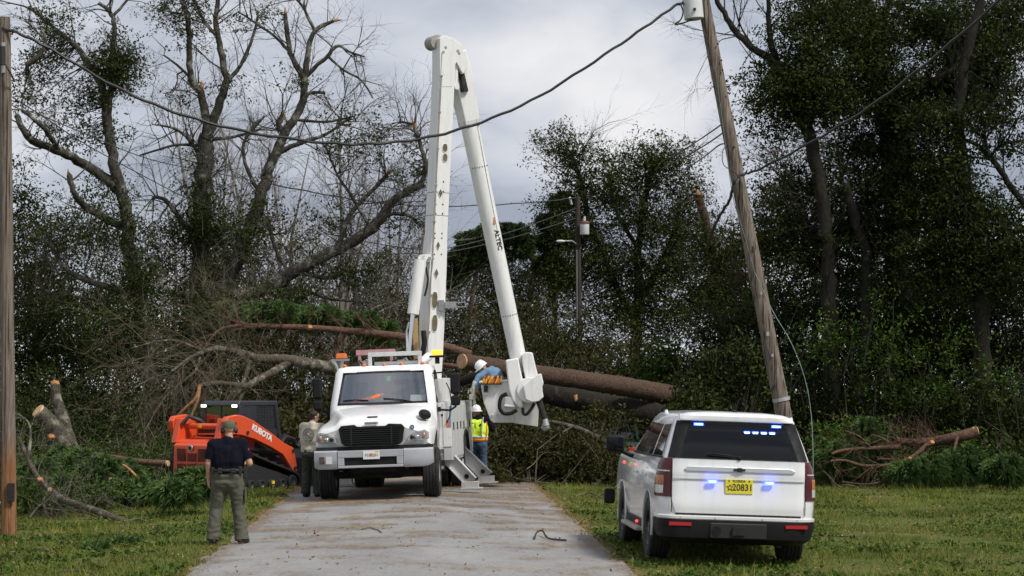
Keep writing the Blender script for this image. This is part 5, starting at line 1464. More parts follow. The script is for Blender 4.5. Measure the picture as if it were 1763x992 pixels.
for o in list(S.children):
    if o.name.startswith('cutter'): bpy.data.objects.remove(o)
body.data.shade_smooth(); body.data.set_sharp_from_angle(angle=R(38))
gh = [(1.26, 0.955, 0.075, 3.95, .20), (1.31, 0.940, 0.095, 3.82, .20), (1.52, 0.875, 0.19, 3.35, .20), (1.74, 0.80, 0.31, 2.95, .20), (1.815, 0.765, 0.30, 2.82, .20), (1.865, 0.72, 0.30, 2.70, .20), (1.895, 0.62, 0.36, 2.55, .18), (1.915, 0.40, 0.58, 2.30, .14)]
q = MB(); rings = [rrect(h, a, b, z, r, 6) for z, h, a, b, r in gh]
q.loft(rings, closed=True, caps=True)
cabin = q.build('cabin', M['suv_white'], S, smooth=50)
def gh_at(z):
    for (z0, h0, a0, b0, r0), (z1, h1, a1, b1, r1) in zip(gh, gh[1:]):
        if z0 <= z <= z1:
            t = (z - z0) / (z1 - z0); return h0 + (h1 - h0) * t, a0 + (a1 - a0) * t, r0 + (r1 - r0) * t
    return gh[-1][1], gh[-1][2], gh[-1][4]
def low_at(z):
    for (z0, h0, a0, b0, r0), (z1, h1, a1, b1, r1) in zip(low, low[1:]):
        if z0 <= z <= z1:
            t = (z - z0) / (z1 - z0); return h0 + (h1 - h0) * t, a0 + (a1 - a0) * t, r0 + (r1 - r0) * t
    return low[-1][1], low[-1][2], low[-1][4]
def rear_sheet(name, outline, mat, off=0.006, fn=gh_at, parent=S, th=0.012, curve=0.0, nz=8, bevel=None):
    """A sheet that follows the rear face: outline(z) -> (x0, x1) sampled from z0 to z1."""
    z0, z1, xf = outline
    q = MB(); secs = []
    for z in np.linspace(z0, z1, nz):
        a, b = xf(z); h_, y, r_ = fn(z)
        us = np.sin(np.linspace(-1, 1, 25) * 1.45) / math.sin(1.45) * (b - a) / 2 + (a + b) / 2
        def bend(u):
            e = min(max(abs(u) - (h_ - r_), 0), r_ * 0.97)
            return r_ - math.sqrt(r_ * r_ - e * e)
        secs.append([Vector((u, y - off + bend(u), z)) for u in us])
    k = len(secs); n_ = 25
    F_ = [p for s_ in secs for p in s_]; B_ = [p + Vector((0, th, 0)) for p in F_]
    q.add(F_ + B_, [(i * n_ + j, i * n_ + j + 1, (i + 1) * n_ + j + 1, (i + 1) * n_ + j) for i in range(k - 1) for j in range(n_ - 1)]
          + [(k * n_ + (i + 1) * n_ + j, k * n_ + (i + 1) * n_ + j + 1, k * n_ + i * n_ + j + 1, k * n_ + i * n_ + j) for i in range(k - 1) for j in range(n_ - 1)]
          + [(i * n_, (i + 1) * n_, k * n_ + (i + 1) * n_, k * n_ + i * n_) for i in range(k - 1)] + [(i * n_ + n_ - 1, (i + 1) * n_ + n_ - 1, k * n_ + (i + 1) * n_ + n_ - 1, k * n_ + i * n_ + n_ - 1) for i in range(k - 1)]
          + [(j, j + 1, k * n_ + j + 1, k * n_ + j) for j in range(n_ - 1)] + [((k - 1) * n_ + j, (k - 1) * n_ + j + 1, k * n_ + (k - 1) * n_ + j + 1, k * n_ + (k - 1) * n_ + j) for j in range(n_ - 1)])
    return q.build(name, mat, parent, smooth=40, bevel=bevel)
rg_ = rear_sheet('rear_window', (1.332, 1.79, lambda z: (-(gh_at(z)[0] - 0.175), gh_at(z)[0] - 0.175)), M['dark_glass'], 0.022)
for s in (-1, 1):
    rear_sheet('rear_pillar_trim', (1.332, 1.79, lambda z: tuple(sorted((s * (gh_at(z)[0] - 0.18), s * (0.915 - 0.15 * (z - 1.275) / 0.515))))), M['black_plastic'], 0.020)
rear_sheet('roof_spoiler', (1.795, 1.872, lambda z: (-0.735, 0.735)), M['suv_white'], 0.045, th=0.11, bevel=0.02)
tg = rear_sheet('tailgate', (0.66, 1.322, lambda z: (-0.845 + 0.05 * max(0, 0.80 - z) / 0.14, 0.845 - 0.05 * max(0, 0.80 - z) / 0.14)), M['suv_white'], 0.022, fn=lambda z: (low_at(min(z, 1.265))[0], low_at(min(z, 1.265))[1] + (0.0 if z > 1.07 else 0.012), low_at(min(z, 1.265))[2]), curve=0.03, nz=14)
rear_sheet('tailgate_crease', (1.078, 1.090, lambda z: (-0.84, 0.84)), M['body_grey'], 0.026, fn=low_at, parent=tg, curve=0.03, th=0.006, nz=3)
rear_sheet('tailgate_gap', (0.630, 0.658, lambda z: (-0.80, 0.80)), M['chassis'], 0.010, fn=low_at, parent=tg, curve=0.03, nz=3)
q = MB(); poly = [(-0.70, 1.20), (-0.66, 1.235), (0.66, 1.235), (0.72, 1.20), (0.69, 1.175), (-0.67, 1.175)]
q.prism(poly, lambda u, v, w: (u, 0.052 - w + 0.03 * u ** 4, v), 0.024, 0.046); tr_ = q.build('chrome_bar', M['satin'], tg, bevel=0.006)
q = MB(); q.box((0, 0.0, 1.206), (0.15, 0.016, 0.030)); q.box((0, -0.002, 1.206), (0.060, 0.016, 0.055)); q.build('emblem', M['ink'], tr_, bevel=0.006)
# number plate
q = MB(); q.b2(-0.175, 0.175, 0.008, 0.020, 0.910, 1.090); lp = q.build('license_plate', M['plate_yellow'], tg, bevel=0.004)
lettering('20831', 0.115, M['ink'], lp, (0.045, 0.0065, 0.988), (1, 0, 0), (0, 0, 1), extrude=0.001, bold=0.002, squeeze=0.92)
lettering('FLORIDA', 0.040, M['ink'], lp, (0.0, 0.0065, 1.067), (1, 0, 0), (0, 0, 1), extrude=0.001, bold=0.001)
def star(cx, cz, r, y, mat, parent, name='star', n=5, up=(0, 0, 1), xd=(1, 0, 0), inner=0.42, th=0.002):
    q = MB(); pts = []
    for k in range(2 * n):
        a = math.pi / 2 + math.pi * k / n; rr = r if k % 2 == 0 else r * inner
        pts.append((cx + rr * math.cos(a), cz + rr * math.sin(a)))
    q.prism(pts, lambda u, v, w: (u, y - w, v), 0, th)
    return q.build(name, mat, parent)
star(-0.115, 0.985, 0.052, 0.0075, M['ink'], lp)
star(-0.115, 0.985, 0.026, 0.0052, M['plate_yellow'], lp)
for x in (-0.13, 0.13): star(x, 1.068, 0.016, 0.0075, M['ink'], lp)
q = MB(); q.b2(-0.17, 0.18, 0.012, 0.03, 0.708, 0.745); q.build('tailgate_handle', M['suv_white'], tg, bevel=0.012)
q = MB(); q.b2(-0.14, 0.15, 0.002, 0.013, 0.728, 0.738); q.build('handle_slot', M['ink'], tg)
def blue_light(x, y, z, w, h, name='blue_light', parent=S):
    q = MB(); q.box((x, y, z), (w, 0.03, h)); o = q.build(name, M['blue_lit'], parent, bevel=0.008)
    q = MB(); q.box((x, y - 0.018, z), (w * 0.72, 0.01, h * 0.5)); q.build('lamp_core', M['blue_core'], o)
for x, z in ((-0.345, 1.055), (0.385, 1.055)): blue_light(x, -0.005, z, 0.125, 0.035, parent=tg)
for x, z in ((-0.50, 1.752), (0.50, 1.752)): blue_light(x, 0.292 - 0.006 + 0.09 * x ** 4, z, 0.13, 0.035)
lbx = empty('light_stick', (0, 0, 0), parent=S)
for k in range(4): blue_light(0.12 + 0.108 * k, 0.258 + 0.002, 1.665, 0.085, 0.036, 'blue_module', lbx)
# tail lamps, wrapping the corner
for s in (-1, 1):
    def wrap(t, z):   # t 0 at tailgate edge .. 1 on the flank
        h, a, r = low_at(min(z, 1.27))
        if z > 1.27: h, a, r = gh_at(z)
        ang = R(-90 + 90 * max(0, min(1, (t - 0.30) / 0.45)))
        if t < 0.30: x, y = (h - r) * 1.0 - (0.30 - t) * 0.32 + 0.0, a
        elif t < 0.75: x, y = h - r + r * math.cos(ang), a + r + r * math.sin(ang)
        else: x, y = h, a + r + (t - 0.75) * 0.45
        return Vector((s * x, y, z))
    def lamp(name, t0, t1, z0, z1, mat, off, parent):
        q = MB(); secs = []
        for z in np.linspace(z0, z1, 8):
            row = []
            for t in np.linspace(t0, t1, 12):
                p = wrap(t, z); c = Vector((s * 0.5, 1.0, z)); d = (p - c); d.z = 0; d.normalize()
                row.append(p + d * off)
            secs.append(row)
        n_ = 12
        F_ = [p for r_ in secs for p in r_]; B_ = [p + Vector((-s * 0.012, 0.012, 0)) for p in F_]; k = 8
        q.add(F_ + B_, [(i * n_ + j, i * n_ + j + 1, (i + 1) * n_ + j + 1, (i + 1) * n_ + j) for i in range(k - 1) for j in range(n_ - 1)]
              + [(i * n_, (i + 1) * n_, k * n_ + (i + 1) * n_, k * n_ + i * n_) for i in range(k - 1)] + [(i * n_ + n_ - 1, (i + 1) * n_ + n_ - 1, k * n_ + (i + 1) * n_ + n_ - 1, k * n_ + i * n_ + n_ - 1) for i in range(k - 1)]
              + [(j, j + 1, k * n_ + j + 1, k * n_ + j) for j in range(n_ - 1)] + [((k - 1) * n_ + j, (k - 1) * n_ + j + 1, k * n_ + (k - 1) * n_ + j + 1, k * n_ + (k - 1) * n_ + j) for j in range(n_ - 1)])
        return q.build(name, mat, parent, smooth=50)
    tl = lamp('tail_lamp', 0.44, 0.98, 0.85, 1.325, M['tail_red'], 0.016, S)
    lamp('clear_lens', 0.55, 0.86, 0.89, 0.99, M['tail_clear'], 0.024, tl)
    lamp('amber_lens', 0.55, 0.86, 1.0, 1.11, M['tail_amber'], 0.024, tl)
    lamp('lamp_bar', 0.47, 0.88, 1.16, 1.175, M['tail_clear'], 0.022, tl)
    lamp('lamp_surround', 0.86, 1.0, 0.86, 1.31, M['black_gloss'], 0.020, tl)
    # lower bumper and reflectors
    q = MB(); q.prism([(s * 0.60, 0.505), (s * 0.88, 0.505), (s * 0.88, 0.548), (s * 0.60, 0.545)], lambda u, v, w: (u, -0.046 - w + 0.10 * max(0, abs(u) - 0.6) ** 1.5, v), 0, 0.012); q.build('reflector', M['reflector_red'], S)
    # side glass, black pillar trim
    side = lambda y, z, w: Vector((s * (gh_at(z)[0] + w), y, z))
    def side_sheet(name, quad, mat, off, parent=S):
        q = MB(); a, b, c, d = [np.array(v) for v in quad]; n_ = 6
        F_ = []
        for i in range(n_ + 1):
            for j in range(n_ + 1):
                u, v = i / n_, j / n_
                p = (1 - v) * ((1 - u) * a + u * b) + v * ((1 - u) * d + u * c)
                F_.append(side(p[0], p[1], off))
        B_ = [p - Vector((s * 0.01, 0, 0)) for p in F_]; m_ = n_ + 1; N = m_ * m_
        per = [j for j in range(m_)] + [i * m_ + n_ for i in range(1, m_)] + [n_ * m_ + j for j in range(n_ - 1, -1, -1)] + [i * m_ for i in range(n_ - 1, 0, -1)]
        q.add(F_ + B_, [(i * m_ + j, i * m_ + j + 1, (i + 1) * m_ + j + 1, (i + 1) * m_ + j) for i in range(n_) for j in range(n_)] + [(per[k], per[(k + 1) % len(per)], N + per[(k + 1) % len(per)], N + per[k]) for k in range(len(per))])
        return q.build(name, mat, parent, smooth=50)
    side_sheet('quarter_window', [(0.48, 1.345), (1.34, 1.335), (1.22, 1.73), (0.62, 1.74)], M['dark_glass'], 0.008)
    side_sheet('rear_door_window', [(1.50, 1.335), (2.42, 1.335), (2.36, 1.74), (1.40, 1.73)], M['dark_glass'], 0.008)
    side_sheet('front_door_window', [(2.50, 1.335), (3.36, 1.335), (2.72, 1.74), (2.45, 1.74)], M['dark_glass'], 0.008)
    q = MB(); q.tube([side(0.40, 1.33, 0.01), side(1.5, 1.322, 0.012), side(3.5, 1.322, 0.012)], 0.012, 6); q.build('window_trim', M['black_plastic'], S)
    for (y0, y1) in ((1.42, 1.428), (2.455, 2.463), (3.52, 3.528)):
        q = MB(); q.prism([(y0, 0.50), (y1, 0.50), (y1, 1.25), (y0, 1.25)], lambda u, v, w: (s * (low_at(v)[0] - 0.012 + w), u, v), 0.0, 0.016); q.build('door_seam', M['chassis'], S)
    for y in (1.55, 2.60):
        q = MB(); q.box((s * 1.03, y, 1.07), (0.035, 0.24, 0.035)); q.build('door_handle', M['suv_white'], S, bevel=0.01)
    q = MB(); q.b2(s * 1.0 - 0.09, s * 1.0 + 0.09, 1.85, 3.65, 0.315, 0.37); q.build('running_board', M['drum_grey'], S, bevel=0.02)
    q = MB(); q.b2(s * 0.97 - 0.03, s * 0.97 + 0.03, 1.75, 3.76, 0.33, 0.46); q.build('rocker_trim', M['black_plastic'], S, bevel=0.01)
    for y in (1.22, 4.30):
        q = MB(); a = [Vector((s * 1.005, y + 0.49 * math.cos(t), 0.40 + 0.49 * math.sin(t))) for t in np.linspace(R(-8), R(188), 21)]; q.tube(a, 0.016, 6); q.build('arch_trim', M['suv_white'], S, smooth=60)
        wheel(S, s * 0.875, y, 0.405, 0.275, s, 'black_gloss')
        q = MB(); q.b2(s * 0.70 - 0.13, s * 0.70 + 0.13, y - 0.42, y + 0.42, 0.45, 0.90); q.build('wheel_well', M['chassis'], S)
    # door mirror
    q = MB(); q.box((s * 1.235, 3.34, 1.42), (0.26, 0.11, 0.235)); mi = q.build('door_mirror', M['black_plastic'], S, bevel=0.05, segs=3)
    q = MB(); q.box((s * 1.235, 3.282, 1.42), (0.20, 0.006, 0.17)); q.build('mirror_glass', M['dark_glass'], mi, bevel=0.002)
    q = MB(); q.tube([(s * 0.97, 3.40, 1.25), (s * 1.10, 3.37, 1.30), (s * 1.16, 3.35, 1.33)], 0.03, 8); q.build('mirror_stalk', M['black_plastic'], mi, smooth=50)
# bumper bottom
def lowb(z): return 0, -0.028
q = MB()
secs = []
for z, h, a, r in ((0.285, 0.86, 0.10, .20), (0.36, 0.975, -0.02, .28), (0.50, 1.015, -0.045, .30), (0.572, 1.02, -0.040, .30), (0.576, 0.99, 0.0, .28)):
    ring = rrect(h, a, 0.84, z, r, 6); secs.append([p for p in ring])
q.loft(secs, closed=True, caps=True); q.build('lower_bumper', M['black_plastic'], S, smooth=40)
q = MB()
secs = [rrect(h, a, 0.70, z, r, 6) for z, h, a, r in ((0.578, 1.005, -0.030, .29), (0.592, 1.020, -0.045, .30), (0.622, 1.022, -0.045, .30), (0.634, 1.010, -0.02, .29))]
q.loft(secs, closed=True, caps=True); q.build('bumper', M['suv_white'], S, smooth=40)
q = MB(); q.b2(-0.36, 0.36, -0.058, -0.03, 0.36, 0.55); hb = q.build('hitch_recess', M['ink'], S, bevel=0.02)
q = MB(); q.cyl((-0.28, -0.065, 0.45), (-0.28, -0.04, 0.45), 0.06, n=18); q.build('tow_socket', M['black_plastic'], hb, smooth=40)
q = MB(); q.box((0, -0.07, 0.455), (0.16, 0.05, 0.10)); q.build('hitch_receiver', M['chassis'], hb)
q = MB(); q.b2(-0.85, 0.85, 0.3, 5.0, 0.28, 0.42); q.cyl((-0.8, 1.22, 0.38), (0.8, 1.22, 0.38), 0.08); q.build('underbody', M['chassis'], S)
q = MB(); q.cyl((0.55, 0.10, 0.29), (0.55, 0.5, 0.29), 0.035, n=12); q.build('tailpipe', M['chassis'], S, smooth=40)
q = MB(); q.tube([(0.03, 0.75, 1.90), (0.05, 0.75, 1.97), (0.10, 0.74, 2.10)], [0.014, 0.01, 0.004], 6); an = q.build('roof_antenna', M['black_plastic'], S)
q = MB(); q.ball((0.03, 0.75, 1.92), (0.035, 0.05, 0.03)); q.build('antenna_base', M['black_plastic'], an, smooth=60)
q = MB(); q.lathe((-0.70, 2.0, 1.83), (0, 0, 1), [(0, 0.03), (0.08, 0.02)], 10); q.build('roof_marker', M['suv_white'], S)
# push bar side seen past the flank and small red lights
q = MB(); q.box((-1.10, 5.2, 0.62), (0.16, 0.10, 0.22)); q.build('push_bumper_end', M['black_plastic'], S, bevel=0.03)
q = MB(); q.ball((-1.02, 2.3, 0.42), (0.02, 0.03, 0.018)); q.build('red_marker', M['red_lit'], S)
q = MB(); q.ball((-1.07, 3.62, 1.16), (0.02, 0.02, 0.02)); q.build('red_marker', M['red_lit'], S)
# rear wiper, shut lines, badges
q = MB(); q.tube([(0.0, 0.04, 1.355), (-0.16, 0.060, 1.385), (-0.40, 0.066, 1.40)], 0.010, 6); wp = q.build('rear_wiper', M['black_plastic'], S, smooth=50)
q = MB(); q.ball((0.0, 0.045, 1.35), (0.035, 0.03, 0.03), 10, 8); q.build('wiper_hub', M['black_plastic'], wp, smooth=60)
for s in (-1, 1):
    q = MB(); q.tube([(s * 0.852, low_at(z)[1] + 0.012, z) for z in np.linspace(0.66, 1.27, 6)], 0.006, 5); q.build('shut_line', M['chassis'], tg)
    q = MB(); q.box((s * 0.30, -0.046, 0.605), (0.016, 0.008, 0.016)); q.build('parking_sensor', M['drum_grey'], S)
    q = MB(); q.box((s * 0.74, -0.040, 0.605), (0.016, 0.008, 0.016)); q.build('parking_sensor', M['drum_grey'], S)
# ------------------------------------------------------------------ orange compact track loader
LY = 51.0
LX = at(337, 800, LY).x
loader = empty('track_loader', (LX, LY, gz(LX, LY)), (0, 0, R(-36)))
tag(loader, 'orange compact track loader with black cab standing in the brush left of the truck', 'loader')
K = loader
M['loader_orange'] = paint('loader_orange', (0.66, 0.075, 0.02), 0.4, 0.2, (0.20, 0.11, 0.06), 0.5, low=0.9)
M['loader_dark'] = plain('loader_dark', (0.020, 0.021, 0.024), 0.55, var=0.3)
M['cab_black'] = plain('cab_black', (0.030, 0.033, 0.040), 0.35, var=0.15)
M['louvre'] = plain('louvre', (0.13, 0.013, 0.007), 0.6, var=0.3)
M['lamp_lit'] = emit('lamp_lit', (1.0, 0.90, 0.75), 4.0, (0.8, 0.75, 0.65))
q = MB()
q.prism([(-0.02, 0.36), (0.0, 1.10), (0.05, 1.18), (1.0, 1.32), (1.3, 1.32), (1.3, 0.36)], lambda u, v, w: (w, u, v), -0.60, 0.60)
q.build('engine_hood', M['loader_orange'], K, bevel=0.03, segs=3)
q = MB(); q.prism([(-0.12, 0.33), (-0.10, 1.08), (-0.03, 1.13), (-0.025, 0.33)], lambda u, v, w: (w, u, v), -0.60, 0.60); door = q.build('rear_door', M['loader_orange'], K, bevel=0.03, segs=3)
for r_, (z0, z1) in enumerate(((0.40, 0.66), (0.72, 1.00))):
    for k in range(3):
        x0 = -0.46 + k * 0.32
        if r_ == 1 and k == 1: zz1 = 0.90
        else: zz1 = z1
        q = MB(); q.b2(x0, x0 + 0.26, -0.128, -0.09, z0, zz1); q.build('grille_recess', M['louvre'], door)
        nl = int((zz1 - z0) / 0.04)
        for j in range(nl):
            q = MB(); q.b2(x0 + 0.01, x0 + 0.25, -0.136, -0.129, z0 + 0.02 + j * 0.04, z0 + 0.038 + j * 0.04); q.build('louvre', M['louvre'], door)
q = MB(); q.lathe((-0.04, -0.13, 1.015), (0, -1, 0), [(0, 0.075), (0.02, 0.07), (0.022, 0.05)], 24); em = q.build('badge', M['steel'], door, smooth=40)
q = MB(); q.lathe((-0.04, -0.155, 1.015), (0, -1, 0), [(0, 0.045), (0.004, 0.045)], 20); q.build('badge_core', M['ink'], em)
q = MB(); q.b2(-0.635, -0.60, -0.10, 0.3, 0.30, 1.06); q.build('edge_guard', M['ink'], K, bevel=0.01)
q = MB(); q.b2(-0.62, 0.62, -0.13, 0.4, 0.27, 0.335); q.build('rear_skid', M['loader_dark'], K, bevel=0.01)
q = MB(); q.b2(-0.42, 0.42, 0.25, 0.85, 1.22, 1.26); q.b2(-0.30, 0.30, 0.3, 0.8, 1.30, 1.335); q.build('hood_lid', M['loader_orange'], K, bevel=0.012)
# loader arms
arm = [(0.02, 1.62), (0.10, 1.72), (0.45, 1.76), (0.62, 1.73), (0.95, 1.62), (1.55, 1.33), (1.98, 1.10), (2.20, 1.02), (2.30, 0.98), (2.40, 0.62), (2.42, 0.42), (2.28, 0.44), (2.12, 0.62), (1.92, 0.84), (1.50, 1.02), (0.98, 1.20), (0.55, 1.30), (0.30, 1.32), (0.12, 1.30), (0.03, 1.44)]
for s in (-1, 1):
    q = MB(); q.prism(arm, lambda u, v, w: (s * w, u, v), 0.74, 0.90); a_ = q.build('loader_arm', M['loader_orange'], K, bevel=0.022, segs=2)
    for (y, z) in ((0.30, 1.56), (2.26, 0.92), (2.33, 0.52), (0.72, 1.36)):
        q = MB(); q.cyl((s * 0.90, y, z), (s * 0.925, y, z), 0.04, n=14); q.build('arm_pin', M['loader_dark'], a_, smooth=40)
    q = MB(); q.prism([(-0.05, 1.12), (0.10, 1.68), (0.42, 1.66), (0.55, 1.12)], lambda u, v, w: (s * w, u, v), 0.56, 0.735); q.build('arm_tower', M['loader_orange'], a_, bevel=0.02)
    q = MB(); q.cyl((s * 0.70, 0.55, 1.05), (s * 0.70, 1.75, 0.88), 0.05, n=12); q.cyl((s * 0.70, 1.7, 0.885), (s * 0.70, 2.2, 0.80), 0.028, n=10); q.build('lift_cylinder', M['loader_dark'], K, smooth=40)
    # tracks
    tr_ = empty('track', (0, 0, 0), parent=K)
    loop = crom([(0.30, 0.10), (0.14, 0.45), (0.22, 0.80), (0.45, 0.93), (0.75, 0.88), (1.6, 0.62), (2.30, 0.40), (2.46, 0.22), (2.32, 0.05), (1.6, 0.03), (0.6, 0.03), (0.30, 0.10)], 6)
    secs = []
    n_ = len(loop) - 1
    for i in range(n_):
        p = loop[i]; t = loop[(i + 1) % n_] - loop[(i - 1) % n_]; t = t / np.linalg.norm(t); nn = np.array([-t[1], t[0]])
        ctr = np.array([1.2, 0.4]); nn = nn if np.dot(nn, p - ctr) > 0 else -nn
        secs.append([Vector((s * x, (p + nn * o_)[0], (p + nn * o_)[1])) for x, o_ in ((0.52, 0.0), (0.95, 0.0), (0.95, 0.035), (0.52, 0.035))])
    q = MB(); q.loft(secs + [secs[0]], closed=True); q.build('belt', M['rubber'], tr_, smooth=30)
    q = MB()
    for i in range(0, n_, 2):
        p = loop[i]; t = loop[(i + 1) % n_] - loop[(i - 1) % n_]; t = t / np.linalg.norm(t); nn = np.array([-t[1], t[0]]); nn = nn if np.dot(nn, p - np.array([1.2, .4])) > 0 else -nn
        pts = [p - t * 0.035, p + t * 0.035, p + t * 0.025 + nn * 0.07, p - t * 0.025 + nn * 0.07]
        q.prism([tuple(v) for v in pts], lambda u, v, w: (s * w, u, v), 0.53, 0.94)
    tag(q.build('lugs', M['rubber'], tr_), kind='stuff')
    q = MB(); q.prism([(0.35, 0.14), (0.40, 0.60), (0.62, 0.74), (2.2, 0.34), (2.3, 0.18), (2.1, 0.12)], lambda u, v, w: (s * w, u, v), 0.55, 0.86); q.build('track_frame', M['loader_dark'], tr_, bevel=0.02)
    for y, r_ in ((0.45, 0.12), (0.85, 0.11), (1.2, 0.11), (1.55, 0.11), (1.9, 0.11), (2.25, 0.15)):
        q = MB(); q.lathe((s * 0.86, y, 0.07 + r_), (s, 0, 0), [(0, r_), (0.05, r_), (0.06, r_ * .7), (0.03, r_ * .4)], 18); q.build('roller', M['loader_dark'], tr_, smooth=40)
    q = MB(); q.lathe((s * 0.84, 0.42, 0.66), (s, 0, 0), [(0, 0.22), (0.07, 0.22), (0.08, 0.16), (0.04, 0.10)], 20); q.build('sprocket', M['loader_dark'], tr_, smooth=40)
q = MB(); q.cyl((-0.74, 0.30, 1.50), (0.74, 0.30, 1.50), 0.065, n=18); ct = q.build('cross_tube', M['loader_orange'], K, smooth=40)
q = MB(); q.b2(-0.16, -0.06, 0.225, 0.24, 1.47, 1.53); q.build('caution_sticker', M['yellow'], ct)
q = MB(); q.tube([(-0.52, 0.1, 1.55), (-0.42, 0.2, 1.72), (-0.25, 0.4, 1.62), (-0.18, 0.6, 1.42)], 0.05, 8); q.build('hose_bundle', M['loader_dark'], K, smooth=50)
q = MB(); q.box((0.0, 0.9, 1.38), (0.8, 0.5, 0.12)); q.build('cab_sill', M['loader_dark'], K, bevel=0.02)
lettering('KUBOTA', 0.18, M['plate_white'], K, (0.906, 1.20, 1.345), (0, 1, -0.44), (0, 0.44, 1), name='lettering', extrude=0.002, bold=0.009)
lettering('KUBOTA', 0.18, M['plate_white'], K, (-0.906, 1.20, 1.345), (0, -1, 0.44), (0, 0.44, 1), name='lettering', extrude=0.002, bold=0.009)
# cab: roof, four posts, glass with guard mesh
cabo = empty('operator_cab', (0, 0, 0), parent=K)
q = MB(); q.prism([(0.78, 1.99), (0.84, 2.07), (2.08, 2.07), (2.14, 2.02), (2.12, 1.96), (0.80, 1.94)], lambda u, v, w: (w, u, v), -0.56, 0.56); q.build('roof', M['cab_black'], cabo, bevel=0.03)
for x in (-0.52, 0.52):
    q = MB(); q.box((x, 0.86, 1.62), (0.10, 0.12, 0.68)); q.build('post', M['cab_black'], cabo, bevel=0.015)
    q = MB(); q.tube([(x, 2.06, 1.97), (x, 2.14, 1.5), (x, 2.28, 0.95)], 0.06, 8); q.build('post', M['cab_black'], cabo, smooth=50)
    q = MB(); q.b2(x - 0.02, x + 0.02, 0.85, 2.15, 1.30, 1.42); q.build('side_sill', M['cab_black'], cabo)
    q = MB(); q.b2(x - 0.006, x + 0.006, 0.92, 2.08, 1.42, 1.95); q.build('side_window', M['cab_glass'], cabo)
    q = MB()
    for k in range(13): q.cyl((x * 1.02, 1.45 + 0.05 * k, 1.42), (x * 1.02, 1.45 + 0.05 * k, 1.95), 0.006, n=4)
    for k in range(9): q.cyl((x * 1.02, 1.45, 1.45 + 0.06 * k), (x * 1.02, 2.08, 1.45 + 0.06 * k), 0.006, n=4)
    tag(q.build('guard_mesh', M['ink'], cabo), kind='stuff')
    q = MB(); q.box((x * 0.92, 0.77, 1.955), (0.17, 0.05, 0.075)); wl = q.build('work_light', M['cab_black'], cabo, bevel=0.01)
    q = MB(); q.box((x * 0.92, 0.742, 1.955), (0.15, 0.01, 0.058)); q.build('lens', M['lamp_lit'], wl)
q = MB(); q.b2(-0.46, 0.46, 0.82, 0.832, 1.36, 1.93); q.build('rear_window', M['cab_glass'], cabo)
q = MB(); q.b2(-0.012, 0.012, 0.80, 0.85, 1.36, 1.95); q.build('window_bar', M['cab_black'], cabo)
q = MB(); q.b2(-0.26, 0.26, 1.15, 1.30, 1.2, 1.85); q.b2(-0.26, 0.26, 1.15, 1.65, 1.1, 1.25); q.build('seat', M['loader_dark'], cabo, bevel=0.04)
q = MB(); q.b2(-0.55, 0.55, 0.6, 2.1, 0.45, 1.30); q.build('chassis', M['loader_dark'], K)
# grapple bucket in front, mostly hidden by the truck
q = MB(); prof = [(2.45, 0.12), (2.55, 0.75), (2.75, 0.95), (2.95, 0.92), (2.80, 0.60), (3.30, 0.10), (3.25, 0.05), (2.5, 0.05)]
q.prism(prof, lambda u, v, w: (w, u, v), -0.98, 0.98); q.build('bucket', M['loader_dark'], K, bevel=0.015)
for x in (-0.6, 0.0, 0.6):
    q = MB(); q.tube([(x, 2.75, 1.0), (x, 3.0, 1.22), (x, 3.3, 1.15), (x, 3.5, 0.8)], [0.05, 0.07, 0.06, 0.03], 6); q.build('grapple_tine', M['loader_dark'], K, smooth=50)
q = MB(); q.box((0.978, 1.5, 0.22), (0.02, 0.09, 0.07)); q.build('yellow_decal', M['yellow'], K)
# ------------------------------------------------------------------ people
M['skin'] = plain('skin', (0.47, 0.27, 0.19), 0.55, var=0.10, scale=14)
M['navy'] = plain('navy', (0.006, 0.007, 0.013), 0.95, var=0.25, scale=9, spec=0.1)
M['green_trousers'] = plain('green_trousers', (0.078, 0.078, 0.056), 0.9, var=0.18, scale=7)
M['khaki_green'] = plain('khaki_green', (0.085, 0.085, 0.050), 0.9, var=0.15)
M['boot'] = plain('boot', (0.010, 0.010, 0.011), 0.5, var=0.3)
M['tan_shirt'] = plain('tan_shirt', (0.50, 0.45, 0.37), 0.9, var=0.08)
M['dark_green'] = plain('dark_green', (0.030, 0.034, 0.026), 0.9, var=0.2)
M['hair'] = plain('hair', (0.022, 0.016, 0.012), 0.7, var=0.3, scale=40)
M['hard_hat'] = plain('hard_hat', (0.76, 0.77, 0.78), 0.3, coat=0.3)
M['denim_shirt'] = plain('denim_shirt', (0.13, 0.23, 0.36), 0.9, var=0.2)
M['jeans'] = plain('jeans', (0.040, 0.072, 0.125), 0.9, var=0.3, scale=6)
M['hivis'] = plain('hivis', (0.62, 0.86, 0.04), 0.75, var=0.08)
M['hivis_orange'] = plain('hivis_orange', (0.80, 0.22, 0.03), 0.75)
M['reflective'] = plain('reflective', (0.58, 0.60, 0.58), 0.4)
M['glove'] = plain('glove', (0.50, 0.48, 0.42), 0.85, var=0.15)
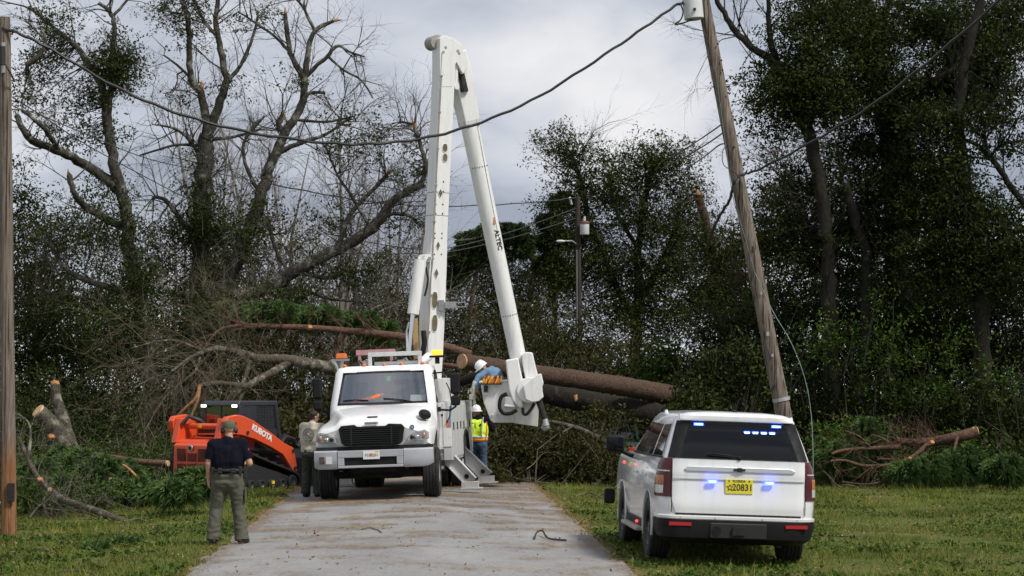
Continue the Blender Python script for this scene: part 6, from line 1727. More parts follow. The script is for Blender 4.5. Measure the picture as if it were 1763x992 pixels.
def remesh_obj(name, parts, mat, parent, voxel=0.009, smooth=5, wrinkle=0.0, wscale=9.0, stretch=(1, 1, 1)):
    """Tapered rounded limbs fused into one continuous surface. parts: (p0, r0, p1, r1) or ('ball', c, (rx, ry, rz))."""
    q = MB()
    for p in parts:
        if p[0] == 'ball': q.ball(p[1], p[2], 16, 10)
        elif p[0] == 'cut': q.tube([p[1], p[3]], [p[2], p[4]], 16)          # flat ends
        else:
            a, ra, b, rb = Vector(p[0]), p[1], Vector(p[2]), p[3]
            d = (b - a); ln = max(d.length, 1e-4); d = d / ln
            path = [a - d * ra * s_ for s_ in (0.98, 0.8, 0.45)] + [a] + [b] + [b + d * rb * s_ for s_ in (0.45, 0.8, 0.98)]
            rad = [ra * 0.2, ra * 0.6, ra * 0.893, ra, rb, rb * 0.893, rb * 0.6, rb * 0.2]
            q.tube(path, rad, 14)
    me = q.mesh(name)
    bm = bmesh.new(); bm.from_mesh(me); bmesh.ops.recalc_face_normals(bm, faces=bm.faces); bm.to_mesh(me); bm.free()
    o = bpy.data.objects.new(name, me); col.objects.link(o)
    md = o.modifiers.new('r', 'REMESH'); md.mode = 'VOXEL'; md.voxel_size = voxel
    m2 = o.modifiers.new('s', 'SMOOTH'); m2.factor = 0.5; m2.iterations = smooth
    dg = bpy.context.evaluated_depsgraph_get()
    me2 = bpy.data.meshes.new_from_object(o.evaluated_get(dg))
    bpy.data.objects.remove(o)
    if wrinkle:
        n = len(me2.vertices); co = np.empty(n * 3, np.float32); me2.vertices.foreach_get('co', co); co = co.reshape(-1, 3)
        nr = np.array([tuple(v.normal) for v in me2.vertices])
        for i in range(n):
            p = Vector((co[i][0] * stretch[0], co[i][1] * stretch[1], co[i][2] * stretch[2])) * wscale
            w = mnoise.noise(p + Vector((0, 0, 3.0 * mnoise.noise(p * 0.35)))) + 0.5 * mnoise.noise(p * 2.1)
            co[i] += (nr[i] * w * wrinkle).astype(np.float32)
        me2.vertices.foreach_set('co', co.ravel())
    me2.materials.clear(); me2.materials.append(mat)
    me2.shade_smooth(); me2.name = name
    return link_mesh(name, me2, None, parent)
V3 = Vector
def hand_parts(w, d, side, palm_dir, curl=0.6, r=0.010):
    """Wrist w, pointing along d; palm faces palm_dir; five fingers, curled; thumb on the side."""
    d = V3(d).normalized(); pn = V3(palm_dir); pn = (pn - d * pn.dot(d)).normalized(); t = d.cross(pn).normalized() * side
    w = V3(w)
    out = [(w, 0.026, w + d * 0.035, 0.028), (w + d * 0.03 + t * 0.022, 0.019, w + d * 0.085 + t * 0.028, 0.017), (w + d * 0.03 - t * 0.022, 0.019, w + d * 0.08 - t * 0.028, 0.016), (w + d * 0.03, 0.02, w + d * 0.085, 0.018)]
    for k, (o_, ln) in enumerate(((0.034, 0.072), (0.012, 0.082), (-0.012, 0.077), (-0.034, 0.060))):
        a = w + d * 0.085 + t * o_
        b = a + (d * (1 - 0.35 * curl) + pn * 0.55 * curl) * ln * 0.55
        c = b + (d * (1 - 1.1 * curl) + pn * 1.05 * curl) * ln * 0.5
        out += [(a, r, b, r * 0.95), (b, r * 0.95, c, r * 0.8)]
    a = w + d * 0.025 + t * 0.032; b = a + (d * 0.6 + t * 0.65 + pn * 0.35) * 0.045; c = b + (d * 0.9 + pn * 0.35) * 0.035
    out += [(a, 0.015, b, 0.0125), (b, 0.0125, c, 0.010)]
    return out
def head_parts(c, f, up=V3((0, 0, 1))):
    """Head at centre c, facing f: skull, jaw, nose, brow, ears, chin, lips."""
    f = V3(f).normalized(); up = V3(up); up = (up - f * up.dot(f)).normalized(); s = f.cross(up).normalized(); c = V3(c)
    return [(c + up * 0.035 - f * 0.022, 0.083, c + up * 0.035 + f * 0.02, 0.078), (c + up * 0.02, 0.078, c - up * 0.055 + f * 0.03, 0.055), (c - up * 0.05 + f * 0.045, 0.038, c - up * 0.082 + f * 0.06, 0.026),
            (c + up * 0.012 + f * 0.088, 0.010, c - up * 0.028 + f * 0.106, 0.014), (c + up * 0.028 + f * 0.078 + s * 0.035, 0.014, c + up * 0.028 + f * 0.078 - s * 0.035, 0.014),
            (c - up * 0.052 + f * 0.085 + s * 0.018, 0.010, c - up * 0.052 + f * 0.085 - s * 0.018, 0.010),
            (c + s * 0.078 + up * 0.012, 0.018, c + s * 0.082 - up * 0.022, 0.013), (c - s * 0.078 + up * 0.012, 0.018, c - s * 0.082 - up * 0.022, 0.013),
            (c - up * 0.05 - f * 0.02, 0.058, c - up * 0.16 - f * 0.03, 0.060)]
def eyes(c, f, parent):
    f = V3(f).normalized(); up = V3((0, 0, 1)); up = (up - f * up.dot(f)).normalized(); s = f.cross(up)
    for k in (-1, 1):
        q = MB(); q.ball(V3(c) + f * 0.078 + s * 0.032 * k + up * 0.004, (0.012, 0.012, 0.009), 8, 6); q.build('eye', M['hair'], parent, smooth=60)
def torso(pel, chest, sh_l, sh_r, fat=1.0, side=V3((1, 0, 0))):
    pel, chest = V3(pel), V3(chest); m_ = pel.lerp(chest, 0.5)
    e = 0.026 if fat > 1.055 else 0.0      # clothing sits outside the body
    t_ = [(pel - side * 0.085, 0.135 * fat, pel + side * 0.085, 0.135 * fat), (pel - side * 0.08 * fat, 0.135 * fat, m_ - side * 0.075 * fat, 0.128 * fat), (pel + side * 0.08 * fat, 0.135 * fat, m_ + side * 0.075 * fat, 0.128 * fat),
            (m_ - side * 0.075 * fat, 0.128 * fat, chest - side * 0.10, 0.130), (m_ + side * 0.075 * fat, 0.128 * fat, chest + side * 0.10, 0.130), (m_, 0.12 * fat, chest, 0.13),
            (chest - side * 0.10, 0.12, V3(sh_l), 0.072), (chest + side * 0.10, 0.12, V3(sh_r), 0.072), (V3(sh_l), 0.068, V3(sh_r), 0.068), (chest, 0.11, (V3(sh_l) + V3(sh_r)) / 2 + V3((0, 0, 0.04)), 0.07)]
    return [(a, ra + e * (i > 2), b, rb + e * (i > 2)) for i, (a, ra, b, rb) in enumerate(t_)]
def arm_parts(sh, el, wr, e=0.0):
    return [(V3(sh), 0.062 + e, V3(el), 0.046 + e), (V3(el), 0.045 + e, V3(wr), 0.031 + e)]
def leg_parts(hip, kn, an, e=0.0):
    return [(V3(hip), 0.095 + e, V3(kn), 0.062 + e), (V3(kn), 0.060 + e, V3(an), 0.042 + e)]
def boot_obj(parent, an, f, mat='boot'):
    f = V3((f[0], f[1], 0)).normalized(); an = V3(an)
    heel = V3((an.x, an.y, 0.05)) - f * 0.05; toe = V3((an.x, an.y, 0.045)) + f * 0.16
    return remesh_obj('boot', [(heel, 0.048, toe, 0.045), (heel + V3((0, 0, -.005)), 0.045, toe - f * 0.04, 0.05), (V3((an.x, an.y, 0.06)), 0.052, V3((an.x, an.y, 0.19)), 0.055), (V3((an.x, an.y, 0.09)) + f * 0.05, 0.045, toe - f * 0.05, 0.04)], M[mat], parent, 0.012, 3)
def cap_obj(parent, c, f, mat, brim=True, name='cap'):
    f = V3(f).normalized(); up = V3((0, 0, 1)); up = (up - f * up.dot(f)).normalized(); s = f.cross(up); c = V3(c)
    q = MB(); secs = []
    for h, r in ((0.012, 0.103), (0.05, 0.104), (0.085, 0.094), (0.11, 0.070), (0.125, 0.035), (0.128, 0.004)):
        secs.append([c + up * (h + 0.012) + f * (0.004 + 1.08 * r * math.cos(a)) + s * (0.93 * r * math.sin(a)) for a in np.linspace(0, 2 * math.pi, 25)[:-1]])
    q.loft(secs, closed=True, caps=True); o = q.build(name, M[mat], parent, smooth=60)
    if brim:
        q = MB(); n = 9
        row0 = [c + up * 0.026 + f * (0.095 * math.cos(a)) + s * 0.092 * math.sin(a) for a in np.linspace(-1.2, 1.2, n)]
        row1 = [c + up * 0.014 + f * (0.05 + 0.135 * math.cos(a)) + s * 0.085 * math.sin(a) for a in np.linspace(-1.2, 1.2, n)]
        q.loft([row0, row1, [p - up * 0.006 for p in row1], [p - up * 0.006 for p in row0]]); q.build('brim', M[mat], o, smooth=50)
    return o
def hard_hat(parent, c, f, up=V3((0, 0, 1))):
    f = V3(f).normalized(); up = V3(up); up = (up - f * up.dot(f)).normalized(); s = f.cross(up); c = V3(c)
    q = MB(); secs = []
    for h, r in ((0.0, 0.165), (0.008, 0.166), (0.016, 0.128), (0.06, 0.124), (0.10, 0.106), (0.13, 0.078), (0.148, 0.04), (0.152, 0.004)):
        secs.append([c + up * (h + 0.035) + f * (1.08 * r * math.cos(a) + (0.02 if h < 0.01 else 0)) + s * (0.92 * r * math.sin(a)) for a in np.linspace(0, 2 * math.pi, 29)[:-1]])
    q.loft(secs, closed=True, caps=True); o = q.build('hard_hat', M['hard_hat'], parent, smooth=50)
    q = MB(); q.tube([c + up * (0.035 + h) + f * r for h, r in ((0.06, 0.134), (0.11, 0.11), (0.15, 0.05), (0.157, -0.05), (0.12, -0.10))], 0.012, 6); q.build('ridge', M['hard_hat'], o, smooth=60)
    return o

# 1: the man in the navy polo, back to the camera
p = ground(391, 937)
P1 = empty('person', p, (0, 0, R(4)))
tag(P1, 'person in navy polo, olive trousers and cap on the road edge, seen from behind', 'person')
k1 = dict(hl=(-.11, 0, .93), hr=(.11, 0, .93), kl=(-.165, .05, .50), kr=(.165, .04, .50), al=(-.205, -.03, .09), ar=(.215, -.02, .09), sl=(-.205, 0, 1.44), sr=(.205, 0, 1.455),
          el=(-.275, -.03, 1.17), wl=(-.275, .03, .93), er=(.325, -.05, 1.175), wr=(.29, .17, 1.145))
hc = V3((0.02, 0.045, 1.65))
bodyp = torso((0, 0, 1.0), (0, 0.0, 1.33), k1['sl'], k1['sr'], 1.05) + arm_parts(k1['sl'], k1['el'], k1['wl']) + arm_parts(k1['sr'], k1['er'], k1['wr']) + leg_parts(k1['hl'], k1['kl'], k1['al']) + leg_parts(k1['hr'], k1['kr'], k1['ar']) + head_parts(hc, (0.05, 1, 0)) \
    + hand_parts(k1['wl'], (0.02, 0.12, -1), -1, (0.8, 0.3, 0), 0.5) + hand_parts(k1['wr'], (-0.75, 0.6, 0.25), 1, (0, -0.4, 0.9), 0.9)
remesh_obj('body', bodyp, M['skin'], P1, 0.0095, 3)
shirt = torso((0, 0, 1.06), (0, 0, 1.33), k1['sl'], k1['sr'], 1.13) + [(V3(k1['sl']), 0.088, V3(k1['sl']).lerp(V3(k1['el']), 0.5), 0.086), ('cut', V3(k1['sl']).lerp(V3(k1['el']), 0.45), 0.085, V3(k1['sl']).lerp(V3(k1['el']), 0.80), 0.083), (V3(k1['sr']), 0.088, V3(k1['sr']).lerp(V3(k1['er']), 0.5), 0.086), ('cut', V3(k1['sr']).lerp(V3(k1['er']), 0.45), 0.085, V3(k1['sr']).lerp(V3(k1['er']), 0.80), 0.083),
         ('cut', (0.01, 0.0, 1.46), 0.085, (0.015, 0.015, 1.545), 0.070)]
remesh_obj('polo_shirt', shirt, M['navy'], P1, 0.011, 3, 0.014, 5.5, (1.2, 1.2, 0.8))
def trousers(k_, z=1.06, e=0.028, fat=1.0):
    t_ = [((-.085, 0, z - .06), 0.150 * fat, (.085, 0, z - .06), 0.150 * fat), ((-.095, 0, z - .16), 0.148, (.095, 0, z - .16), 0.148)]
    for h, kn, a in (('hl', 'kl', 'al'), ('hr', 'kr', 'ar')):
        H, N, A_ = V3(k_[h]), V3(k_[kn]), V3(k_[a])
        t_ += [(H, 0.105 + e, N, 0.070 + e), (N, 0.070 + e, A_.lerp(N, 0.25), 0.066 + e), ('cut', A_.lerp(N, 0.35), 0.066 + e, A_ + V3((0, 0, -0.03)), 0.076 + e)]
    return t_
remesh_obj('trousers', trousers(k1, fat=1.06), M['green_trousers'], P1, 0.011, 2, 0.013, 7.0, (1.0, 1.0, 1.5))
q = MB(); q.tube([(0.172 * math.cos(a) * 1.42, 0.172 * math.sin(a) * 0.98, 1.075) for a in np.linspace(0, 2 * math.pi, 33)], 0.022, 6, caps=False); q.build('belt', M['ink'], P1, smooth=60)
q = MB(); q.box((0.255, -0.02, 1.04), (0.06, 0.09, 0.17)); q.build('holster', M['ink'], P1, bevel=0.015)
q = MB(); q.box((0.26, 0.01, 0.72), (0.025, 0.16, 0.20)); q.build('cargo_pocket', M['green_trousers'], P1, bevel=0.012)
for (x, y, w_, h_) in ((-0.20, -0.10, .06, .10), (-0.10, -0.165, .07, .08), (0.09, -0.17, .08, .07), (0.19, -0.12, .05, .12)):
    q = MB(); q.box((x, y, 1.07), (w_, 0.045, h_)); q.build('belt_pouch', M['ink'], P1, bevel=0.012)
boot_obj(P1, k1['al'], (-0.25, 1)); boot_obj(P1, k1['ar'], (0.45, 1))
cap_obj(P1, hc + V3((0, -0.01, 0.012)), (0.05, 1, 0), 'khaki_green')
q = MB()
for s in (-1, 1): q.lathe(hc + V3((s * 0.082, 0, 0.0)), (s, 0, 0), [(0, 0.045), (0.03, 0.045), (0.042, 0.032)], 14)
q.tube([hc + V3((0.10 * math.cos(a), -0.075 + 0.02 * math.sin(a), 0.05 - 0.06 * abs(math.cos(a)))) for a in np.linspace(math.pi, 0, 9)], 0.009, 6); q.build('ear_defenders', M['ink'], P1, smooth=50)
q = MB(); q.box((0.305, -0.055, 1.36), (0.02, 0.05, 0.06)); q.build('sleeve_patch', M['reflector_red'], P1, bevel=0.006)

# 2: the man in the tan T-shirt beside the truck's front wheel
Y2 = 47.2
x2 = at(537, 800, Y2).x
P2 = empty('person', (x2, Y2, gz(x2, Y2)), (0, 0, R(-18)))
tag(P2, 'person in tan T-shirt with a round star badge on its back, beside the truck', 'person')
k2 = dict(hl=(-.10, 0, .92), hr=(.10, 0, .92), kl=(-.12, .03, .50), kr=(.12, .05, .50), al=(-.13, -.02, .09), ar=(.13, .0, .09), sl=(-.195, 0, 1.45), sr=(.195, 0.03, 1.45),
          el=(-.235, .06, 1.18), wl=(-.15, .26, 1.10), er=(.245, .10, 1.19), wr=(.16, .30, 1.14))
hc = V3((0.03, 0.05, 1.655)); fd = V3((0.75, 0.6, -0.15))
bodyp = torso((0, 0, 1.0), (0, 0.01, 1.33), k2['sl'], k2['sr']) + arm_parts(k2['sl'], k2['el'], k2['wl']) + arm_parts(k2['sr'], k2['er'], k2['wr']) + leg_parts(k2['hl'], k2['kl'], k2['al']) + leg_parts(k2['hr'], k2['kr'], k2['ar']) + head_parts(hc, fd) \
    + hand_parts(k2['wl'], (0.5, 0.8, 0), -1, (0, 0, 1), 0.7) + hand_parts(k2['wr'], (-0.4, 0.8, 0.1), 1, (0, 0, 1), 0.7)
b_ = remesh_obj('body', bodyp, M['skin'], P2, 0.012, 2); eyes(hc, fd, b_)
shirt = torso((0, 0, 0.99), (0, 0.01, 1.33), k2['sl'], k2['sr'], 1.16) + [(V3(k2['sl']), 0.088, V3(k2['sl']).lerp(V3(k2['el']), 0.5), 0.085), ('cut', V3(k2['sl']).lerp(V3(k2['el']), 0.45), 0.085, V3(k2['sl']).lerp(V3(k2['el']), 0.85), 0.086), (V3(k2['sr']), 0.088, V3(k2['sr']).lerp(V3(k2['er']), 0.5), 0.085), ('cut', V3(k2['sr']).lerp(V3(k2['er']), 0.45), 0.085, V3(k2['sr']).lerp(V3(k2['er']), 0.85), 0.086), ('cut', (0.01, 0.0, 1.44), 0.085, (0.015, 0.015, 1.53), 0.068)]
remesh_obj('t_shirt', shirt, M['tan_shirt'], P2, 0.013, 4, 0.008, 6.5, (1, 1, 0.6))
remesh_obj('trousers', trousers(k2), M['dark_green'], P2, 0.014, 3, 0.012, 6.0, (1, 1, 1.8))
boot_obj(P2, k2['al'], (0, 1)); boot_obj(P2, k2['ar'], (0.2, 1))
f_ = fd.normalized(); q = MB(); q.ball(hc + V3((0, 0, 0.052)) - f_ * 0.012, (0.092, 0.098, 0.082), 18, 12)
q.ball(hc + V3((0, 0, 0.0)) - f_ * 0.045, (0.078, 0.072, 0.085), 14, 10); q.build('hair', M['hair'], P2, smooth=60)
bd = empty('back_badge', (0, 0, 0), parent=P2)
M['badge_ink'] = plain('badge_ink', (0.19, 0.185, 0.155), 0.85)
q = MB(); by = -0.185
ring = lambda r: [(r * math.cos(a), by, 1.30 + r * math.sin(a)) for a in np.linspace(0, 2 * math.pi, 33)]
q.tube(ring(0.125), 0.010, 6, caps=False); q.build('outer_ring', M['badge_ink'], bd)
q = MB(); q.tube(ring(0.085), 0.006, 6, caps=False); q.build('inner_ring', M['badge_ink'], bd)
star(0.0, 1.30, 0.082, by, M['badge_ink'], bd, th=0.006)
for k in range(20):
    a = 2 * math.pi * k / 20; q = MB(); q.box((0.105 * math.cos(a), by - 0.002, 1.30 + 0.105 * math.sin(a)), (0.016, 0.008, 0.016)); q.build('badge_letter', M['badge_ink'], bd)
q = MB(); q.ball((0, by - 0.006, 1.30), (0.022, 0.004, 0.022)); q.build('star_centre', M['tan_shirt'], bd)

# 3: worker in the high-visibility vest behind the truck body
Y3 = 53.0
x3 = at(822, 800, Y3).x
P3 = empty('person', (x3, Y3, gz(x3, Y3)), (0, 0, R(-12)))
tag(P3, 'person in lime safety vest, jeans and white hard hat behind the outriggers, below the bucket', 'person')
k3 = dict(hl=(-.10, 0, .95), hr=(.10, 0, .95), kl=(-.13, .06, .52), kr=(.13, .03, .52), al=(-.15, -.02, .09), ar=(.16, -.02, .09), sl=(-.20, 0.05, 1.48), sr=(.20, 0.05, 1.48),
          el=(-.27, .22, 1.32), wl=(-.15, .42, 1.40), er=(.33, .12, 1.28), wr=(.25, .33, 1.42))
hc = V3((-0.06, 0.13, 1.66)); fd = V3((-0.25, 1, 0.05))
bodyp = torso((0, 0, 1.02), (0, 0.03, 1.36), k3['sl'], k3['sr']) + arm_parts(k3['sl'], k3['el'], k3['wl']) + arm_parts(k3['sr'], k3['er'], k3['wr']) + leg_parts(k3['hl'], k3['kl'], k3['al']) + leg_parts(k3['hr'], k3['kr'], k3['ar']) + head_parts(hc, fd) \
    + hand_parts(k3['wl'], (0.3, 0.8, 0.4), -1, (0, 0, 1), 0.8) + hand_parts(k3['wr'], (-0.2, 0.8, 0.4), 1, (0, 0, 1), 0.8)
b_ = remesh_obj('body', bodyp, M['skin'], P3, 0.012, 2); eyes(hc, fd, b_)
slv = torso((0, 0, 1.06), (0, 0.03, 1.36), k3['sl'], k3['sr'], 1.06) + arm_parts(k3['sl'], k3['el'], k3['wl'], 0.022) + arm_parts(k3['sr'], k3['er'], k3['wr'], 0.026)
remesh_obj('dark_shirt', slv, M['navy'], P3, 0.014, 3, 0.007, 8)
vst = torso((0, 0, 1.06), (0, 0.03, 1.36), (-.17, .05, 1.47), (.17, .05, 1.47), 1.14)
vo = remesh_obj('safety_vest', vst, M['hivis'], P3, 0.013, 4, 0.006, 7)
for (x0, z0, x1, z1) in ((-0.13, 1.12, -0.13, 1.50), (0.15, 1.12, 0.15, 1.50)):
    q = MB(); q.tube([(x0, -0.170, z0), (x0, -0.175, 1.25), (x0, -0.145, 1.40), (x1, -0.05, z1 + 0.05)], 0.028, 6, flat=0.35); q.build('reflective_strip', M['reflective'], vo, smooth=60)
for zz, mt_, rr, tk in ((1.10, 'reflective', 0.185, 0.026), (1.035, 'hivis_orange', 0.178, 0.026), (1.005, 'yellow', 0.172, 0.012)):
    q = MB(); q.tube([(rr * math.cos(a) * 1.27, 0.0 + rr * math.sin(a) * 0.97, zz) for a in np.linspace(0, 2 * math.pi, 33)], tk, 6, caps=False); q.build('hem_band', M[mt_], vo, smooth=60)
q = MB(); q.tube([(0.235, -0.10, 1.06), (0.245, -0.085, 1.25), (0.225, -0.03, 1.45)], 0.014, 6); q.build('orange_edge', M['hivis_orange'], vo, smooth=60)
q = MB(); q.box((-0.02, -0.172, 1.36), (0.02, 0.01, 0.12)); q.build('vest_slot', M['ink'], vo)
remesh_obj('jeans', trousers(k3, 1.08), M['jeans'], P3, 0.014, 3, 0.012, 6.0, (1, 1, 1.6))
boot_obj(P3, k3['al'], (0, 1)); boot_obj(P3, k3['ar'], (0.2, 1))
hard_hat(P3, hc, fd)

# 4: worker in the bucket, leaning over its left edge
Y4 = KY + 0.32
c4_ = at(838, 690, Y4)
P4 = empty('person', (c4_.x, Y4, at(838, 716, Y4).z), (0, 0, 0))
tag(P4, 'person in blue shirt and white hard hat leaning over the rim inside the raised bucket', 'person')
bz = P4.location.z
def B(px, py, dy=0.0): return at(px, py, Y4 + dy) - P4.location
pel = V3((0.27, 0.05, 0.60)); chest = B(849, 644, 0.0); side = V3((0.45, 0.85, 0.0)).normalized()
sl = chest + side * -0.17 + V3((-0.04, 0, 0.05)); sr = chest + side * 0.17 + V3((-0.02, 0, 0.06))
el, wl = B(823, 650, -0.22), B(815, 667, -0.30); er, wr = B(832, 652, 0.25), B(822, 668, 0.0)
hc = B(831, 634, -0.02); fd = V3((-0.75, -0.2, -0.65)); hu = V3((-0.55, -0.1, 0.8))
bodyp = torso(pel, chest, sl, sr, 1.0, side) + arm_parts(sl, el, wl) + arm_parts(sr, er, wr) + [((0.27, -0.04, .55), 0.10, (0.27, -0.05, .30), 0.07), ((0.27, -0.05, .30), .065, (0.30, -0.05, .10), .05), ((0.30, 0.14, .55), 0.10, (0.30, 0.16, .30), 0.07), ((0.30, .16, .30), .065, (0.33, .16, .10), .05)] + head_parts(hc, fd, hu) \
    + [(hc - hu.normalized() * 0.10, 0.06, chest + V3((-0.03, 0, 0.08)), 0.075)] + hand_parts(wl, (-0.3, -0.1, -0.9), -1, (0.2, 0.6, 0.1), 0.9, 0.012) + hand_parts(wr, (-0.3, -0.3, -0.9), 1, (0.2, -0.6, 0.1), 0.9, 0.012)
b_ = remesh_obj('body', bodyp, M['skin'], P4, 0.012, 2)
shirt = torso(pel, chest, sl, sr, 1.10, side) + arm_parts(sl, el, V3(el).lerp(V3(wl), 0.85), 0.026) + arm_parts(sr, er, V3(er).lerp(V3(wr), 0.85), 0.026)
remesh_obj('denim_shirt', shirt, M['denim_shirt'], P4, 0.013, 3, 0.009, 8)
trs = [((0.27, -0.05, .58), .16, (0.27, 0.13, .58), .16), ((0.27, -0.05, .55), .13, (0.27, -0.05, .30), .10), ((0.27, -0.05, .30), .10, (0.30, -0.05, .10), .08), ((0.30, .15, .55), .13, (0.30, .16, .30), .10), ((0.30, .16, .3), .10, (0.33, .16, .1), .08)]
remesh_obj('trousers', trs, M['jeans'], P4, 0.016, 3, 0.01, 7)
hard_hat(P4, hc, fd, hu)
gl = remesh_obj('gloves', hand_parts(wl, (-0.3, -0.1, -0.9), -1, (0.2, 0.6, 0.1), 0.9, 0.017) + [(V3(wl) + V3((0.03, 0.02, 0.10)), 0.055, V3(wl), 0.042)], M['glove'], P4, 0.010, 2)
q = MB(); q.tube([chest + side * -0.12 + V3((0, -0.08, .02)), chest.lerp(pel, .5) + side * -0.1 + V3((0, -.09, 0)), pel + V3((0, -0.17, .02))], 0.022, 6, flat=0.4); q.build('harness_strap', M['hivis_orange'], P4, smooth=50)
# the tool in his hand
tl_ = empty('power_tool', at(814, 684, Y4 - 0.3))
tag(tl_, 'pale grey-green power tool held below the glove of the worker in the bucket', 'power tool')
M['tool_grey'] = plain('tool_grey', (0.36, 0.37, 0.30), 0.6, var=0.2)
q = MB(); q.cyl((0.02, 0, 0.20), (0.0, 0, 0.05), 0.045, n=14); q.build('handle', M['tool_grey'], tl_, bevel=0.01)
q = MB(); q.box((-0.01, 0, 0.0), (0.15, 0.10, 0.13)); q.build('motor_housing', M['tool_grey'], tl_, bevel=0.02)
for x in (-0.045, 0.035):
    q = MB(); q.box((x, 0, -0.11), (0.06, 0.07, 0.12)); q.build('jaw', M['tool_grey'], tl_, bevel=0.012)
# ------------------------------------------------------------------ fallen trunks, limbs and brush
def log_thing(name, label, segs, bark, cuts=(), group=None, cat='log', seed=1, twigs=0, tw=(1.2, 2, 0.015), gravity=0.0, leaf=None, nleaf=0, lsize=0.12, tw_from=0, twig_mat=None, support=None, tips_only=False):
    """segs: list of ([(px, py, Y)...], w0, w1) in photo pixels at those distances; the first one is the trunk."""
    rng = random.Random(seed); g = np.random.default_rng(seed)
    a = segs[0][0][0]; p0 = at(*a)
    root = empty(name, (p0.x, p0.y, gz(p0.x, p0.y))); inv = Vector(root.location)
    mb, tmb, tips = MB(), MB(), []
    for si, (pts, w0, w1) in enumerate(segs):
        path = [Vector(q) for q in crom([tuple(at(*q) - inv) for q in pts], 5)]
        n = len(path)
        rad = []
        for i in range(n):
            Y = path[i].y + inv.y
            rad.append(max((w0 + (w1 - w0) * i / (n - 1)) * mpp(Y) / 2, 0.006))
        one = MB()
        if w0 > 16:      # thick logs: finer rings so that the bark plates show
            path = [Vector(q) for q in crom([tuple(v) for v in path], 5)]; rad = list(np.interp(np.linspace(0, 1, len(path)), np.linspace(0, 1, n), rad)); n = len(path)
            one.tube(path, rad, 26)
            for i in range(len(one.v)):
                v = Vector(one.v[i]); ci = path[i // 26]; w_ = v + inv
                one.v[i] = tuple(ci + (v - ci) * (1 + 0.07 * mnoise.noise(w_ * 1.6) + 0.07 * mnoise.noise(w_ * 7) + 0.05 * mnoise.noise(w_ * 17)))
        else: rough_tube(one, path, rad, 8, rng, 0.09)
        if si == 0: mb = one
        else: one.build('branch', M[bark], root, smooth=60, fixn=False)
        if si >= tw_from:
            for k_ in range(int(twigs * (n / 10))):
                i = rng.randint(int(n * 0.3), n - 2); d = (path[i + 1] - path[i]).normalized(); u, w = frame_of(d); t = rng.uniform(0, 6.28)
                grow(tmb, path[i], d * rng.uniform(0.3, 1.0) + (u * math.cos(t) + w * math.sin(t)) * 0.8, tw[0] * rng.uniform(0.5, 1.3), min(tw[2], rad[i] * 0.8), tw[1], rng, None, 4, gravity, 0.8, 4, tips)
    mb.build('trunk', M[bark], root, smooth=60, fixn=False)
    if tmb.v: tag(tmb.build('twigs', M[twig_mat or bark], root, smooth=60, fixn=False), kind='stuff')
    if nleaf and tips:
        T_ = np.array([tuple(t) for t in tips]); P_ = T_[g.integers(0, len(T_), nleaf)] + g.normal(size=(nleaf, 3)) * 0.13
        leaves_obj('foliage', P_, lsize, seed + 8, M[leaf], root)
    for (px, py, Y, r_px, nx_, ny_, nz_, kind) in cuts:
        c = at(px, py, Y) - inv; r_ = r_px * mpp(Y); ax_ = Vector((nx_, ny_, nz_)).normalized()
        q = MB(); c0, c = c, Vector((0, 0, 0))
        if kind == 'flat': q.lathe(c, ax_, [(-0.03, r_ * 1.0), (0.012, r_ * 0.97), (0.016, r_ * 0.6), (0.014, r_ * 0.15)], 22)
        else:
            q.lathe(c, ax_, [(-0.08, r_ * 0.95), (0.0, r_), (0.03, r_ * 0.75), (0.07, r_ * 0.3)], 9)
            for i in range(len(q.v)):
                v = Vector(q.v[i]); q.v[i] = tuple(v + ax_ * r_ * 1.2 * mnoise.noise(v * 11))
        q.build('cut_face' if kind == 'flat' else 'torn_end', M['fresh_wood'] if kind == 'flat' else M['torn_wood'], root).location = c0
    return tag(root, label, cat, group)
log_thing('fallen_log', 'thick fallen pine trunk with a pale sawn end, lying behind the bucket', [([(797, 622, 56.0), (850, 631, 56.6), (930, 644, 57.6), (1010, 656, 58.4), (1100, 670, 59.2), (1200, 690, 60.2), (1290, 710, 61)], 27, 36)], 'pine_bark',
          [(795, 622, 55.95, 13.0, -0.75, -0.66, 0.05, 'flat')], 'fallen trunks across the road', seed=3)
log_thing('fallen_log', 'dark fallen oak trunk lying just below the sawn pine trunk, split in the middle', [([(830, 640, 60.5), (920, 672, 60.2), (1000, 690, 60), (1080, 705, 59.6), (1160, 722, 59.3), (1240, 745, 59)], 32, 44), ([(850, 640, 60), (800, 655, 60.5), (760, 668, 61)], 20, 12)], 'dark_bark',
          [(991, 686, 59.55, 3.5, 0.0, -0.5, -1, 'torn')], 'fallen trunks across the road', seed=4)
log_thing('fallen_pine', 'slender red-barked fallen pine top stretching left from behind the boom', [([(810, 612, 58), (760, 596, 58), (690, 580, 58), (610, 571, 57.8), (540, 565, 57.5), (470, 562, 57.2), (425, 560, 57), (398, 550, 57)], 17, 6), ([(420, 560, 57), (385, 565, 56.8), (365, 580, 56.6), (352, 600, 56.5)], 6, 3), ([(600, 570, 58), (585, 590, 58), (570, 612, 57.8), (555, 640, 57.6)], 7, 3),
          ([(790, 632, 57.4), (752, 627, 57.6), (725, 628, 57.7)], 9, 6)], 'red_bark', [(533, 564, 57.15, 5, 0, -1, 0.1, 'torn')], 'fallen trunks across the road', seed=5, twigs=3, tw=(0.8, 1, 0.02))
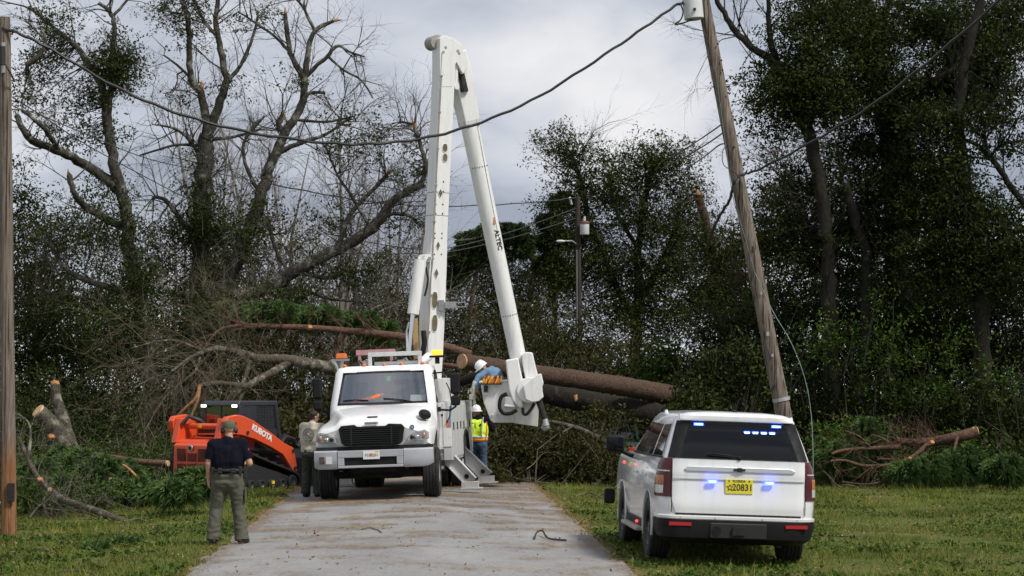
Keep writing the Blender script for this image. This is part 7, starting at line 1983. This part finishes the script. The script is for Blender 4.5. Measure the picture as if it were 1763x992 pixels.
log_thing('fallen_limb', 'pale broken oak limb with a spray of fine bare twigs above the loader', [([(580, 634, 58), (540, 628, 57.5), (500, 620, 57), (450, 618, 56.8), (428, 612, 56.6), (405, 606, 56.5), (375, 600, 56.3), (350, 606, 56), (325, 618, 55.6), (295, 640, 55)], 22, 4),
          ([(350, 605, 56), (320, 592, 55.8), (295, 586, 55.6), (262, 590, 55.2), (225, 600, 55)], 5, 2), ([(330, 616, 55.7), (300, 640, 55.2), (265, 650, 55), (230, 668, 54.6)], 5, 2), ([(345, 610, 56), (335, 640, 55.8), (300, 668, 55.4), (280, 690, 55), (250, 740, 54.6)], 5, 2),
          ([(500, 622, 57), (470, 640, 56.6), (440, 656, 56.2), (425, 664, 56), (400, 662, 55.8), (370, 660, 55.6), (342, 665, 55.4)], 14, 8), ([(430, 620, 56.6), (422, 650, 56.5), (412, 672, 56.2), (395, 700, 56)], 8, 6), ([(427, 664, 56), (417, 680, 56), (408, 700, 55.8)], 8, 6)],
          'lichen_bark', [], 'broken limbs and brush', 'limb', seed=6, twigs=3.2, tw=(2.1, 2, 0.010), gravity=-0.07, twig_mat='pale_twig')
def strip(label, pts, w0, w1, name='torn_branch', mat='torn_wood', cuts=(), seed=2, cat='branch'):
    return log_thing(name, label, [(pts, w0, w1)], mat, cuts, 'broken limbs and brush', cat, seed)
strip('orange torn branch strip hanging left of the loader cab', [(344, 664, 55.2), (338, 685, 55), (322, 700, 55), (305, 718, 55), (298, 735, 54.8)], 7, 4)
strip('second torn orange strip, nearer the loader cab', [(344, 664, 55.2), (340, 690, 55), (330, 715, 54.9), (322, 740, 54.8)], 6, 3, seed=3)
log_thing('fallen_limb', 'mossy broken branch sloping down to the SUV mirror', [([(940, 726, 56.5), (970, 731, 56.2), (1000, 740, 56), (1030, 755, 55.6), (1062, 770, 55.2), (1090, 790, 55)], 7, 14), ([(985, 735, 56), (965, 745, 55.8), (945, 742, 55.8)], 4, 2)], 'lichen_bark', [], 'broken limbs and brush', 'limb', seed=7, twigs=7, tw=(0.7, 1, 0.010))
log_thing('tree_stump', 'grey leaning sawn-off trunk at far left with a round cut top', [([(138, 800, 54), (118, 770, 54), (95, 738, 54), (66, 708, 53.8)], 34, 26)], 'lichen_bark', [(65, 707, 53.75, 12.5, -0.66, -0.45, 0.62, 'flat'), (87, 752, 53.6, 6, -0.3, -1, 0.2, 'torn')], 'sawn-off trunks', 'stump', seed=8)
log_thing('tree_stump', 'upright grey sawn-off trunk beside the leaning one at far left', [([(128, 800, 54.6), (120, 762, 54.6), (108, 720, 54.6), (98, 690, 54.6), (95, 662, 54.6)], 26, 16)], 'lichen_bark', [(95, 660, 54.6, 8, -0.05, -0.2, 1, 'torn')], 'sawn-off trunks', 'stump', seed=9)
log_thing('fallen_limb', 'curved grey limb lying in the left foreground grass, bark scraped off', [([(222, 902, 40.5), (190, 890, 40.6), (160, 878, 41), (130, 868, 41.4), (112, 862, 41.7), (92, 848, 42), (72, 830, 42.3), (55, 805, 42.5), (45, 780, 42.7), (30, 752, 43)], 15, 7), ([(95, 850, 42), (80, 862, 41.6), (65, 872, 41.3)], 5, 3), ([(48, 790, 42.6), (52, 760, 42.7), (50, 730, 42.8), (30, 712, 42.9)], 6, 3)],
          'lichen_bark', [(182, 899, 40.4, 4.5, -0.3, -0.9, 0.3, 'flat'), (85, 843, 41.85, 4, -0.5, -1, 0.5, 'flat'), (68, 826, 42.2, 5, -0.4, -1, 0.4, 'torn')], 'broken limbs and brush', 'limb', seed=10, twigs=6, tw=(0.7, 2, 0.010), twig_mat='grey_twig')
log_thing('fallen_log', 'thin reddish pine log lying left of the loader', [([(288, 798, 47.5), (240, 795, 47.6), (200, 789, 47.8), (160, 783, 48), (120, 786, 48), (80, 797, 48)], 11, 8)], 'red_bark', [(289, 798, 47.4, 5.2, 0.9, -0.4, 0, 'flat')], 'broken limbs and brush', seed=11)
log_thing('branch_piece', 'short brown branch piece in the grass left of the loader', [([(188, 826, 45.5), (215, 832, 45.4), (248, 834, 45.3)], 8, 9)], 'red_bark', [(189, 826, 45.4, 3.6, -1, -.3, .1, 'flat')], 'broken limbs and brush', 'branch', seed=12)
strip('orange peeled branch leaning on the brown branch piece', [(203, 797, 46.4), (220, 806, 46), (240, 826, 45.6)], 5, 4, 'branch_piece', 'torn_wood', seed=13)
# right-hand pile
log_thing('fallen_limb', 'cut pine limb with a pale round end on the right brush pile', [([(1682, 744, 55), (1650, 752, 55), (1610, 760, 55.2), (1570, 762, 55.3), (1545, 760, 55.4)], 21, 11), ([(1550, 770, 55.3), (1500, 772, 55.2), (1450, 776, 55), (1432, 782, 54.9)], 9, 5), ([(1600, 762, 55.1), (1580, 780, 54.9), (1555, 795, 54.8), (1520, 802, 54.6), (1485, 802, 54.5), (1455, 793, 54.3), (1430, 794, 54.2)], 9, 4),
          ([(1552, 797, 54.7), (1535, 822, 54.4), (1520, 838, 54)], 5, 4), ([(1648, 752, 54.9), (1640, 785, 54.6), (1625, 822, 54.3)], 6, 3), ([(1500, 772, 55.2), (1480, 752, 55), (1455, 742, 55)], 4, 2), ([(1595, 785, 55.5), (1598, 760, 55.5), (1596, 740, 55.5)], 7, 6), ([(1545, 772, 55.3), (1520, 755, 55.4), (1500, 748, 55.4)], 4, 2)],
          'red_bark', [(1680, 743.5, 54.98, 9.5, 0.75, -0.66, 0.1, 'flat'), (1566, 791, 54.7, 5, -0.3, -1, 0.3, 'torn'), (1604, 762, 54.85, 5, -.3, -1, .2, 'torn')], 'broken limbs and brush', 'limb', seed=14, twigs=4, tw=(0.8, 1, 0.014))
log_thing('fallen_limb', 'thin brown broken limb low in the right brush pile', [([(1620, 800, 55.5), (1580, 795, 55.4), (1540, 792, 55.3), (1510, 790, 55.2)], 9, 5), ([(1450, 830, 54.2), (1490, 834, 54), (1530, 828, 54.2)], 4, 3)], 'pine_bark', [], 'broken limbs and brush', 'limb', seed=15, twigs=5, tw=(0.8, 1, 0.012))
# pine boughs
def bough(label, blobs, seed, ln=0.30, n_per=120, mat='needle', name='pine_bough'):
    g = np.random.default_rng(seed); rng = random.Random(seed)
    cx, cy, rx, ry, n, Y = blobs[0]
    c0 = at(cx, cy, Y); root = empty(name, (c0.x, c0.y, gz(c0.x, c0.y))); inv = Vector(root.location)
    C_, D_, mb = [], [], MB()
    for (cx, cy, rx, ry, n, Y) in blobs:
        c = at(cx, cy, Y) - inv; s_ = mpp(Y)
        u = g.normal(size=(n, 3)); u /= np.linalg.norm(u, axis=1, keepdims=True)
        P_ = np.array(tuple(c)) + u * g.random((n, 1)) ** 0.4 * np.array([rx * s_, rx * s_ * 0.7, ry * s_])
        P_[:, 2] = np.maximum(P_[:, 2], 0.06)
        C_.append(P_); D_.append(u * 0.8 + np.array([0.0, -0.25, 0.45]))
        for q in P_:
            b = Vector((c.x + rng.gauss(0, .1), c.y, max(c.z - 0.25 * ry * s_, 0.03)))
            mb.tube([b, b.lerp(Vector(q), .5) + Vector((0, 0, -0.03)), Vector(q)], [0.012, 0.009, 0.006], 3, caps=False)
    tag(mb.build('stems', M['red_bark'], root, fixn=False), kind='stuff')
    V = needle_tufts(np.concatenate(C_), np.concatenate(D_), n_per, ln, 0.0024, g, 0.8)
    np_mesh('needles', V, np.arange(len(V)).reshape(-1, 4), M[mat], root)
    return tag(root, label, 'pine bough', 'green pine boughs among the brush')
bough('green pine bough left of the loader, under the thin reddish log', [(150, 808, 55, 24, 46, 46), (205, 815, 40, 18, 26, 46.5), (110, 800, 30, 22, 22, 46.5)], 21)
bough('green pine bough lying at the far left by the near utility pole', [(60, 815, 28, 16, 18, 45), (95, 840, 30, 14, 18, 44)], 22)
bough('green pine bough behind the legs of the person in navy', [(345, 832, 34, 14, 26, 42), (300, 850, 30, 10, 12, 41.6)], 23)
bough('green pine bough between the short brown branch and the loader', [(230, 845, 36, 14, 24, 45), (270, 850, 24, 10, 14, 44.5)], 24)
bough('big green pine bough at the right end of the right brush pile', [(1655, 800, 38, 24, 48, 54.5), (1725, 812, 36, 20, 40, 54)], 25)
bough('green pine bough low in the middle of the right brush pile', [(1600, 810, 34, 18, 36, 54.2), (1560, 815, 26, 14, 20, 54)], 26)
bough('green pine bough at the left end of the right brush pile', [(1450, 790, 36, 26, 40, 55.6), (1500, 775, 34, 20, 26, 56), (1490, 740, 14, 12, 10, 56)], 27)
bough('hanging green pine needles on the left part of the fallen pine top', [(455, 545, 34, 18, 42, 57.6), (400, 540, 26, 14, 22, 57.8), (490, 540, 22, 14, 18, 57.8)], 28)
bough('hanging green pine needles above the truck on the fallen pine top', [(545, 545, 40, 14, 36, 58.2), (610, 555, 36, 14, 26, 58.4), (655, 570, 24, 14, 16, 58.5)], 29)
# leafy brush: crowns of the felled oaks
mass('brush', 'leafy olive brush of a felled crown right of the outriggers', [(880, 790, 60, 40, 3600, 55.5), (950, 790, 70, 48, 5200, 55.5), (1020, 795, 60, 45, 4200, 55), (900, 750, 70, 30, 2200, 57), (990, 750, 60, 32, 2600, 57), (1070, 810, 50, 30, 1800, 54), (1030, 722, 36, 16, 900, 57.4), (1062, 728, 22, 14, 500, 57.2), (860, 820, 40, 18, 900, 54)], 'olive_leaf', 0.10, 91, sig=0.2, per=34, twig='grey_twig', cat='brush')
mass('brush', 'mixed leafy and twiggy brush behind the near left pole and curved limb', [(60, 860, 70, 34, 1300, 43), (140, 850, 70, 26, 1200, 44), (230, 850, 70, 24, 1300, 46), (40, 800, 50, 40, 1300, 46), (300, 840, 60, 20, 1100, 46), (180, 800, 90, 40, 2400, 52), (290, 790, 60, 50, 2000, 54)], 'weed_leaf', 0.09, 92, sig=0.18, per=14, twig='grey_twig', cat='brush')
mass('brush', 'low leafy brush along the foot of the right pile', [(1430, 812, 60, 24, 1200, 56.5), (1530, 795, 80, 36, 1800, 57.2), (1620, 785, 90, 40, 1800, 57.5), (1720, 785, 60, 50, 2000, 57.2), (1500, 750, 60, 26, 1400, 57), (1440, 760, 40, 40, 1500, 57)], 'weed_leaf', 0.10, 93, sig=0.2, per=20, twig='grey_twig', cat='brush')
mass('brush', 'twiggy brush between the loader and the truck', [(480, 740, 60, 50, 2600, 56), (420, 760, 60, 40, 1800, 57), (560, 720, 50, 40, 1500, 58), (640, 640, 90, 40, 1500, 62)], 'olive_leaf', 0.11, 94, sig=0.22, per=24, twig='pale_twig', cat='brush')
# bare twig tangles
def tangle(label, cx, cy, Y, n, ln, seed, mat='pale_twig', spread=60, up=0.4):
    rng = random.Random(seed); c = at(cx, cy, Y)
    root = empty('twig_tangle', (c.x, c.y, gz(c.x, c.y))); inv = Vector(root.location); mb = MB()
    for k in range(n):
        p = Vector((c.x + rng.gauss(0, spread * mpp(Y) * 0.5), c.y + rng.gauss(0, .5), 0)); p.z = gz(p.x, p.y) + abs(rng.gauss(0, .2))
        grow(mb, p - inv, Vector((rng.gauss(0, 1), rng.gauss(0, .4), rng.uniform(0.1, 1.2) * up)), ln * rng.uniform(.5, 1.3), 0.014, 2, rng, None, 3)
    tag(mb.build('twigs', M[mat], root, fixn=False), kind='stuff')
    return tag(root, label, 'twigs', 'broken limbs and brush')
tangle('tangle of bare twigs under the curved limb by the near left pole', 95, 895, 41, 9, 0.9, 41, 'grey_twig', 90)
tangle('tangle of pale bare twigs left of the loader', 235, 760, 53, 9, 2.0, 42, 'pale_twig', 70, 1.6)
tangle('tangle of pale twigs right of the right brush pile', 1715, 790, 55.5, 6, 1.2, 43, 'pale_twig', 40, 1.0)
tangle('bare twigs at the foot of the brush right of the outriggers', 900, 838, 53.5, 5, 0.8, 44, 'pale_twig', 60, 0.4)
tangle('pale bare twigs lying on the verge left of the SUV', 1010, 860, 45, 3, 0.8, 45, 'pale_twig', 40, 0.5)
tangle('pale bushy twigs below the far utility pole', 1030, 640, 70, 12, 2.4, 46, 'pale_twig', 70, 2.0)
tangle('bare twigs in front of the right brush pile', 1475, 842, 52, 4, 0.7, 47, 'pale_twig', 60, 0.4)
# small litter
g = np.random.default_rng(77)
def lying_stick(label, pts, w, mat):
    P_ = []
    for px, py, h_ in pts:
        v = ground(px, py); v.z += h_; P_.append(tuple(v))
    q = MB(); q.tube([Vector(v) for v in crom(P_, 4)], w, 6); o = q.build('stick', M[mat], None, smooth=60)
    return tag(o, label, 'stick', 'sticks lying about')
lying_stick('dark curved twig lying on the road near the SUV', [(920, 930, .02), (924, 924, .06), (934, 923, .08), (944, 929, .02), (975, 932, .015)], 0.014, 'pine_bark')
lying_stick('thin dark twig lying in the middle of the road', [(622, 913, .012), (636, 911, .02), (650, 914, .012), (657, 918, .012)], 0.008, 'grey_twig')
lying_stick('pale stick in the bottom left corner of the grass', [(90, 990, .03), (125, 989, .05), (150, 990, .04), (165, 994, .02)], 0.014, 'pale_twig')
lying_stick('pale bent stick in the left foreground grass', [(58, 950, .04), (75, 955, .07), (98, 958, .04)], 0.012, 'pale_twig')
lying_stick('pale stick lying on the right verge by the SUV front wheel', [(990, 858, .04), (1015, 856, .09), (1040, 864, .05)], 0.016, 'pale_twig')
lying_stick('short pale stick at the foot of the curved limb', [(212, 903, .05), (235, 901, .07), (252, 902, .04)], 0.016, 'pale_twig')
v = ground(228, 936)
q = MB(); q.ball((0, 0, 0.045), (0.07, 0.05, 0.045), 12, 8)
for i in range(len(q.v)):
    w = Vector(q.v[i]); q.v[i] = tuple(w * (1 + 0.5 * mnoise.noise(w * 30)))
o = q.build('paper_scrap', M['paper'], None, smooth=30); o.location = v
tag(o, 'crumpled white paper scrap in the left foreground grass', 'litter')
# dark tufts of needles lying in the grass
for (px, py, nm, sd) in ((168, 950, 'dark green needle tuft in the left foreground grass', 31), (214, 940, 'dark green needle tuft just left of the paper scrap', 32)):
    v = ground(px, py); root = empty('needle_tuft', v)
    gg = np.random.default_rng(sd); C_ = gg.normal(size=(9, 3)) * np.array([.10, .06, .01]) + np.array([0, 0, .03])
    V = needle_tufts(C_, np.tile([0, -0.1, 0.9], (9, 1)), 40, 0.20, 0.004, gg)
    np_mesh('needles', V, np.arange(len(V)).reshape(-1, 4), M['needle'], root); tag(root, nm, 'needle tuft', 'green pine boughs among the brush')

# ------------------------------------------------------------------ utility poles and wires
def pole_mat(name, worn):
    mt, nt, bs = new_mat(name)
    f = noise_fac(nt, 5.0, 8, stretch=(6, 6, 0.35), rough=0.7)
    a = ramp(nt, f, [(0.3, (0.055, 0.042, 0.033)), (0.5, (0.155, 0.122, 0.098)), (0.7, (0.27, 0.225, 0.185))])
    if worn:
        b = ramp(nt, f, [(0.3, (0.07, 0.028, 0.012)), (0.55, (0.26, 0.12, 0.05)), (0.75, (0.40, 0.23, 0.115))])
        tc = nd(nt, 'ShaderNodeTexCoord'); sp = nd(nt, 'ShaderNodeSeparateXYZ'); nt.links.new(tc.outputs['Object'], sp.inputs[0])
        ad = nd(nt, 'ShaderNodeMath', operation='ADD'); nt.links.new(sp.outputs['Z'], ad.inputs[0])
        sc_ = nd(nt, 'ShaderNodeMath', operation='MULTIPLY'); nt.links.new(f, sc_.inputs[0]); sc_.inputs[1].default_value = 1.6; nt.links.new(sc_.outputs[0], ad.inputs[1])
        mk = ramp(nt, ad.outputs[0], [(0.0, (1, 1, 1)), (1.0, (0, 0, 0))])
        mr = nd(nt, 'ShaderNodeMapRange'); nt.links.new(ad.outputs[0], mr.inputs[0]); mr.inputs[1].default_value = 1.9; mr.inputs[2].default_value = 2.5; mr.inputs[3].default_value = 1; mr.inputs[4].default_value = 0
        mx = nd(nt, 'ShaderNodeMix', data_type='RGBA'); nt.links.new(mr.outputs[0], mx.inputs['Factor']); nt.links.new(a, mx.inputs[6]); nt.links.new(b, mx.inputs[7]); a = mx.outputs[2]
    ck = noise_fac(nt, 3.0, 5, stretch=(9, 9, 0.12), rough=0.55)          # long drying cracks
    cm = ramp(nt, ck, [(0.40, (0.22, 0.2, 0.19)), (0.45, (1, 1, 1))])
    m9 = nd(nt, 'ShaderNodeMix', data_type='RGBA', blend_type='MULTIPLY'); m9.inputs['Factor'].default_value = 1
    nt.links.new(a, m9.inputs[6]); nt.links.new(cm, m9.inputs[7])
    nt.links.new(m9.outputs[2], bs.inputs['Base Color']); bs.inputs['Roughness'].default_value = 0.9
    bump(nt, bs, f, 0.7, 0.02)
    return mt
M['pole_worn'], M['pole_wood'] = pole_mat('pole_worn', True), pole_mat('pole_wood', False)
M['pole_dark'] = bark_mat('pole_dark', (0.022, 0.016, 0.012), (0.075, 0.056, 0.042), scale=5, stretch=(6, 6, 0.35))
M['galv'] = plain('galv', (0.40, 0.42, 0.44), 0.45, metal=0.5, var=0.15)
M['pvc'] = plain('pvc', (0.20, 0.225, 0.25), 0.5, var=0.1)
M['transformer_white'] = plain('transformer_white', (0.60, 0.61, 0.61), 0.45, var=0.08)
M['rust_lid'] = plain('rust_lid', (0.16, 0.055, 0.04), 0.6, var=0.3)
M['cable'] = plain('cable', (0.016, 0.016, 0.017), 0.6)
M['wire_grey'] = plain('wire_grey', (0.03, 0.032, 0.035), 0.7)
M['wire_green'] = plain('wire_green', (0.13, 0.19, 0.165), 0.6)
def pole(label, pb, pt, Y, r0, r1, mat, Yt=None):
    a, b = at(pb[0], pb[1], Y), at(pt[0], pt[1], Yt or Y)
    root = empty('utility_pole', (a.x, a.y, gz(a.x, a.y))); inv = Vector(root.location)
    q = MB(); n = 14
    path = [(a - inv).lerp(b - inv, t) for t in np.linspace(-0.03, 1, n)]
    rough_tube(q, path, [r0 + (r1 - r0) * i / (n - 1) for i in range(n)], 16, random.Random(1), 0.03)
    q.build('shaft', M[mat], root, smooth=50)
    return tag(root, label, 'utility pole', 'wooden utility poles'), inv
lp_, inv = pole('weathered wooden utility pole at the left edge, orange worn base', (15, 906), (8, 30), 36.6, 0.128, 0.095, 'pole_worn')
q = MB(); q.box(at(19, 848, 36.45) - inv, (0.11, 0.06, 0.30)); q.build('meter_plate', M['chassis'], lp_, bevel=0.01)
q = MB(); q.box(at(6, 100, 36.5) - inv, (0.06, 0.05, 0.5)); q.build('bracket', M['galv'], lp_, bevel=0.01)
q = MB(); q.tube([at(4, 90, 36.45) - inv, at(8, 108, 36.4) - inv, at(20, 130, 36.4) - inv, at(25, 140, 36.5) - inv], 0.018, 6); q.build('drop_lead', M['cable'], lp_, smooth=50)
q = MB(); q.cyl(at(4, 80, 36.4) - inv, at(4, 112, 36.4) - inv, 0.05, n=12); q.build('insulator', M['cable'], lp_, smooth=40)
cp = empty('conduit', ground(12, 912)); tag(cp, 'grey plastic conduit elbow standing at the foot of the left pole', 'pipe')
q = MB(); q.tube([(0.0, 0, -0.05), (0, 0, 0.36), (-0.01, 0, 0.41), (-0.04, 0, 0.44), (-0.22, 0.0, 0.45)], 0.032, 12); q.build('pipe', M['pvc'], cp, smooth=50)
q = MB(); q.cyl((0, 0, 0.30), (0, 0, 0.37), 0.040, n=14); q.cyl((-0.05, 0, 0.443), (-0.10, 0, 0.445), 0.040, n=14); q.build('collars', M['pvc'], cp, smooth=40)
rp_, inv = pole('tall leaning wooden utility pole behind the SUV with a white transformer at its top', (1384, 896), (1199, -60), 39.0, 0.152, 0.105, 'pole_wood')
q = MB(); a = at(1345, 688, 39.0) - inv; q.tube([a - Vector((0.006, 0, -0.03)), a + Vector((0.006, 0, -0.03))], 0.150, 20); q.build('metal_band', M['galv'], rp_, smooth=40)
q = MB(); c = at(1195, 33, 38.85) - inv; q.lathe(c, (-0.10, 0, 1), [(0, 0.15), (0.01, 0.17), (0.55, 0.17), (0.60, 0.18), (0.63, 0.17), (0.72, 0.05)], 24); tf = q.build('transformer', M['transformer_white'], rp_, smooth=40)
q = MB(); q.lathe(c + Vector((0, 0, -0.015)), (-0.10, 0, 1), [(0, 0.12), (0.02, 0.165)], 24); q.build('tank_base', M['drum_grey'], tf, smooth=40)
q = MB(); q.cyl(at(1196, 14, 38.66) - inv, at(1196, 18, 38.66) - inv, 0.025, n=10); q.build('tank_lug', M['chassis'], tf)
for (px, py) in ((1236, 76), (1242, 104), (1244, 121), (1254, 160), (1264, 253)):
    q = MB(); c = at(px, py, 38.87) - inv; q.ball(c, (0.018, 0.02, 0.018), 8, 6); q.build('bolt_hole', M['ink'], rp_)
for (px, py, w_, h_) in ((1322, 575, .05, .07), (1330, 612, .035, .05), (1296, 430, .03, .12), (1311, 505, .03, .05)):
    q = MB(); q.box(at(px, py, 38.845) - inv, (w_, 0.012, h_)); q.build('tag_plate', M['galv'] if h_ < .1 else M['chassis'], rp_, bevel=0.003)
fp_, inv = pole('distant wooden utility pole with transformer and street lamp behind the fallen trunks', (999, 700), (994, 338), 80, 0.115, 0.09, 'pole_dark')
q = MB(); c = at(1006.5, 404, 79.7) - inv; q.lathe(c, (0, 0, 1), [(0, 0.15), (0.02, 0.16), (0.38, 0.16)], 20); tf = q.build('transformer', M['transformer_white'], fp_, smooth=40)
q = MB(); q.lathe(c + Vector((0, 0, 0.40)), (0, 0, 1), [(0, 0.19), (0.05, 0.185), (0.09, 0.06)], 20); q.build('lid', M['rust_lid'], tf, smooth=40)
q = MB(); q.cyl(c + Vector((0, 0, 0.48)), c + Vector((0, 0, 0.64)), 0.04, n=10); q.build('bushing', M['transformer_white'], tf)
q = MB(); q.tube([at(992, 420, 79.8) - inv, at(985, 415, 79.6) - inv, at(970, 415, 79.4) - inv], 0.025, 8); la = q.build('lamp_arm', M['galv'], fp_, smooth=50)
q = MB(); q.ball(at(965, 415.5, 79.3) - inv, (0.16, 0.08, 0.05), 12, 8); q.build('lamp_head', M['transformer_white'], la, smooth=50)
q = MB(); q.tube([at(984, 352, 79.7) - inv, at(981, 340, 79.6) - inv], 0.04, 8); q.build('cutout_fuse', M['transformer_white'], fp_, smooth=50)
q = MB(); q.tube([at(993, 430, 79.7) - inv, at(993.5, 540, 79.7) - inv, at(996, 690, 79.7) - inv], 0.018, 6); q.build('riser_conduit', M['pvc'], fp_, smooth=50)
dp_, inv = pole('farthest utility pole carrying a small transformer among the trees behind the upper boom', (914, 690), (913, 480), 112, 0.13, 0.10, 'pole_dark')
q = MB(); c = at(917, 533, 111.5) - inv; q.lathe(c, (0, 0, 1), [(0, 0.18), (0.42, 0.18), (0.5, 0.08), (0.6, 0.04)], 16); q.build('transformer', M['transformer_white'], dp_, smooth=40)
def wire(label, pts, r, mat='cable', name='wire', cat='wire'):
    P_ = [tuple(at(*q)) for q in pts]
    path = [Vector(v) for v in crom(P_, 6)]
    if r > 0.018:
        for i, v in enumerate(path): v += Vector((0, 0.012 * math.sin(i * 1.3), 0.012 * math.cos(i * 1.7)))
    q = MB(); q.tube(path, r, 6)
    return tag(q.build(name, M[mat], None, smooth=60), label, cat, 'overhead wires')
wire('thick twisted service cable sagging from the left pole across to the leaning pole', [(4, 48, 36.5), (45, 63, 36.5), (100, 92, 36.6), (200, 150, 36.8), (300, 193, 37), (420, 226, 37.2), (560, 246, 37.4), (650, 247, 37.6), (735, 237, 37.8), (830, 210, 38), (930, 165, 38.2), (1040, 95, 38.4), (1120, 40, 38.6), (1166, 8, 38.8), (1180, 8, 38.8)], 0.026, name='service_cable')
wire('cable rising right from the leaning pole to the top right corner', [(1284, 299, 38.8), (1310, 290, 38.5), (1400, 243, 37), (1500, 182, 35), (1600, 105, 33), (1720, 2, 31), (1790, -60, 30)], 0.020, name='service_cable')
wire('loose black cable hanging down left from the leaning pole', [(1284, 299, 38.8), (1268, 306, 38.7), (1262, 322, 38.7), (1256, 345, 38.8), (1245, 362, 39), (1230, 390, 39.5), (1218, 425, 40)], 0.026, name='service_cable')
wire('loop of lead wires left of the top transformer', [(1180, 8, 38.8), (1172, 6, 38.7), (1176, 20, 38.7), (1172, 34, 38.7), (1162, 42, 38.7), (1175, 40, 38.7), (1196, 32, 38.8)], 0.014)
wire('slack thin loop on the leaning pole below the crossing wires', [(1252, 248, 38.9), (1244, 262, 38.8), (1246, 284, 38.8), (1262, 294, 38.8), (1272, 304, 38.8)], 0.008, 'wire_grey')
wire('topmost of the three thin wires leaving the leaning pole to the left', [(1252, 207, 39), (1220, 230, 45), (1180, 256, 56), (1140, 278, 75)], 0.014, 'wire_grey')
wire('middle of the three thin wires leaving the leaning pole to the left', [(1254, 222, 39), (1220, 246, 45), (1180, 270, 56), (1140, 290, 75)], 0.014, 'wire_grey')
wire('lowest of the three thin wires leaving the leaning pole to the left', [(1256, 250, 39), (1240, 249, 42), (1215, 268, 48), (1180, 292, 60)], 0.014, 'wire_grey')
wire('pale green wire hanging from the leaning pole to the ground right of the SUV', [(1300, 470, 38.8), (1330, 535, 38.4), (1362, 590, 38), (1385, 650, 37.7), (1396, 710, 37.5), (1400, 790, 37.2), (1398, 885, 37)], 0.0065, 'wire_green')
wire('thin ground wire running down beside the leaning pole', [(1231, 112, 38.8), (1240, 180, 38.8), (1249, 250, 38.8), (1262, 340, 38.8), (1280, 400, 38.8), (1300, 470, 38.8)], 0.006, 'wire_green')
wire('thin wire crossing behind the boom to the distant pole', [(470, 318, 62), (560, 335, 65), (650, 349, 68), (740, 355, 71), (850, 353, 75), (945, 346, 78), (993, 340, 80)], 0.020, 'wire_grey')
wire('upper of two thin wires between the upper boom and the distant pole', [(560, 402, 66), (690, 426, 70), (770, 427, 73), (860, 405, 77), (935, 380, 79), (993, 358, 80)], 0.016, 'wire_grey')
wire('lower of two thin wires between the upper boom and the distant pole', [(560, 436, 66), (690, 437, 70), (770, 434, 73), (860, 415, 77), (935, 394, 79), (993, 375, 80)], 0.016, 'wire_grey')
wire('thin wire sloping right from the left pole through the leaning oak', [(4, 187, 36.5), (60, 195, 38), (150, 232, 42), (260, 275, 48), (380, 300, 55), (470, 318, 62)], 0.010, 'wire_grey')
wire('second thin wire below it through the leaning oak', [(22, 168, 36.6), (70, 198, 38), (150, 250, 42), (260, 310, 48), (330, 345, 54), (420, 380, 60)], 0.010, 'wire_grey')

# ------------------------------------------------------------------ vehicles beyond the fallen trunks
M['tail_dim'] = emit('tail_dim', (0.8, 0.04, 0.03), 0.25, (0.25, 0.01, 0.01))
def far_car(name, label, px, Y, paint, rz, digits=None, lights=False):
    p = at(px, 700, Y); root = empty(name, (p.x, Y, gz(p.x, Y)), (0, 0, rz))
    q = MB(); q.prism([(-2.2, .35), (-2.25, .75), (-2.1, .98), (-1.3, 1.03), (1.1, 1.0), (2.1, .88), (2.25, .6), (2.2, .35)], lambda u, v, w: (u, w, v), -0.88, 0.88); q.build('body', paint, root, bevel=0.08, segs=3)
    q = MB(); q.prism([(-1.7, 1.0), (-1.05, 1.46), (0.15, 1.48), (1.05, 1.0)], lambda u, v, w: (u, w, v), -0.74, 0.74); cbn = q.build('cabin', M['dark_glass'], root, bevel=0.05)
    q = MB(); q.prism([(-1.1, 1.462), (-1.0, 1.50), (0.1, 1.515), (0.2, 1.475)], lambda u, v, w: (u, w, v), -0.70, 0.70); q.build('roof', paint, root, bevel=0.02)
    for s in (-1, 1):
        q = MB(); q.tube([(-1.7, s * .76, 1.02), (-1.06, s * .72, 1.47)], 0.04, 6); q.build('pillar', paint, root); q = MB(); q.tube([(1.05, s * .76, 1.02), (0.16, s * .72, 1.48)], 0.04, 6); q.build('pillar', paint, root)
        q = MB(); q.tube([(-0.4, s * .765, 1.02), (-0.4, s * .73, 1.47)], 0.03, 6); q.build('pillar', paint, root)
        for x in (-1.35, 1.35):
            q = MB(); q.lathe((x, s * 0.72, 0.33), (0, s, 0), [(0, 0.33), (0.18, 0.33), (0.19, 0.2), (0.15, 0.05)], 20); q.build('wheel', M['rubber'], root, smooth=40)
        q = MB(); q.box((-2.22, s * 0.66, 0.80), (0.10, 0.28, 0.10)); q.build('tail_lamp', M['tail_dim'] if lights else M['tail_red'], root, bevel=0.02)
    if digits:
        lettering(digits, 0.20, M['plate_white'], root, (-2.275, -0.02, 0.90), (0, -1, 0), (0, 0, 1), extrude=0.004, bold=0.008)
    return tag(root, label, 'car')
far_car('parked_car', 'white car half hidden under the fallen trunks beyond the brush', 984, 74, M['white_paint'], R(12))
far_car('parked_car', 'dark green car with red tail lamp and white digits just left of the SUV mirror', 1046, 60.5, plain('car_green', (0.012, 0.035, 0.022), 0.3, coat=0.4), R(88), '4-31', True)
